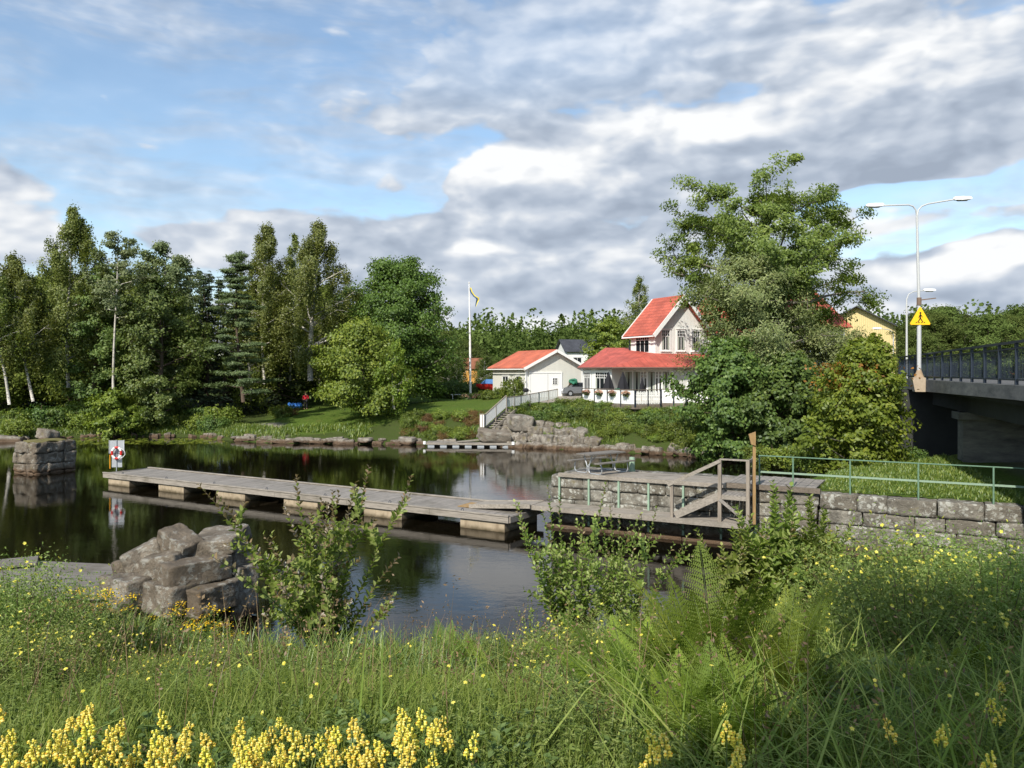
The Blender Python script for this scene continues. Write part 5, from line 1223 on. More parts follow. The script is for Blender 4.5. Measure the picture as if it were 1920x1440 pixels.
# ---------------------------------------------------------------- leaves and trees
def unit(v): return v/np.maximum(np.linalg.norm(v, axis=-1, keepdims=True), 1e-9)
def leaf_quads(C, L_, W_, g, up=.6, axis=None, out=None):
    """rhombic leaf faces at centres C"""
    n = len(C); nr = g.normal(size=(n, 3)); nr[:, 2] += up*1.6
    if out is not None: nr += out
    nr = unit(nr); a = g.normal(size=(n, 3)) if axis is None else axis+g.normal(size=(n, 3))*.35
    a = unit(a-(a*nr).sum(-1, keepdims=True)*nr); b = np.cross(nr, a)
    L_ = (np.asarray(L_)*g.uniform(.65, 1.25, n))[:, None]/2; W_ = (np.asarray(W_)*g.uniform(.7, 1.2, n))[:, None]/2
    V = np.stack([C-a*L_, C+b*W_+a*L_*.1, C+a*L_, C-b*W_+a*L_*.1], 1).reshape(-1, 3)
    return V, np.arange(4*n).reshape(n, 4)
def tube_np(path, rad, k=5):
    path = np.asarray(path, float); n = len(path); d = unit(np.gradient(path, axis=0)); ref = np.array([.13, .97, .2]); a = np.cross(d, ref)
    bad = np.linalg.norm(a, axis=1) < .05; a[bad] = np.cross(d[bad], [1, 0, 0]); a = unit(a); b = np.cross(d, a)
    t = np.linspace(0, 2*np.pi, k, endpoint=False)
    V = path[:, None, :]+(a[:, None, :]*np.cos(t)[None, :, None]+b[:, None, :]*np.sin(t)[None, :, None])*np.asarray(rad)[:, None, None]
    i = np.arange(n-1)[:, None]*k; j = np.arange(k)[None, :]; j2 = (j+1) % k
    F = np.stack([i+j, i+j2, i+k+j2, i+k+j], -1).reshape(-1, 4)
    return V.reshape(-1, 3), F
KP = dict(   # limbs, sub-branches per limb, limb rise, clump radius, clump flattening, leaf length/width, droop
    decid=dict(el=(25, 60), sub=7, cr=.75, flat=.62, L=.26, W=.17, droop=0, wob=.25),
    ash=dict(el=(20, 70), sub=6, cr=.85, flat=.62, L=.24, W=.13, droop=.1, wob=.35),
    birch=dict(el=(40, 70), sub=7, cr=.55, flat=.8, L=.20, W=.13, droop=1.6, wob=.3),
    willow=dict(el=(25, 70), sub=8, cr=.7, flat=.6, L=.24, W=.08, droop=.2, wob=.35),
    pine=dict(el=(-8, 14), sub=6, cr=.75, flat=.22, L=.26, W=.07, droop=-.1, wob=.12),
    spruce=dict(el=(-25, -5), sub=5, cr=.45, flat=.35, L=.26, W=.10, droop=.15, wob=.05),
    bush=dict(el=(20, 80), sub=5, cr=.4, flat=.75, L=.17, W=.11, droop=0, wob=.3))
def tree_meshes(kind, H, R0, cb, seed, nleaf, nlimb=26, prof=None, lean=(0, 0), trunk_r=None, leafL=None, mats=None, forks=0, crown=1., clr=1.):
    """returns (trunk mesh, crown mesh); cb = relative height where the crown begins; prof(t) in 0..1 over the crown"""
    K = KP[kind]; g = np.random.default_rng(seed)
    if prof is None:
        prof = {'birch': lambda t: np.sin(np.pi*np.clip(t*.88+.12, 0, 1))**.8*(1-.35*t), 'pine': lambda t: (1-t)**.6*(.75+.25*np.sin(t*21)), 'spruce': lambda t: (1-t)*.95+.04}.get(kind, lambda t: np.sin(np.pi*np.clip(t*.86+.12, 0, 1))**.6)
    tr = trunk_r or H*.013+.05
    def centre(h):   # trunk axis
        t = h/H; return np.array([lean[0]*t**1.3*H+.12*R0*np.sin(t*4+seed), lean[1]*t*H+.1*R0*np.sin(t*3.1+seed*2), h])
    hs = np.linspace(-.3, H*.97, 12); tp = np.array([centre(h) for h in hs]); trr = tr*(1-np.clip(hs/H, 0, 1)*.88)**1.0; trr[0] *= 1.35
    V, F = tube_np(tp, trr, 9); nb = NB(); nb.add(V, F)
    clumps = []; ends = []
    for i in range(nlimb):
        t = ((i+.5)/nlimb)**.9 if kind != 'bush' else g.uniform(0, .8); t = min(max(t+g.normal()*.015, 0), .985)
        h = H*(cb+(1-cb)*t); r_ = R0*float(prof(t))*g.uniform(.72, 1.12); az = i*2.399+g.normal()*.35
        el = R(g.uniform(*K['el'])*(.55+.6*t if kind not in ('pine', 'spruce') else 1)); hb = h-r_*math.tan(el)*.55 if kind not in ('pine', 'spruce') else h
        hb = max(hb, H*cb*.55); p0 = centre(hb); dr = np.array([math.cos(az), math.sin(az), 0.]); end = centre(h)+dr*r_
        if kind == 'spruce': end[2] -= r_*.3
        if kind == 'pine': end[2] += g.uniform(-.3, .5)
        mid = p0*.45+end*.55+np.array([0, 0, (-1 if kind in ('pine',) else .6)*abs(end[2]-p0[2])*.12])+g.normal(size=3)*K['wob']*.25
        pts = []
        for u in np.linspace(0, 1, 6): pts.append((1-u)**2*p0+2*u*(1-u)*mid+u*u*end)
        pts = np.array(pts); pts[1:-1] += g.normal(size=(4, 3))*K['wob']*.12*r_/3
        lr_ = max(.015, tr*.42*(1-t*.7)); V, F = tube_np(pts, np.linspace(lr_, lr_*.22, 6), 5); nb.add(V, F)
        for j in range(K['sub']):
            u = g.uniform(.3, 1.0); k = min(int(u*5), 4); b0 = pts[k]*(1-(u*5-k))+pts[k+1]*(u*5-k) if k < 5 else pts[-1]
            dr2 = unit(dr*.5+g.normal(size=3)*np.array([.8, .8, .35 if kind in ('pine', 'spruce') else .6])); ln = r_*g.uniform(.14, .38)+.2
            if kind in ('pine', 'spruce'): dr2[2] *= .3
            e = b0+dr2*ln+np.array([0, 0, .12*ln*(0 if kind == 'spruce' else 1)]); V, F = tube_np(np.array([b0, (b0+e)/2+g.normal(size=3)*.05*ln, e]), [lr_*.3, lr_*.2, lr_*.1], 3); nb.add(V, F)
            for w2 in ((1.0, .6) if kind != 'bush' else (1.,)): clumps.append(b0+(e-b0)*w2)
        clumps.append(pts[-1]); clumps.append(pts[-2])
    if kind not in ('bush',):
        for k in range(5): clumps.append(centre(H*(.93+.02*k)))
    Cn = np.array(clumps); m = len(Cn)
    wgt = g.uniform(.3, 1.5, m); wgt /= wgt.sum(); idx = g.choice(m, nleaf, p=wgt); cs = K['cr']*clr*g.uniform(.55, 1.2, m)*(min(R0/3.2, 1.25) if kind != 'bush' else min(R0, 1.2))
    off = g.normal(size=(nleaf, 3)); off = unit(off)*(g.uniform(0, 1, (nleaf, 1))**.5); off[:, 2] *= K['flat']
    C = Cn[idx]+off*cs[idx][:, None]
    if K['droop'] > 0:
        C[:, 2] -= g.exponential(.42, nleaf)*K['droop']*np.clip(R0/3.5, .4, 1.2)
    if kind == 'birch': C[:, :2] = Cn[idx][:, :2]+(C[:, :2]-Cn[idx][:, :2])*.8
    ll = leafL or 1.
    ax_ = np.array([centre(h) for h in np.linspace(0, H, 20)]); ci = np.clip((C[:, 2]/H*19).astype(int), 0, 19); outd = unit((C-ax_[ci])*np.array([1, 1, 0])+np.array([0, 0, .25*R0])+(C-Cn[idx])*2.)*1.9
    V, F = leaf_quads(C, K['L']*ll, K['W']*ll, g, .35 if kind != 'birch' else .1, out=outd)
    cv = g.uniform(-.22, .22, m)
    rnd = np.clip(g.uniform(.15, .8, nleaf)+cv[idx]*.8, 0, 1)
    crown = NB(); crown.add(V, F, rnd)
    return nb, crown
def plant_tree(name, kind, label, x, y, H, R0, cb=.25, seed=1, nleaf=12000, leaf='maple', bark='bark', group=None, cat='tree', z=None, **kw):
    a, c = tree_meshes(kind, H, R0, cb, seed, nleaf, **kw)
    o = empty(name, (x, y, gz(x, y)-.05 if z is None else z), 0, label, cat, group)
    link_mesh('trunk' if kind != 'bush' else 'stems', a.mesh('trunk', M[bark], kind != 'bush'), o); link_mesh('crown' if kind != 'bush' else 'foliage', c.mesh('crown', L[leaf]), o)
    return o
def ptree(name, kind, label, px, Y_, top, hw, cb, seed, nleaf, leaf, bark='bark', **kw):
    """place by photo column, distance, top row and half width in photo pixels"""
    x, y = XY(px, Y_); z = kw.pop('z', None); z0 = gz(x, y)-.05 if z is None else z; H = Zat(top, Y_)-z0
    return plant_tree(name, kind, label, x, y, H, hw/FOC*Y_, cb, seed, nleaf, leaf, bark, z=z0, **kw)
g_ = 'trees along the far bank'
# the wood at the left
ptree('birch', 'birch', 'slim white-stemmed birch leaning left at the very left edge of the picture', 10, 68, 500, 62, .5, 1, 14000, 'birch', 'birch_bark', lean=(-.08, 0), trunk_r=.15)
ptree('birch', 'birch', 'leaning birch with bare white lower stem, second from the left edge', 66, 69.5, 478, 70, .4, 2, 24000, 'birch', 'birch_bark', lean=(-.13, 0), trunk_r=.15)
ptree('birch', 'birch', 'tallest birch of the left wood, its crown rising above all others', 132, 73, 388, 82, .25, 3, 44000, 'birch', 'birch_bark', trunk_r=.2, nlimb=34)
ptree('aspen', 'decid', 'aspen with a long straight pale stem and small airy crown above the lifebuoy', 217, 70.5, 440, 56, .58, 4, 9000, 'aspen', 'birch_bark', trunk_r=.15, nlimb=18, clr=.8, leafL=.85)
ptree('aspen', 'decid', 'airy pale-topped aspen just right of the straight-stemmed one', 302, 76, 462, 70, .3, 5, 22000, 'aspen', 'birch_bark', trunk_r=.15, nlimb=24)
ptree('alder', 'decid', 'broad dark green alder hanging over the water, leaves down to the bank', 292, 72, 520, 78, .05, 6, 24000, 'alder', 'bark', nlimb=40)
ptree('alder', 'decid', 'bushy alder between the tall birch and the straight-stemmed aspen', 182, 74, 500, 62, .1, 61, 22000, 'alder', 'bark', nlimb=28)
ptree('alder', 'decid', 'low round alder bush at the water below the straight-stemmed aspen', 215, 69.5, 735, 46, .0, 7, 8000, 'light', 'bark', nlimb=22)
ptree('pine', 'pine', 'layered blue-green pine with a dark bare lower stem at the edge of the lawn', 452, 69, 476, 68, .2, 8, 40000, 'pine', 'bark', nlimb=44, trunk_r=.19, prof=lambda t: (1-t)**.62*(.72+.28*np.sin(t*23)))
ptree('birch', 'birch', 'tall thin birch behind the pine with two drooping tops', 498, 79, 418, 64, .3, 9, 28000, 'birch', 'birch_bark', trunk_r=.18, nlimb=30)
ptree('birch', 'birch', 'large old birch with thick white trunk and pale limbs beside the person in red', 590, 78.5, 418, 90, .28, 10, 42000, 'birch', 'birch_bark', trunk_r=.34, nlimb=34)
ptree('birch', 'birch', 'birch with a thin stem between the tall twin-topped birch and the old white birch', 548, 84, 440, 40, .35, 11, 9000, 'birch', 'birch_bark', trunk_r=.13, nlimb=20)
ptree('maple', 'decid', 'great dark round maple at the right end of the left wood', 742, 80, 492, 92, .1, 12, 80000, 'maple', 'bark_grey', nlimb=95, trunk_r=.4, clr=1.15, prof=lambda t: np.interp(t, [0, .2, .6, .82, 1], [.75, .98, .95, .72, .3]))
ptree('maple', 'decid', 'dark maple filling the gap between the old birch and the great maple', 668, 86, 540, 62, .1, 13, 16000, 'alder', 'bark_grey', nlimb=30)
ptree('rowan', 'decid', 'small wide light green tree on the lawn bank, in front of the great maple', 684, 69.5, 604, 86, .14, 14, 24000, 'light', 'bark', nlimb=46, trunk_r=.16, prof=lambda t: np.sin(np.pi*np.clip(t*.75+.25, 0, 1))**.6)
ptree('birch', 'birch', 'young birch with a short pale stem right of the small light green tree', 738, 67.5, 640, 44, .25, 15, 6500, 'light', 'birch_bark', trunk_r=.12, nlimb=16, lean=(.04, 0))
# around the house
ptree('birch', 'birch', 'tall birch behind the roof of the house, left of its gable', 1196, 100, 520, 40, .2, 16, 9000, 'birch', 'birch_bark', nlimb=24)
ptree('apple_tree', 'decid', 'round light green fruit tree between the garage and the house roof', 1137, 88, 600, 42, .25, 17, 9000, 'light', 'bark', nlimb=22)
ASHP = lambda t: np.interp(t, [0, .15, .4, .65, .85, 1], [.55, .85, 1.0, .92, .8, .6])
ptree('ash_tree', 'ash', 'huge spreading ash with open limbs, the tallest tree, rising over the house', 1424, 60, 342, 188, .36, 18, 78000, 'ash', 'bark_grey', nlimb=38, trunk_r=.5, prof=ASHP, clr=.86)
ptree('willow', 'willow', 'grey-green willow in front of the house gable and the ash', 1415, 55, 478, 122, .22, 19, 46000, 'willow', 'bark_grey', nlimb=46, trunk_r=.3)
ptree('willow', 'willow', 'grey-green willow between the ash and the bridge lamp', 1560, 56, 612, 88, .2, 20, 20000, 'willow', 'bark_grey', nlimb=36, trunk_r=.2)
ptree('hazel', 'decid', 'dark leafy shrub tree hanging over the water in front of the terrace end', 1372, 51.8, 640, 82, .0, 21, 26000, 'shade', 'bark', nlimb=44)
ptree('hazel', 'decid', 'dark leafy shrub tree at the water below the grey-green willows', 1468, 50.8, 668, 82, .0, 22, 26000, 'shade', 'bark', nlimb=44)
sz = lambda x, y: float(spitH(np.array([x]), np.array([y]))[0])
mx_, my_ = XY(1608, 34.2)
yt = ptree('young_maple', 'decid', 'young maple with yellow-green leaves and reddish top beside the bridge, behind the green railing', 1608, 34.2, 640, 92, .04, 23, 24000, 'young', 'bark_grey', nlimb=56, trunk_r=.09, leafL=.72, z=sz(mx_, my_)-.1, prof=lambda t: np.interp(t, [0, .15, .4, .7, 1], [.8, 1, .95, .72, .22]))
g = np.random.default_rng(5); H_ = Zat(640, 34.2)-1.85; tt_ = g.uniform(0, 1, 1300); C = np.stack([g.normal(size=1300)*.8, g.normal(size=1300)*.7, H_*(.88+.12*g.uniform(-1, .9, 1300))], -1)
V, F = leaf_quads(C, .16, .11, g); nb = NB(); nb.add(V, F, g.uniform(.1, .9, 1300)); link_mesh('reddish_leaves', nb.mesh('reddish_leaves', L['rust']), yt)

# background woods: a few models, copied
def proto(kind, H, R0, cb, seed, n, leaf, bark='bark', **kw):
    a, c = tree_meshes(kind, H, R0, cb, seed, n, **kw); return (a.mesh('trunk', M[bark], True), c.mesh('crown', L[leaf]))
PR = dict(sp=proto('spruce', 15, 2.6, .1, 41, 7000, 'spruce', nlimb=60), sp2=proto('spruce', 15, 2.2, .1, 42, 6000, 'spruce', nlimb=56),
          dk=proto('decid', 13, 4.2, .08, 43, 12000, 'dark', nlimb=34, leafL=1.25), dk2=proto('birch', 14, 3.4, .12, 44, 11000, 'dark', 'birch_bark', nlimb=34, leafL=1.2),
          bg=proto('decid', 10, 4.2, .08, 45, 17000, 'bg', nlimb=44, leafL=1.05), bg2=proto('birch', 12, 3.4, .15, 46, 13000, 'bg', 'birch_bark', nlimb=34, leafL=1.1))
PH_ = dict(sp=15, sp2=15, dk=13, dk2=14, bg=10, bg2=12)
def inst(key, x, y, H, label, group, name='tree', wide=1., rz=None, z=None):
    o = empty(name, (x, y, (gz(x, y) if z is None else z)-.1), random.uniform(0, 6.28) if rz is None else rz, label, 'tree', group); s = H/PH_[key]
    o.scale = (s*wide, s*wide, s)
    for nm, me in zip(('trunk', 'crown'), PR[key]): link_mesh(nm, me, o)
    return o
random.seed(11)
for i in range(70):
    px = -170+i*14.2+random.uniform(-9, 9); row = i % 3; Y_ = 82+row*7+random.uniform(-2, 3)
    if 545 < px < 800: Y_ += 12
    top = np.interp(px, [-100, 0, 60, 140, 200, 330, 420, 520, 640, 760, 830], [470, 492, 500, 520, 520, 505, 505, 510, 530, 560, 640])+random.uniform(0, 55)
    k = random.choice(['dk', 'dk2', 'dk', 'sp'] if px < 340 or px > 430 else ['sp', 'sp2', 'sp']); x, y = XY(px, Y_)
    if px > 700: continue
    H = Zat(top+(0 if k[0] != 's' else -22), Y_)-gz(x, y)
    wh = 'left of the tallest birch' if px < 132 else 'between the tallest birch and the broad alder' if px < 290 else 'between the broad alder and the pine' if px < 452 else 'behind the twin-topped birch' if px < 545 else 'behind the old white birch'
    inst(k, x, y, H, f'dark tree in the shady wood {wh}' if k[0] == 'd' else f'dark pointed spruce in the wood {wh}', f'dark trees {wh}' if k[0] == 'd' else f'spruces {wh}', {'d': 'forest_tree', 's': 'spruce'}[k[0]])
# trees behind the garage and lawn
for i in range(34):
    px = 800+i*12+random.uniform(-5, 5); Y_ = [112, 135, 165][i % 3]+random.uniform(-6, 6); top = np.interp(px, [800, 850, 900, 960, 1020, 1080, 1150, 1220], [612, 636, 660, 668, 664, 658, 650, 625])+random.uniform(-8, 16)
    if i % 3 == 2: top -= 8
    if 838 < px < 900 and Y_ < 150: Y_ = 168+random.uniform(0, 12)
    if 1030 < px < 1110 and Y_ < 130: Y_ = 140+random.uniform(0, 15)
    x, y = XY(px, Y_); inst(random.choice(['bg', 'bg2']), x, y, Zat(top, Y_)-gz(x, y), 'leafy tree in the belt behind the garage and the flagpole', 'trees behind the garage', 'leafy_tree', 1.15)
for px, Y_, top in ((838, 96, 628), (822, 98, 645), (858, 108, 645)):
    x, y = XY(px, Y_); inst('bg2', x, y, Zat(top, Y_)-gz(x, y), 'leafy tree at the right flank of the great maple', 'trees beside the great maple', 'leafy_tree')
# trees right of the house / behind the bridge
for i in range(30):
    px = 1600+i*15+random.uniform(-6, 6); Y_ = [78, 96, 66][i % 3]+random.uniform(-4, 4); top = np.interp(px, [1600, 1640, 1690, 1740, 1790, 1830, 1870, 1920, 2050], [640, 640, 600, 575, 555, 600, 560, 548, 555])+random.uniform(0, 45)
    if px < 1700: Y_ = 104+random.uniform(0, 8)
    wh = 'left of the tall street lamp' if px < 1735 else 'just right of the tall street lamp' if px < 1830 else 'at the right edge of the picture'
    x, y = XY(px, Y_); inst(random.choice(['bg', 'bg2', 'bg']), x, y, Zat(top, Y_)-gz(x, y), 'dense green tree behind the bridge '+wh, 'trees behind the bridge '+wh, 'leafy_tree', 1.1)
# the wooded hill far off: one mass
def clump_forest(name, label, n, xr, yr, hr, leaf, seed, sz_=2.2, per=46, kind='stuff'):
    g = np.random.default_rng(seed); x = g.uniform(*xr, n); y = g.uniform(*yr, n); z = ground(x, y); H = g.uniform(*hr, n); conif = g.uniform(0, 1, n) < .5
    t = g.uniform(.12, 1, (n, per)); rad = np.where(conif[:, None], (1-t)*.24+.01, np.sqrt(np.clip(t*(1.02-t), 0, 1))*.5)*H[:, None]; az = g.uniform(0, 6.28, (n, per)); rr = rad*g.uniform(.5, 1, (n, per))
    C = np.stack([x[:, None]+rr*np.cos(az), y[:, None]+rr*np.sin(az), z[:, None]+t*H[:, None]], -1).reshape(-1, 3)
    V, F = leaf_quads(C, sz_, sz_*.7, g, .4); rn = np.clip(np.repeat(g.uniform(0, .8, n), per)+g.uniform(-.2, .2, n*per), 0, 1)
    o = link_mesh(name, np_mesh(name, V, F, L[leaf], rn)); return tag(o, label, 'forest', None, kind)
clump_forest('distant_forest', 'mixed woods covering the low hill on the horizon', 1900, (-60, 190), (210, 520), (7, 19), 'bg', 3, 1.15, 130)
# hedges, shrubs and bank bushes
BP = dict(b1=[m.mesh('foliage', L['bank']) if i else m.mesh('stems', M['bark']) for i, m in enumerate(tree_meshes('bush', 1.6, 1.1, .05, 51, 3400, nlimb=22))],
          b2=[m.mesh('foliage', L['shade']) if i else m.mesh('stems', M['bark']) for i, m in enumerate(tree_meshes('bush', 1.6, 1.1, .05, 52, 3400, nlimb=22))],
          b3=[m.mesh('foliage', L['brownshrub']) if i else m.mesh('stems', M['bark']) for i, m in enumerate(tree_meshes('bush', 1.2, 1.1, .0, 53, 2600, nlimb=22, leafL=.8))],
          b4=[m.mesh('foliage', L['light']) if i else m.mesh('stems', M['bark']) for i, m in enumerate(tree_meshes('bush', 1.6, 1.1, .05, 54, 3000, nlimb=22))],
          pk=[m.mesh('foliage', L['shade']) if i else m.mesh('stems', M['bark']) for i, m in enumerate(tree_meshes('bush', .9, .6, .0, 55, 700, nlimb=14))])
def bush(key, px, Y_, s, label, group, sz_=None, z=None, name='shrub'):
    x, y = XY(px, Y_); o = empty(name, (x, y, (gz(x, y) if z is None else z)-.15), random.uniform(0, 6.28), label, 'shrub', group)
    o.scale = (s, s, s*(sz_ or 1))
    for nm, me in zip(('stems', 'foliage'), BP[key]): link_mesh(nm, me, o)
    return o
random.seed(5)
for i in range(120):    # the thicket on the bank under fence and terrace
    px = random.uniform(955, 1440); u = random.random(); d = 2.0+u*5.2
    x0 = XY(px, 60)[0]; Y_ = float(shoreF(np.array([x0]))[0])+d
    wh = 'under the white picket fence' if px < 1085 else 'under the flower baskets of the terrace' if px < 1195 else 'under the right part of the terrace' if px < 1320 else 'among the dark shrub trees at the water'
    low = np.interp(px, [955, 1110, 1140, 1440], [3.6, 3.4, 1.4, .8]); 
    if d < low: Y_ += low-d
    bush(random.choice(['b1', 'b2', 'b2', 'b1', 'b4'] if px > 1120 else ['b1', 'b2', 'b1']), px, Y_, random.uniform(.6, 1.0)*(.62 if Y_-shoreF(np.array([x0]))[0] > 5.0 else .85), 'leafy shrub in the bank thicket '+wh, 'thicket shrubs '+wh)
for i in range(46):    # low green growth above the rock edge
    px = random.uniform(1118, 1330); Y_ = float(shoreF(np.array([XY(px, 56)[0]]))[0])+random.uniform(.7, 3.2)
    bush(random.choice(['b1', 'b4', 'b4']), px, Y_, random.uniform(.4, .62), 'bright low shrub just above the rock edge below the terrace', 'low shrubs above the rock edge')
for i in range(34):    # reddish-brown growth left of the stairs
    px = random.uniform(762, 905); Y_ = float(shoreF(np.array([XY(px, 62)[0]]))[0])+random.uniform(.9, 4.6)
    bush(random.choice(['b3', 'b3', 'b1', 'b4']), px, Y_, random.uniform(.4, .62), 'low reddish-brown and green growth on the bank left of the garden stairs', 'low growth left of the garden stairs')
for i in range(24):    # undergrowth at the edge of the left wood
    px = random.uniform(-10, 430); wh = 'behind the lone stone pier' if px < 140 else 'behind the lifebuoy' if px < 270 else 'left of the pine'; Y_ = float(shoreF(np.array([XY(px, 67)[0]]))[0])+random.uniform(1.5, 6)
    bush(random.choice(['b2', 'b4', 'b1']), px, Y_, random.uniform(.8, 1.5), 'green undergrowth at the water edge '+wh, 'undergrowth '+wh)
for i in range(12):    # dark hedge behind the flagpole
    px = 822+i*9; bush('b2', px, 90+random.uniform(-1, 1), random.uniform(1.1, 1.35), 'dark hedge shrub behind the flagpole', 'hedge shrubs behind the flagpole')
for px, s in ((918, .7), (930, .75), (942, .72), (954, .7)): bush('b1', px, 80.5, s, 'low garden shrub along the garage side wall', 'shrubs by the garage')
o = bush('b1', 963, 77.5, .85, 'upright conical garden shrub at the corner of the garage', None, 1.7)
bush('b3', 541, 76, .75, 'round shrub with reddish leaves on the lawn left of the white birch', None, 1.1); bush('b1', 528, 75, .8, 'round green shrub at the foot of the pine by the lawn', None)
for px in (1425, 1450, 1480, 1512, 1545, 1560):   # growth on the spit behind the railing
    x, y = XY(px, 31.5+random.uniform(0, 3)); bush(random.choice(['b1', 'b4']), px, 34.5+random.uniform(-.5, 1.5), random.uniform(.4, .62), 'bright green shrub on the spit behind the green railing', 'shrubs behind the green railing', z=1.7)
for i in range(9): px = 1560+i*19; bush(random.choice(['b1', 'b4', 'b2']), px, 35.6+random.uniform(-.5, .7), random.uniform(.4, .65), 'leafy shrub at the foot of the young maple', 'shrubs under the young maple', z=1.75)
# pink flower bushes by the flagpole, flower baskets
def flowers(parent, n, R_, z0, mat, seed, s=.1, flat=.6):
    g = np.random.default_rng(seed); o3 = unit(g.normal(size=(n, 3))); o3[:, 2] = np.abs(o3[:, 2])*flat; C = o3*R_*g.uniform(.8, 1.05, (n, 1))+np.array([0, 0, z0]); V, F = leaf_quads(C, s, s, g, 1.); nb = NB(); nb.add(V, F, g.uniform(0, 1, n)); return link_mesh('flowers', nb.mesh('flowers', mat), parent)
for px, lab in ((871, 'pink hydrangea left of the flagpole foot'), (893, 'pink hydrangea right of the flagpole foot')):
    o = bush('pk', px, 82.5, .95, lab, None, name='hydrangea'); flowers(o, 260, .6, .35, L['pink'], px, .16)
for k, p in enumerate(basket_pos):
    o = empty('flower_basket', p, 0, ['pink flower basket on the first white terrace panel from the left', 'pink flower basket on the second white terrace panel', 'pink flower basket on the third white terrace panel', 'pink flower basket on the fourth white terrace panel, by the corner', 'shaded flower basket hanging on the right part of the terrace fence'][k], 'flower basket', 'flower baskets on the terrace fence')
    mb = MB(); mb.tube([(0, 0, -.22), (0, 0, -.12), (0, 0, 0)], [.08, .2, .26], 10); mb.build('bowl', M['bark'], o)
    g = np.random.default_rng(k); C = unit(g.normal(size=(160, 3)))*g.uniform(.1, .36, (160, 1)); C[:, 2] = C[:, 2]*.6-.05; V, F = leaf_quads(C, .12, .09, g); nb = NB(); nb.add(V, F, g.uniform(0, 1, 160)); link_mesh('leaves', nb.mesh('leaves', L['shade']), o); flowers(o, 150, .36, .0, L['pink'], k, .11)
g = np.random.default_rng(9); C = unit(g.normal(size=(200, 3)))*g.uniform(.1, .3, (200, 1)); V, F = leaf_quads(C, .12, .08, g); nb = NB(); nb.add(V, F, g.uniform(0, 1, 200)); link_mesh('leaves', nb.mesh('leaves', L['brownshrub']), hb); mb = MB(); mb.tube([(0, 0, -.2), (0, 0, 0)], [.08, .2], 10); mb.build('bowl', M['bark'], hb)

# ---------------------------------------------------------------- rocks along the far shore
RK = []
for s in range(9):
    W, F = block_verts((1., .8, .66), 9, .1, .035, 200+s, 9.+(s % 3), (.66, .92), 9); nb = NB(); nb.add(W, F, (s*.29) % 1); RK.append(nb.mesh('boulder', M['rock']))
def rock(x, y, z, s, label, group, rot=None, sc=(1, 1, 1)):
    o = link_mesh('boulder', random.choice(RK)); o.location = (x, y, z); o.scale = (s*sc[0], s*sc[1], s*sc[2]); o.rotation_euler = rot or (random.uniform(-.3, .3), random.uniform(-.3, .3), random.uniform(-3.1, 3.1)); tag(o, label, 'boulder', group)
random.seed(3)
for row, (n, d0, zz, smn, smx) in enumerate(((30, .1, .1, .7, 1.2), (26, .8, .62, .8, 1.5), (20, 1.6, 1.12, .7, 1.5), (9, 2.4, 1.6, .7, 1.3))):
    for i in range(n):
        px = 925+(i+random.uniform(.2, .8))*(215-row*22)/n*(1.0 if row else 1.0)
        x0 = XY(px, 59)[0]; y0 = float(shoreF(np.array([x0]))[0])
        rock(x0, y0+d0+random.uniform(-.2, .2), zz, random.uniform(smn, smx)*.8, 'grey-brown boulder in the '+['bottom', 'second', 'third', 'top'][row]+' row of the stone revetment beside the garden stairs', 'boulders in the '+['bottom', 'second', 'third', 'top'][row]+' row of the revetment')
rock(*XY(975, 61.6), 1.75, 1.9, 'largest pale boulder at the top of the revetment, beside the stairs', 'boulders of the revetment', (.1, .1, .3))
rock(*XY(930, 60.9), .8, 1.9, 'wide dark slanting slab at the foot of the stairs, right side', 'boulders of the revetment', (.25, .1, .2), (1.4, .8, .7))
for i in range(58):
    px = 1130+i*5.6+random.uniform(-2, 2); x0 = XY(px, 54)[0]; y0 = float(shoreF(np.array([x0]))[0]); rock(x0, y0+random.uniform(-.1, .7), random.uniform(.02, .4), random.uniform(.4, .95), 'brown stone in the low rock edge under the bank thicket', 'stones under the bank thicket')
for i in range(70):
    px = 425+i*6.6+random.uniform(-2.5, 2.5); x0 = XY(px, 64)[0]; y0 = float(shoreF(np.array([x0]))[0]); fl = random.uniform(.4, .9)
    if 797 < px < 830: continue
    rock(x0, y0+random.uniform(-.1, 1.0), random.uniform(-.02, .35), random.uniform(.45, 1.15), 'flat brown stone along the waterline below the lawn', 'stones below the lawn', (random.uniform(-.12, .12), random.uniform(-.12, .12), random.uniform(-.5, .5)), (1.3, 1, fl))
for i in range(26):
    px = -10+i*17+random.uniform(-6, 6); x0 = XY(px, 68)[0]; y0 = float(shoreF(np.array([x0]))[0]); rock(x0, y0+random.uniform(-.1, .6), random.uniform(-.05, .15), random.uniform(.35, .8), 'small stone at the water edge of the left wood', 'stones at the left wood')
rock(*XY(91, 66.5), .45, 1.5, 'large brown boulder at the water behind the lone stone pier', None, (.1, .2, 1.), (1, 1, .9)); rock(*XY(20, 65.6), .1, 1.9, 'flat pale rock at the water at the left edge', None, (0, .1, .2), (1.3, 1, .6))
rock(*XY(1545, 37.5), 1.5, 1.7, 'brown rounded rock between the shrubs behind the railing', None)
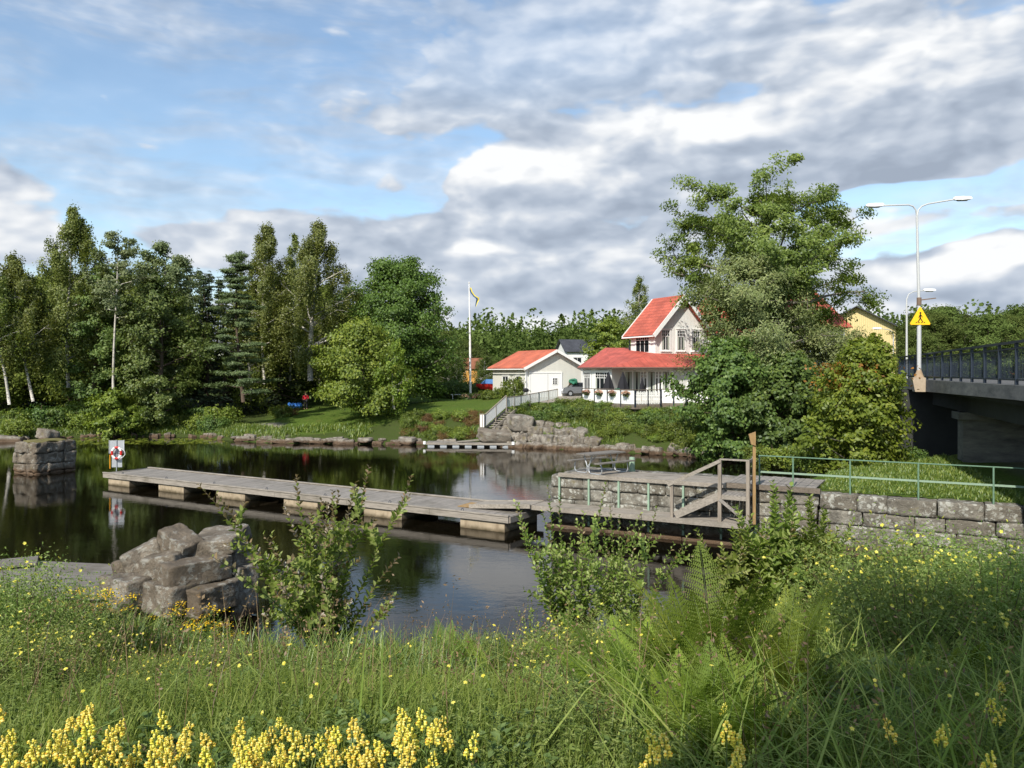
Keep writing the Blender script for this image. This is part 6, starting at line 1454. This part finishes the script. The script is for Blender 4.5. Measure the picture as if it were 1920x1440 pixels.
# ---------------------------------------------------------------- foreground meadow
def leaf6(B, D, Nn, L_, W_):
    """folded pointed leaves: base B, direction D, normal Nn (all (n,3))"""
    D = unit(D); S = unit(np.cross(D, Nn)); Nn = np.cross(S, D); L_ = np.asarray(L_)[:, None]; W_ = np.asarray(W_)[:, None]
    p = [B, B+D*L_*.35+S*W_*.5+Nn*W_*.18, B+D*L_*.7+S*W_*.36+Nn*W_*.10-Nn*L_*.03, B+D*L_-Nn*L_*.12, B+D*L_*.7-S*W_*.36+Nn*W_*.10-Nn*L_*.03, B+D*L_*.35-S*W_*.5+Nn*W_*.18]
    n = len(B); i = np.arange(n)[:, None]*6
    return np.stack(p, 1).reshape(-1, 3), np.concatenate([i+np.array([[0, 1, 2, 3]]), i+np.array([[0, 3, 4, 5]])])
def blades(B, H, W_, lean, g, curve=1.):
    """curved tapering grass blades, 3 quads each"""
    n = len(B); az = g.uniform(0, 6.28, n); d = np.stack([np.cos(az), np.sin(az), 0*az], -1); s = np.stack([-np.sin(az+g.normal(0, .6, n)), np.cos(az), 0*az], -1)
    V = []
    for t, w_ in ((0, .8), (.4, 1.), (.75, .62), (1., .08)):
        c = B+d*(lean*H*t**1.8*curve)[:, None]+np.stack([0*H, 0*H, H*(t-.28*lean*t**2.5)], -1); V += [c-s*(W_*w_/2)[:, None], c+s*(W_*w_/2)[:, None]]
    V = np.stack(V, 1).reshape(-1, 3); i = np.arange(n)[:, None]*8
    return V, np.concatenate([i+np.array([[k, k+1, k+3, k+2]]) for k in (0, 2, 4)])
def scatter(n, y0, y1, g, pw=.6, margin=.5):
    u = g.uniform(0, 1, n); y = (y0**pw+u*(y1**pw-y0**pw))**(1/pw); x = g.uniform(-1, 1, n)*(.74*y+1.8+margin)
    z = ground(x, y); k = z > .02; return x[k], y[k], z[k]
g = np.random.default_rng(21)
x, y, z = scatter(225000, 1.7, 16.5, g); patch = fbm2(x, y, 31, 3, .9); k = g.uniform(0, 1, len(x)) < .25+1.1*patch
x, y, z, patch = x[k], y[k], z[k], patch[k]
fz = 1-.75*np.exp(-(((x/y-.26)/.13)**2+((y-4.6)/1.5)**2)*1.2); k = g.uniform(0, 1, len(x)) < fz; x, y, z, patch = x[k], y[k], z[k], patch[k]
H = (.10+.34*patch*g.uniform(.4, 1.3, len(x)))*np.interp(y, [2, 4, 9, 11, 14, 16], [.85, 1., 1., 1.35, 1.35, 1.])
V, F = blades(np.stack([x, y, z-.02], -1), H, (.0035+.0009*y)*g.uniform(.6, 1.5, len(x)), g.uniform(.1, .8, len(x)), g)
rn = np.clip(np.tile(g.uniform(0, .7, len(x))+.3*(fbm2(x, y, 40, 3, .5)), 3), 0, 1)
tag(link_mesh('meadow_grass', np_mesh('meadow_grass', V, F, L['grass'], rn)), 'long green meadow grass covering the near bank', 'grass', None, 'stuff')
# lighter, taller yellowish grass near the water's edge
x, y, z = scatter(30000, 7, 16.5, g, 1.); k = fbm2(x, y, 33, 3, .6) > .48; x, y, z = x[k], y[k], z[k]
V, F = blades(np.stack([x, y, z-.02], -1), g.uniform(.3, .75, len(x)), (.004+.0008*y)*g.uniform(.6, 1.4, len(x)), g.uniform(.2, .9, len(x)), g)
tag(link_mesh('bank_edge_grass', np_mesh('bank_edge_grass', V, F, L['grass2'], np.tile(g.uniform(0, 1, len(x)), 3))), 'pale yellow-green grass at the top of the near bank by the water', 'grass', None, 'stuff')
# wide arching blades, bottom right
x, y, z = scatter(16000, 2.2, 9, g, .8); k = (x/y > .12) & (fbm2(x, y, 35, 2, 1.3) > .45) | (g.uniform(0, 1, len(x)) < .04); x, y, z = x[k], y[k], z[k]
V, F = blades(np.stack([x, y, z-.02], -1), g.uniform(.35, .75, len(x)), g.uniform(.006, .011, len(x)), g.uniform(.5, 1.3, len(x)), g)
tag(link_mesh('broad_grass', np_mesh('broad_grass', V, F, L['grass'], np.tile(g.uniform(.3, 1, len(x)), 3))), 'broad arching grass blades in the lower right of the meadow', 'grass', None, 'stuff')
# dry stalks and seed heads
x, y, z = scatter(2600, 2.3, 16, g, .8); k = fbm2(x, y, 37, 3, .8) > .47; x, y, z = x[k], y[k], z[k]; n = len(x)
V, F = blades(np.stack([x, y, z], -1), g.uniform(.4, .85, n), (.0022+.0006*y), g.uniform(.05, .5, n), g); nb = NB(); nb.add(V, F, np.tile(g.uniform(0, 1, n), 3))
tip = V.reshape(n, 8, 3)[:, 6]; C = (tip[:, None]+(g.normal(size=(n, 9, 3))*np.array([.012, .012, .05]))-np.array([0, 0, .03])).reshape(-1, 3)
V, F = leaf_quads(C, .022, .010, g, 0); nb.add(V, F, g.uniform(0, 1, len(C)))
tag(link_mesh('dry_stalks', nb.mesh('dry_stalks', L['dry'])), 'brown dry grass stalks with seed heads standing out of the meadow', 'grass', None, 'stuff')
# leafy herbs: stems with many leaflets, three kinds in patches
def herbs(name, label, n0, seed, thr, h0, h1, m_, l0, l1, asp, leaf, far=16.3):
    x, y, z = scatter(n0, 1.9, far, g, .7); p2 = fbm2(x, y, seed, 3, .8); fz = 1-.75*np.exp(-(((x/y-.26)/.13)**2+((y-4.6)/1.5)**2)*1.2)
    k = (p2 > thr) & (g.uniform(0, 1, len(x)) < fz); x, y, z, p2 = x[k], y[k], z[k], p2[k]; n = len(x); hh = (h0+h1*p2)*g.uniform(.6, 1.25, n)*np.interp(y, [8, 10.5], [1, 1.3])
    V, F = blades(np.stack([x, y, z-.02], -1), hh, .003+.0006*y, g.uniform(.05, .55, n), g, .8); nb = NB(); nb.add(V, F, .3)
    Q = V.reshape(n, 8, 3); t = g.uniform(.15, 1, (n, m_)); seg = np.clip((t*3).astype(int), 0, 2); fr = t*3-seg; ii = np.arange(n)[:, None]
    Bp = Q[ii, seg*2]*(1-fr)[..., None]+Q[ii, seg*2+2]*fr[..., None]; az = g.uniform(0, 6.28, (n, m_)); D = np.stack([np.cos(az), np.sin(az), g.uniform(-.2, .9, (n, m_))], -1)
    Nn = np.stack([-np.cos(az)*.5, -np.sin(az)*.5, 1+0*az], -1)+g.normal(size=(n, m_, 3))*.3; LL = (g.uniform(l0, l1, (n, m_))*(1.25-.5*t)*(1+.06*y[:, None])).ravel()
    V, F = leaf6(Bp.reshape(-1, 3), D.reshape(-1, 3), Nn.reshape(-1, 3), LL, LL*g.uniform(.8, 1.2, LL.size)*asp); base = .15+.55*fbm2(x, y, seed+7, 3, 1.1)
    nb.add(V, F, np.tile(np.clip(np.repeat(base, m_)+g.uniform(-.2, .25, n*m_), 0, 1), 2)); tag(link_mesh(name, nb.mesh(name, L[leaf])), label, 'ground cover', None, 'stuff')
herbs('meadow_herbs', 'fine-leaved light green herbs growing all through the meadow', 21000, 51, .40, .12, .38, 26, .012, .028, .38, 'herb')
herbs('broad_leaved_herbs', 'patches of broader-leaved darker herbs in the meadow', 11500, 151, .50, .08, .36, 14, .03, .055, .55, 'herb2')
herbs('reddish_herbs', 'scattered reddish-brown withering herbs in the meadow', 5200, 251, .54, .10, .35, 18, .012, .026, .4, 'dry')

def on_ground(px, py, hgt, y0=1.9, y1=17.):
    """where a plant of height hgt stands whose tip shows at this photo pixel"""
    Y_ = np.linspace(y0, y1, 700); X_ = (px-960)/FOC*Y_; line = EYE-(py-HZ)/FOC*Y_; s_ = ground(X_, Y_)+hgt
    k = np.where(line <= s_)[0]; i = k[0] if len(k) else len(Y_)-1
    return float(X_[i]), float(Y_[i]), float(ground(X_[i:i+1], Y_[i:i+1])[0])

# toadflax: a handful of models, each stem a plant of its own
def toadflax(seed, H=.42, hl=.06):
    g = np.random.default_rng(seed); t = np.linspace(0, 1, 6); bend = g.normal(size=2)*.04
    pth = np.stack([bend[0]*t**2, bend[1]*t**2, t*H], -1); V, F = tube_np(pth, np.linspace(.0022, .0014, 6), 5); st_ = NB(); st_.add(V, F, .3)
    n = 46; tt = g.uniform(.08, .8, n); B = np.stack([bend[0]*tt**2, bend[1]*tt**2, tt*H], -1); az = g.uniform(0, 6.28, n); D = np.stack([np.cos(az), np.sin(az), g.uniform(.4, 1.1, n)], -1); Nn = np.stack([-np.cos(az), -np.sin(az), 1+0*az], -1)
    lv = NB(); V, F = leaf6(B, D, Nn, g.uniform(.025, .045, n), np.full(n, .005)); lv.add(V, F, np.tile(g.uniform(.2, .8, n), 2))
    fl = NB(); og = NB(); m = g.integers(14, 22)
    for i in range(m):
        u = i/m; tz = H-hl*(1-u)+.012; az = i*2.4; out = np.array([math.cos(az), math.sin(az), .25]); r_ = .0125*(1.1-.75*u); s = .0078*(1.15-.6*u); c = np.array([bend[0]*(tz/H)**2, bend[1]*(tz/H)**2, tz])+out*r_
        for dz, dx, sc, mi in ((.5, .4, (1., 1., .8), 0), (-.55, .7, (1.05, 1.1, .7), 0), (0, 1.05, (.5, .5, .4), 1)):
            W, Fq = block_verts((1, 1, 1), 2, .1, .0, 5, 2.2); W = W*np.array(sc)*s*1.25+c+out*dx*s+np.array([0, 0, dz*s]); (og if mi else fl).add(W, Fq, g.uniform(.2, 1))
        sp_ = tube_np(np.array([c, c+np.array([out[0]*-.2*s, out[1]*-.2*s, -1.8*s])]), [.003, .001], 4); fl.add(sp_[0], sp_[1], .4)
    return [('stem', st_.mesh('stem', M['stem'])), ('leaves', lv.mesh('leaves', L['herb'])), ('flower_head', fl.mesh('flower_head', L['toad'])), ('flower_throats', og.mesh('flower_throats', L['toad_o']))]
TF = [toadflax(60+s, .42+.03*(s % 3), .050+.012*(s % 3)) for s in range(6)]
TFP = [(18,1335),(12,1375),(25,1400),(30,1425),(14,1440),(100,1365),(112,1385),(84,1402),(125,1400),(105,1345),(158,1370),(135,1408),(196,1370),(205,1395),(190,1415),(222,1400),(238,1415),(214,1430),(160,1430),(150,1340),
       (292,1400),(300,1418),(318,1375),(326,1395),(334,1410),(305,1385),(345,1428),(290,1435),(325,1345),(430,1375),(438,1390),(466,1395),(480,1402),(490,1408),(505,1400),(520,1385),(535,1400),(512,1425),(525,1430),(543,1342),(540,1370),(565,1395),(578,1410),(592,1388),(604,1400),(612,1382),(630,1392),(655,1408),(672,1415),(690,1425),(655,1375),(700,1420),(750,1400),(756,1378),(775,1370),(790,1385),(800,1350),(812,1345),(808,1370),(842,1360),(838,1378),(850,1400),(640,1428),(720,1432),(470,1430),(560,1432),(395,1405),(60,1410),
       (1233,1385),(1240,1400),(1362,1330),(1360,1372),(1395,1380),(1355,1390),(1840,1315),(1845,1340),(1765,1365),(1772,1378),(1706,1370),(1885,1300),(1820,1420),(1205,1425),(1210,1435),(1350,1430)]
random.seed(8)
TFP += [(random.choice([random.gauss(60, 45), random.gauss(200, 35), random.gauss(320, 22), random.gauss(470, 40), random.gauss(590, 40), random.gauss(700, 40), random.gauss(800, 35)]), random.uniform(1372, 1446)) for _ in range(32)]
TFP = [p for p in TFP if 0 < p[0] < 1920]
def tf_label(i, px, py):
    side = 'in the shade at the lower right' if px > 1600 else 'beside the big ferns' if px > 1100 else 'at the right end of the long flower patch' if px > 725 else 'in the middle of the long flower patch' if px > 410 else 'near the bottom left, right half of that patch' if px > 170 else 'at the bottom left corner'
    return 'yellow toadflax flower spike '+side, ('toadflax spikes '+side)
for i, (px, py) in enumerate(TFP):
    k = random.randrange(6); H0_ = (.42, .45, .48)[k % 3]; s = random.uniform(.85, 1.1); x, y, z = on_ground(px, py-14, H0_*s); lab, grp = tf_label(i, px, py)
    o = empty('toadflax', (x, y, z-.01), random.uniform(0, 6.28), lab, 'flower', grp); o.scale = (s, s, s)
    for nm, me in TF[k]: link_mesh(nm, me, o)

# ferns
def frond(g, Lf, np_=30):
    t = np.linspace(0, 1, 14); arch = g.uniform(.3, .6); pth = np.stack([Lf*t*.62*(1+.25*t)*arch*1.5, g.normal()*.05*t**2, Lf*(t-.33*arch*t**2.6)], -1); V, F = tube_np(pth, np.linspace(.004, .001, 14), 4)
    d = unit(np.gradient(pth, axis=0)); nb = []
    tp = np.linspace(.14, .985, np_); Bs = []; Ds = []; Ns = []; Ls = []; Ws = []
    for tt in tp:
        i = min(int(tt*13), 12); f = tt*13-i; b = pth[i]*(1-f)+pth[i+1]*f; dd = d[i]; pl = Lf*.23*(math.sin(math.pi*min(1, (tt*.92+.1)))**.8)*(1-tt*.35)+.01
        side = np.cross(dd, [0, 1, 0]); yv = np.array([0, 1., 0]); nrm = unit(np.cross(dd, yv))
        for s in (-1, 1):
            pd_ = unit(yv*s+dd*.45-nrm*.12+g.normal(size=3)*.05); m_ = max(4, int(pl/.014))
            for q in range(m_):
                u = (q+.6)/m_; pb = b+pd_*pl*u-np.array([0, 0, .12*pl*u*u]); ll = (.024*(1-u)**.7+.006)*(1.0 if pl > .05 else .7)
                for s2 in (-1, 1): Bs.append(pb); Ds.append(dd*s2+pd_*.55); Ns.append(-nrm+g.normal(size=3)*.12); Ls.append(ll); Ws.append(ll*.48)
    V2, F2 = leaf6(np.array(Bs), np.array(Ds), np.array(Ns), np.array(Ls), np.array(Ws)); return V, F, V2, F2
def fern(seed, n=13, Lf=1.):
    g = np.random.default_rng(seed); a = NB(); b = NB()
    for i in range(n):
        V, F, V2, F2 = frond(g, Lf*g.uniform(.5, 1.12), 26); az = i*2.399+g.normal()*.5; tl = g.uniform(-.25, .85)
        def tf(V): V = np.stack([V[:, 0]*math.cos(tl)+V[:, 2]*math.sin(tl), V[:, 1], -V[:, 0]*math.sin(tl)+V[:, 2]*math.cos(tl)], -1); return rotz(V, az)
        a.add(tf(V), F, .5); b.add(tf(V2), F2, np.clip(g.uniform(.0, .85)+g.uniform(-.15, .15, len(F2)), 0, 1))
    return [('stalks', a.mesh('stalks', M['stem'])), ('fronds', b.mesh('fronds', L['fern']))]
FR = [fern(71, 34, 1.0), fern(72, 26, .88)]
for i, (px, py, Y_, s, kk, lab) in enumerate([(1335, 0, 4.6, .98, 0, 'largest bright fern with upright fronds, right of the picture middle'), (1205, 0, 4.9, 1.0, 1, 'bright fern at the left flank of the largest fern'), (1460, 0, 4.4, .8, 0, 'fern leaning right, at the right flank of the largest fern'),
        (1265, 0, 5.7, .78, 0, 'bright fern behind the largest fern, its tips against the dark water'), (1400, 0, 5.4, .85, 1, 'fern half hidden behind the largest fern, below the leafy shoots'), (1290, 0, 3.7, .8, 1, 'low dark-hearted fern in front of the largest fern'), (1420, 0, 3.5, .7, 1, 'low spreading fern between grass at the lower right of the fern group'),
        (1140, 0, 5.6, .7, 1, 'small bright fern at the far left of the fern group'), (1500, 0, 5.2, .7, 1, 'yellow-green fern at the far right of the fern group, near the shade'), (1350, 0, 3.3, .6, 0, 'nearest low fern at the bottom of the fern group'), (1235, 0, 7.4, .8, 1, 'small fern at the water edge, left of the leafy shoots'), (1790, 0, 5.2, .62, 1, 'shaded fern under the dark shrub at the right'), (900, 0, 8.4, .7, 1, 'pale fern in the middle of the bank'), (985, 0, 7.8, .6, 0, 'leaning fern right of the pale middle fern'), (835, 0, 12.0, .85, 1, 'green feathery fern clump at the water edge in the middle'), (1900, 0, 6.2, .6, 0, 'shaded fern at the right edge of the picture')]):
    x, y = XY(px, Y_); o = empty('fern', (x, y, gz(x, y)-.03), random.uniform(0, 6.28), lab, 'fern', 'ferns on the near bank'); o.scale = (s, s, s)
    for nm, me in FR[kk]: link_mesh(nm, me, o)

# leafy shoots / willow shrubs at the water's edge
def shoots(seed, n, H, spread, leaf=.055, side=3, dens=26, tipc=.2):
    g = np.random.default_rng(seed); a = NB(); b = NB(); c = NB()
    for i in range(n):
        az = g.uniform(0, 6.28); tl = g.uniform(.05, 1.)**.8*spread; h = H*g.uniform(.6, 1.05)*(1-.22*tl/max(spread, .01)); t = np.linspace(0, 1, 9); rr = h*math.tan(tl*.9)
        pth = np.stack([math.cos(az)*rr*t**1.15, math.sin(az)*rr*t**1.15, h*t], -1)+np.cumsum(g.normal(size=(9, 3))*.008*H, 0); paths = [(pth, 1.)]
        for q in range(side):
            u = g.integers(2, 7); dd = unit(g.normal(size=3)*np.array([1, 1, .3])+np.array([0, 0, 1.])); l2 = h*g.uniform(.15, .35); paths.append((pth[u]+dd*l2*np.linspace(0, 1, 9)[:, None], l2/h))
        for pp, sc in paths:
            V, F = tube_np(pp, np.linspace(.006, .0018, 9)*(1 if sc == 1 else .6), 4); a.add(V, F, .5)
            m = max(4, int(dens*h*sc)); tt = np.linspace(.12 if sc == 1 else .05, 1, m); k = np.clip((tt*8).astype(int), 0, 7); f = (tt*8-k)[:, None]; B = pp[k]*(1-f)+pp[k+1]*f
            ax = unit(pp[k+1]-pp[k]); sd = np.arange(m)*2.4+g.uniform(0, 6); e1 = unit(np.cross(ax, [.1, .2, 1.])+1e-6); e2 = np.cross(ax, e1); rd = e1*np.cos(sd)[:, None]+e2*np.sin(sd)[:, None]
            D = rd*1.+ax*.75+np.array([0, 0, .25]); Nn = ax-rd*.6+g.normal(size=(m, 3))*.2; LL = leaf*g.uniform(.7, 1.15, m)*(1-.45*tt**3)
            tip = (tt > .8) & (g.uniform(0, 1, m) < tipc*2)
            for msk, bk in ((~tip, b), (tip, c)):
                if msk.sum(): V, F = leaf6(B[msk], D[msk], Nn[msk], LL[msk], LL[msk]*.6); bk.add(V, F, np.tile(g.uniform(.05, .95, msk.sum()), 2))
    return [('stems', a.mesh('stems', M['twig'])), ('leaves', b.mesh('leaves', L['shrub'])), ('tip_leaves', c.mesh('tip_leaves', L['shrub_tip']))]
def put(name, parts, px, Y_, s, lab, cat, group=None, rz=None, zoff=-.05):
    x, y = XY(px, Y_); o = empty(name, (x, y, max(gz(x, y), -.05)+zoff), random.uniform(0, 6.28) if rz is None else rz, lab, cat, group); o.scale = (s, s, s)
    for nm, me in parts: link_mesh(nm, me, o)
    return o
put('willow_shrub', shoots(81, 30, 1.9, .92, .085, 3, 50, .35), 615, 11.2, 1.55, 'fan-shaped young willow shrub with yellowish tips in front of the jetty', 'shrub')
S2 = shoots(82, 20, 2.0, .5, .075, 4, 40, .1); put('willow_shrub', S2, 1075, 11.2, 1.42, 'dense dark green shrub in front of the gangway end, with feathery tops', 'shrub')
put('willow_shrub', S2, 1175, 10.4, 1.12, 'dark leafy shrub in front of the low walkway, right of the gangway shrub', 'shrub')
S4 = shoots(84, 10, 1.6, .35, .06, 3, 26, .1); put('willow_shrub', S4, 1005, 12.8, 1.05, 'thin open shrub left of the gangway shrub, seen against bright water', 'shrub'); put('willow_shrub', S4, 935, 12.8, .72, 'sparse small shrub seen against the water in the middle', 'shrub')
S3 = shoots(83, 22, 1.6, .36, .10, 2, 56, .04)
for px, Y_, s, lab in ((1385, 9.4, 1.2, 'leafy upright shoots left of the quay stones, against dark water'), (1455, 9.3, 1.35, 'tallest leafy upright shoots in front of the quay wall'), (1530, 9.6, 1.2, 'leafy upright shoots right of the tallest ones')): put('leafy_shoots', S3, px, Y_, s, lab, 'shrub')
# cinquefoil shrubs: fine leaves, yellow five-petalled flowers
def cinquefoil(seed, Rr, H, nl, nf):
    g = np.random.default_rng(seed); a = NB(); n = 46; tips = []
    for i in range(n):
        az = i*2.4; r_ = Rr*math.sqrt((i+.5)/n); e = np.array([math.cos(az)*r_, math.sin(az)*r_, H*(1-.42*(r_/Rr)**2)*g.uniform(.8, 1.05)]); pp = np.array([e*np.array([.15, .15, 0]), e*np.array([.6, .6, .55]), e]); V, F = tube_np(pp, [.006, .004, .002], 4); a.add(V, F, .5); tips.append(e)
    T_ = np.array(tips); idx = g.integers(0, n, nl); u = g.uniform(.35, 1.05, nl)[:, None]; C = T_[idx]*np.concatenate([u**.8, u**.8, u], 1)+g.normal(size=(nl, 3))*Rr*.13; C[:, 2] = np.abs(C[:, 2])
    V, F = leaf_quads(C, .034, .012, g, .6); b = NB(); b.add(V, F, np.clip(g.uniform(.1, .9, nl), 0, 1))
    idx = g.integers(0, n, nf); C = T_[idx]*g.uniform(.92, 1.1, (nf, 1))+g.normal(size=(nf, 3))*Rr*.12; nr = unit(g.normal(size=(nf, 3))*.5+np.array([-.2, -.5, .9])); e1 = unit(np.cross(nr, [.3, .1, .9])); e2 = np.cross(nr, e1); c = NB()
    for k in range(5):
        th = k*1.2566; D = e1*math.cos(th)+e2*math.sin(th)+nr*.25; V, F = leaf6(C, D, nr, np.full(nf, .017), np.full(nf, .017)); c.add(V, F, np.tile(g.uniform(0, 1, nf), 2))
    return [('stems', a.mesh('stems', M['twig'])), ('foliage', b.mesh('foliage', L['herb'])), ('flowers', c.mesh('flowers', L['petal']))]
CQ = [cinquefoil(91, .75, .95, 17000, 120), cinquefoil(92, .6, .7, 12000, 90)]
for px, Y_, s, k, lab in ((1650, 8.3, 1.3, 0, 'large dark cinquefoil shrub with few yellow flowers in front of the quay corner'), (1770, 8.0, 1.25, 0, 'cinquefoil shrub right of the large dark one, partly sunlit'), (1890, 8.6, 1.15, 0, 'yellow-flowered cinquefoil shrub at the right edge'), (1580, 7.2, .85, 1, 'cinquefoil with bright flowers between the ferns and the dark shrub'),
        (1700, 6.2, 1.0, 0, 'shaded cinquefoil shrub in front of the large dark one'), (1860, 6.4, 1., 0, 'shaded cinquefoil shrub at the right edge, below the sunlit one'), (30, 8.4, 1.15, 0, 'yellow-flowered cinquefoil shrub at the left edge below the old dock'), (120, 7.8, .95, 1, 'smaller cinquefoil shrub next to the one at the left edge'), (20, 6.2, .9, 1, 'lower yellow-flowered cinquefoil at the left edge'),
        (1110, 7.0, 1.0, 1, 'light green cinquefoil with bright yellow flowers left of the ferns'), (1050, 8.2, .9, 1, 'pale cinquefoil near the water, left of the ferns'), (1180, 8.8, .8, 1, 'pale cinquefoil at the water edge behind the ferns'), (380, 8.2, .65, 1, 'low cinquefoil with a few flowers in the left meadow'), (250, 6.6, .6, 1, 'low cinquefoil nearest the left flower patch'), (1480, 7.9, .8, 1, 'cinquefoil with many small yellow flowers below the leafy shoots'), (620, 6.8, .5, 1, 'low cinquefoil in the middle of the meadow below the willow shrub'), (1040, 5.4, .6, 1, 'low cinquefoil in the grass left of the big ferns')):
    put('cinquefoil', CQ[k], px, Y_, s, lab, 'flowering shrub', 'cinquefoil shrubs of the near bank')
# scattered yellow and white flowers in the meadow
x, y, z = scatter(1500, 2.6, 14, g, .9); k = fbm2(x, y, 81, 3, 1.2) > .55; x, y, z = x[k], y[k], z[k]; n = len(x); hh = g.uniform(.4, .62, n); C = np.stack([x, y, z+hh], -1); nr = unit(g.normal(size=(n, 3))*.4+np.array([-.1, -.4, 1.])); e1 = unit(np.cross(nr, [.3, .1, .9])); e2 = np.cross(nr, e1); nb = NB()
for k in range(5): V, F = leaf6(C, e1*math.cos(k*1.2566)+e2*math.sin(k*1.2566), nr, .007+.0006*y, .007+.0005*y); nb.add(V, F, np.tile(g.uniform(0, 1, n), 2))
V, F = blades(np.stack([x, y, z], -1), hh, np.full(n, .003), np.full(n, .01), g); nb.add(V, F, .5, 1)
tag(link_mesh('meadow_flowers', nb.mesh('meadow_flowers', [L['petal'], L['grass']])), 'tiny yellow flowers sprinkled over the whole meadow', 'flowers', None, 'stuff')
# tansy
def tansy(seed, n=7, H=.95):
    g = np.random.default_rng(seed); a = NB(); b = NB(); c = NB()
    for i in range(n):
        az = g.uniform(0, 6.28); r_ = g.uniform(.02, .3); h = H*g.uniform(.7, 1.05); t = np.linspace(0, 1, 6)[:, None]; pp = np.array([math.cos(az)*r_, math.sin(az)*r_, h])*np.concatenate([t**1.3, t**1.3, t], 1); V, F = tube_np(pp, np.linspace(.005, .002, 6), 4); a.add(V, F)
        m = 34; C = pp[-1]+g.normal(size=(m, 3))*np.array([.06, .06, .014]); V, F = leaf_quads(C, .034, .022, g, 1.5); c.add(V, F, g.uniform(0, 1, m))
        m = 40; u = g.uniform(.1, .92, m); B = np.array([np.interp(u, t[:, 0], pp[:, k]) for k in range(3)]).T; az2 = g.uniform(0, 6.28, m); D = np.stack([np.cos(az2), np.sin(az2), .5+0*az2], -1); V, F = leaf6(B, D, D*-.4+np.array([0, 0, 1.]), g.uniform(.06, .11, m), np.full(m, .02)); b.add(V, F, np.tile(g.uniform(0, .7, m), 2))
    return [('stems', a.mesh('stems', M['stem'])), ('leaves', b.mesh('leaves', L['herb'])), ('flower_heads', c.mesh('flower_heads', L['tansy']))]
TN = [tansy(101), tansy(102, 5, .85)]
for px, py, s, lab in ((368, 1092, 1., 'tansy with flat yellow head before the ruin, left one of the tall pair'), (404, 1095, 1., 'tall tansy with yellow heads before the dark face of the ruin'), (420, 1130, .95, 'yellow tansy at the lower right foot of the ruin'), (385, 1138, .9, 'yellow tansy low before the ruin'), (168, 1105, .95, 'tansy in front of the old dock'), (215, 1105, .9, 'tansy between the old dock and the ruin'), (320, 1130, .8, 'faded tansy before the ruin middle'), (735, 1150, .8, 'thin yellow tansy right of the willow shrub'), (540, 1090, .9, 'single tansy head within the willow shrub'), (455, 1150, .8, 'yellow tansy between the ruin and the willow shrub')):
    x, y, z = on_ground(px, py, .88*s, 9.5); o = empty('tansy', (x, y, z-.03), random.uniform(0, 6), lab, 'flower', 'tansy plants by the ruin'); o.scale = (s, s, s)
    for nm, me in random.choice(TN): link_mesh(nm, me, o)
# grass on the spit, moss and tufts on the quay, lily pads
x = g.uniform(8, 22, 60000); y = g.uniform(22, 38, 60000); bk = ((x-WALL_A.x)*(-WN.x)+(y-WALL_A.y)*(-WN.y)); tt = (x-WALL_A.x)*WD.x+(y-WALL_A.y)*WD.y
k = (bk > .35) & (poly_sd(x, y, sp_poly) > .05) & (tt > 8.9) & ((bk > .9) | (fbm2(x, y, 61, 3, 1.5) > .5)) & (x < 17.5+.33*(y-30)); x, y = x[k], y[k]; z = spitH(x, y); n = len(x)
V, F = blades(np.stack([x, y, z-.02], -1), g.uniform(.04, .13, n)*(1+.8*fbm2(x, y, 62, 2, .8)), g.uniform(.015, .03, n), g.uniform(.2, 1, n), g)
tag(link_mesh('spit_grass', np_mesh('spit_grass', V, F, L['grass2'], np.tile(g.uniform(0, 1, n), 3))), 'short grass on the flat ground behind the quay railing', 'grass', None, 'stuff')
n = 420; px = g.uniform(130, 420, n); Y_ = 8550/(g.uniform(822, 833, n)-HZ); x = (px-960)/FOC*Y_; V, F = leaf_quads(np.stack([x, Y_, .012+g.uniform(0, .012, n)], -1), .34, .3, g, 60); V[:, 2] = np.clip(V[:, 2], .006, .05)
tag(link_mesh('lily_pads', np_mesh('lily_pads', V, F, L['light'], g.uniform(.4, 1, n))), 'yellow-green lily pads floating along the left shore', 'water plants', None, 'stuff')
# reeds and grass fringe on the far shore
x = g.uniform(-45, 8, 26000); d = g.uniform(.5, 4.5, 26000); y = shoreF(x)+d; k = fbm2(x, y, 71, 3, .5) > np.where(x < -20, .35, .5); x, y = x[k], y[k]; n = len(x); z = ground(x, y)
V, F = blades(np.stack([x, y, z-.02], -1), g.uniform(.15, .5, n), g.uniform(.03, .06, n), g.uniform(.2, .8, n), g)
tag(link_mesh('shore_grass', np_mesh('shore_grass', V, F, L['grass2'], np.tile(g.uniform(0, 1, n), 3))), 'tufts of grass on the far shore above the stones', 'grass', None, 'stuff')
# unseen tree, added behind the camera to shade the lower right of the meadow
a, c = tree_meshes('decid', 9.4, 2.2, .45, 111, 16000, nlimb=30, clr=1.0); tx, ty = .2, -3.3
o = empty('unseen_shade_tree', (tx, ty, gz(tx, ty)-.1), 0, 'unseen tree added behind the viewer to shade the lower right meadow', 'tree'); link_mesh('trunk', a.mesh('trunk', M['bark'], True), o); link_mesh('crown', c.mesh('crown', L['alder']), o)
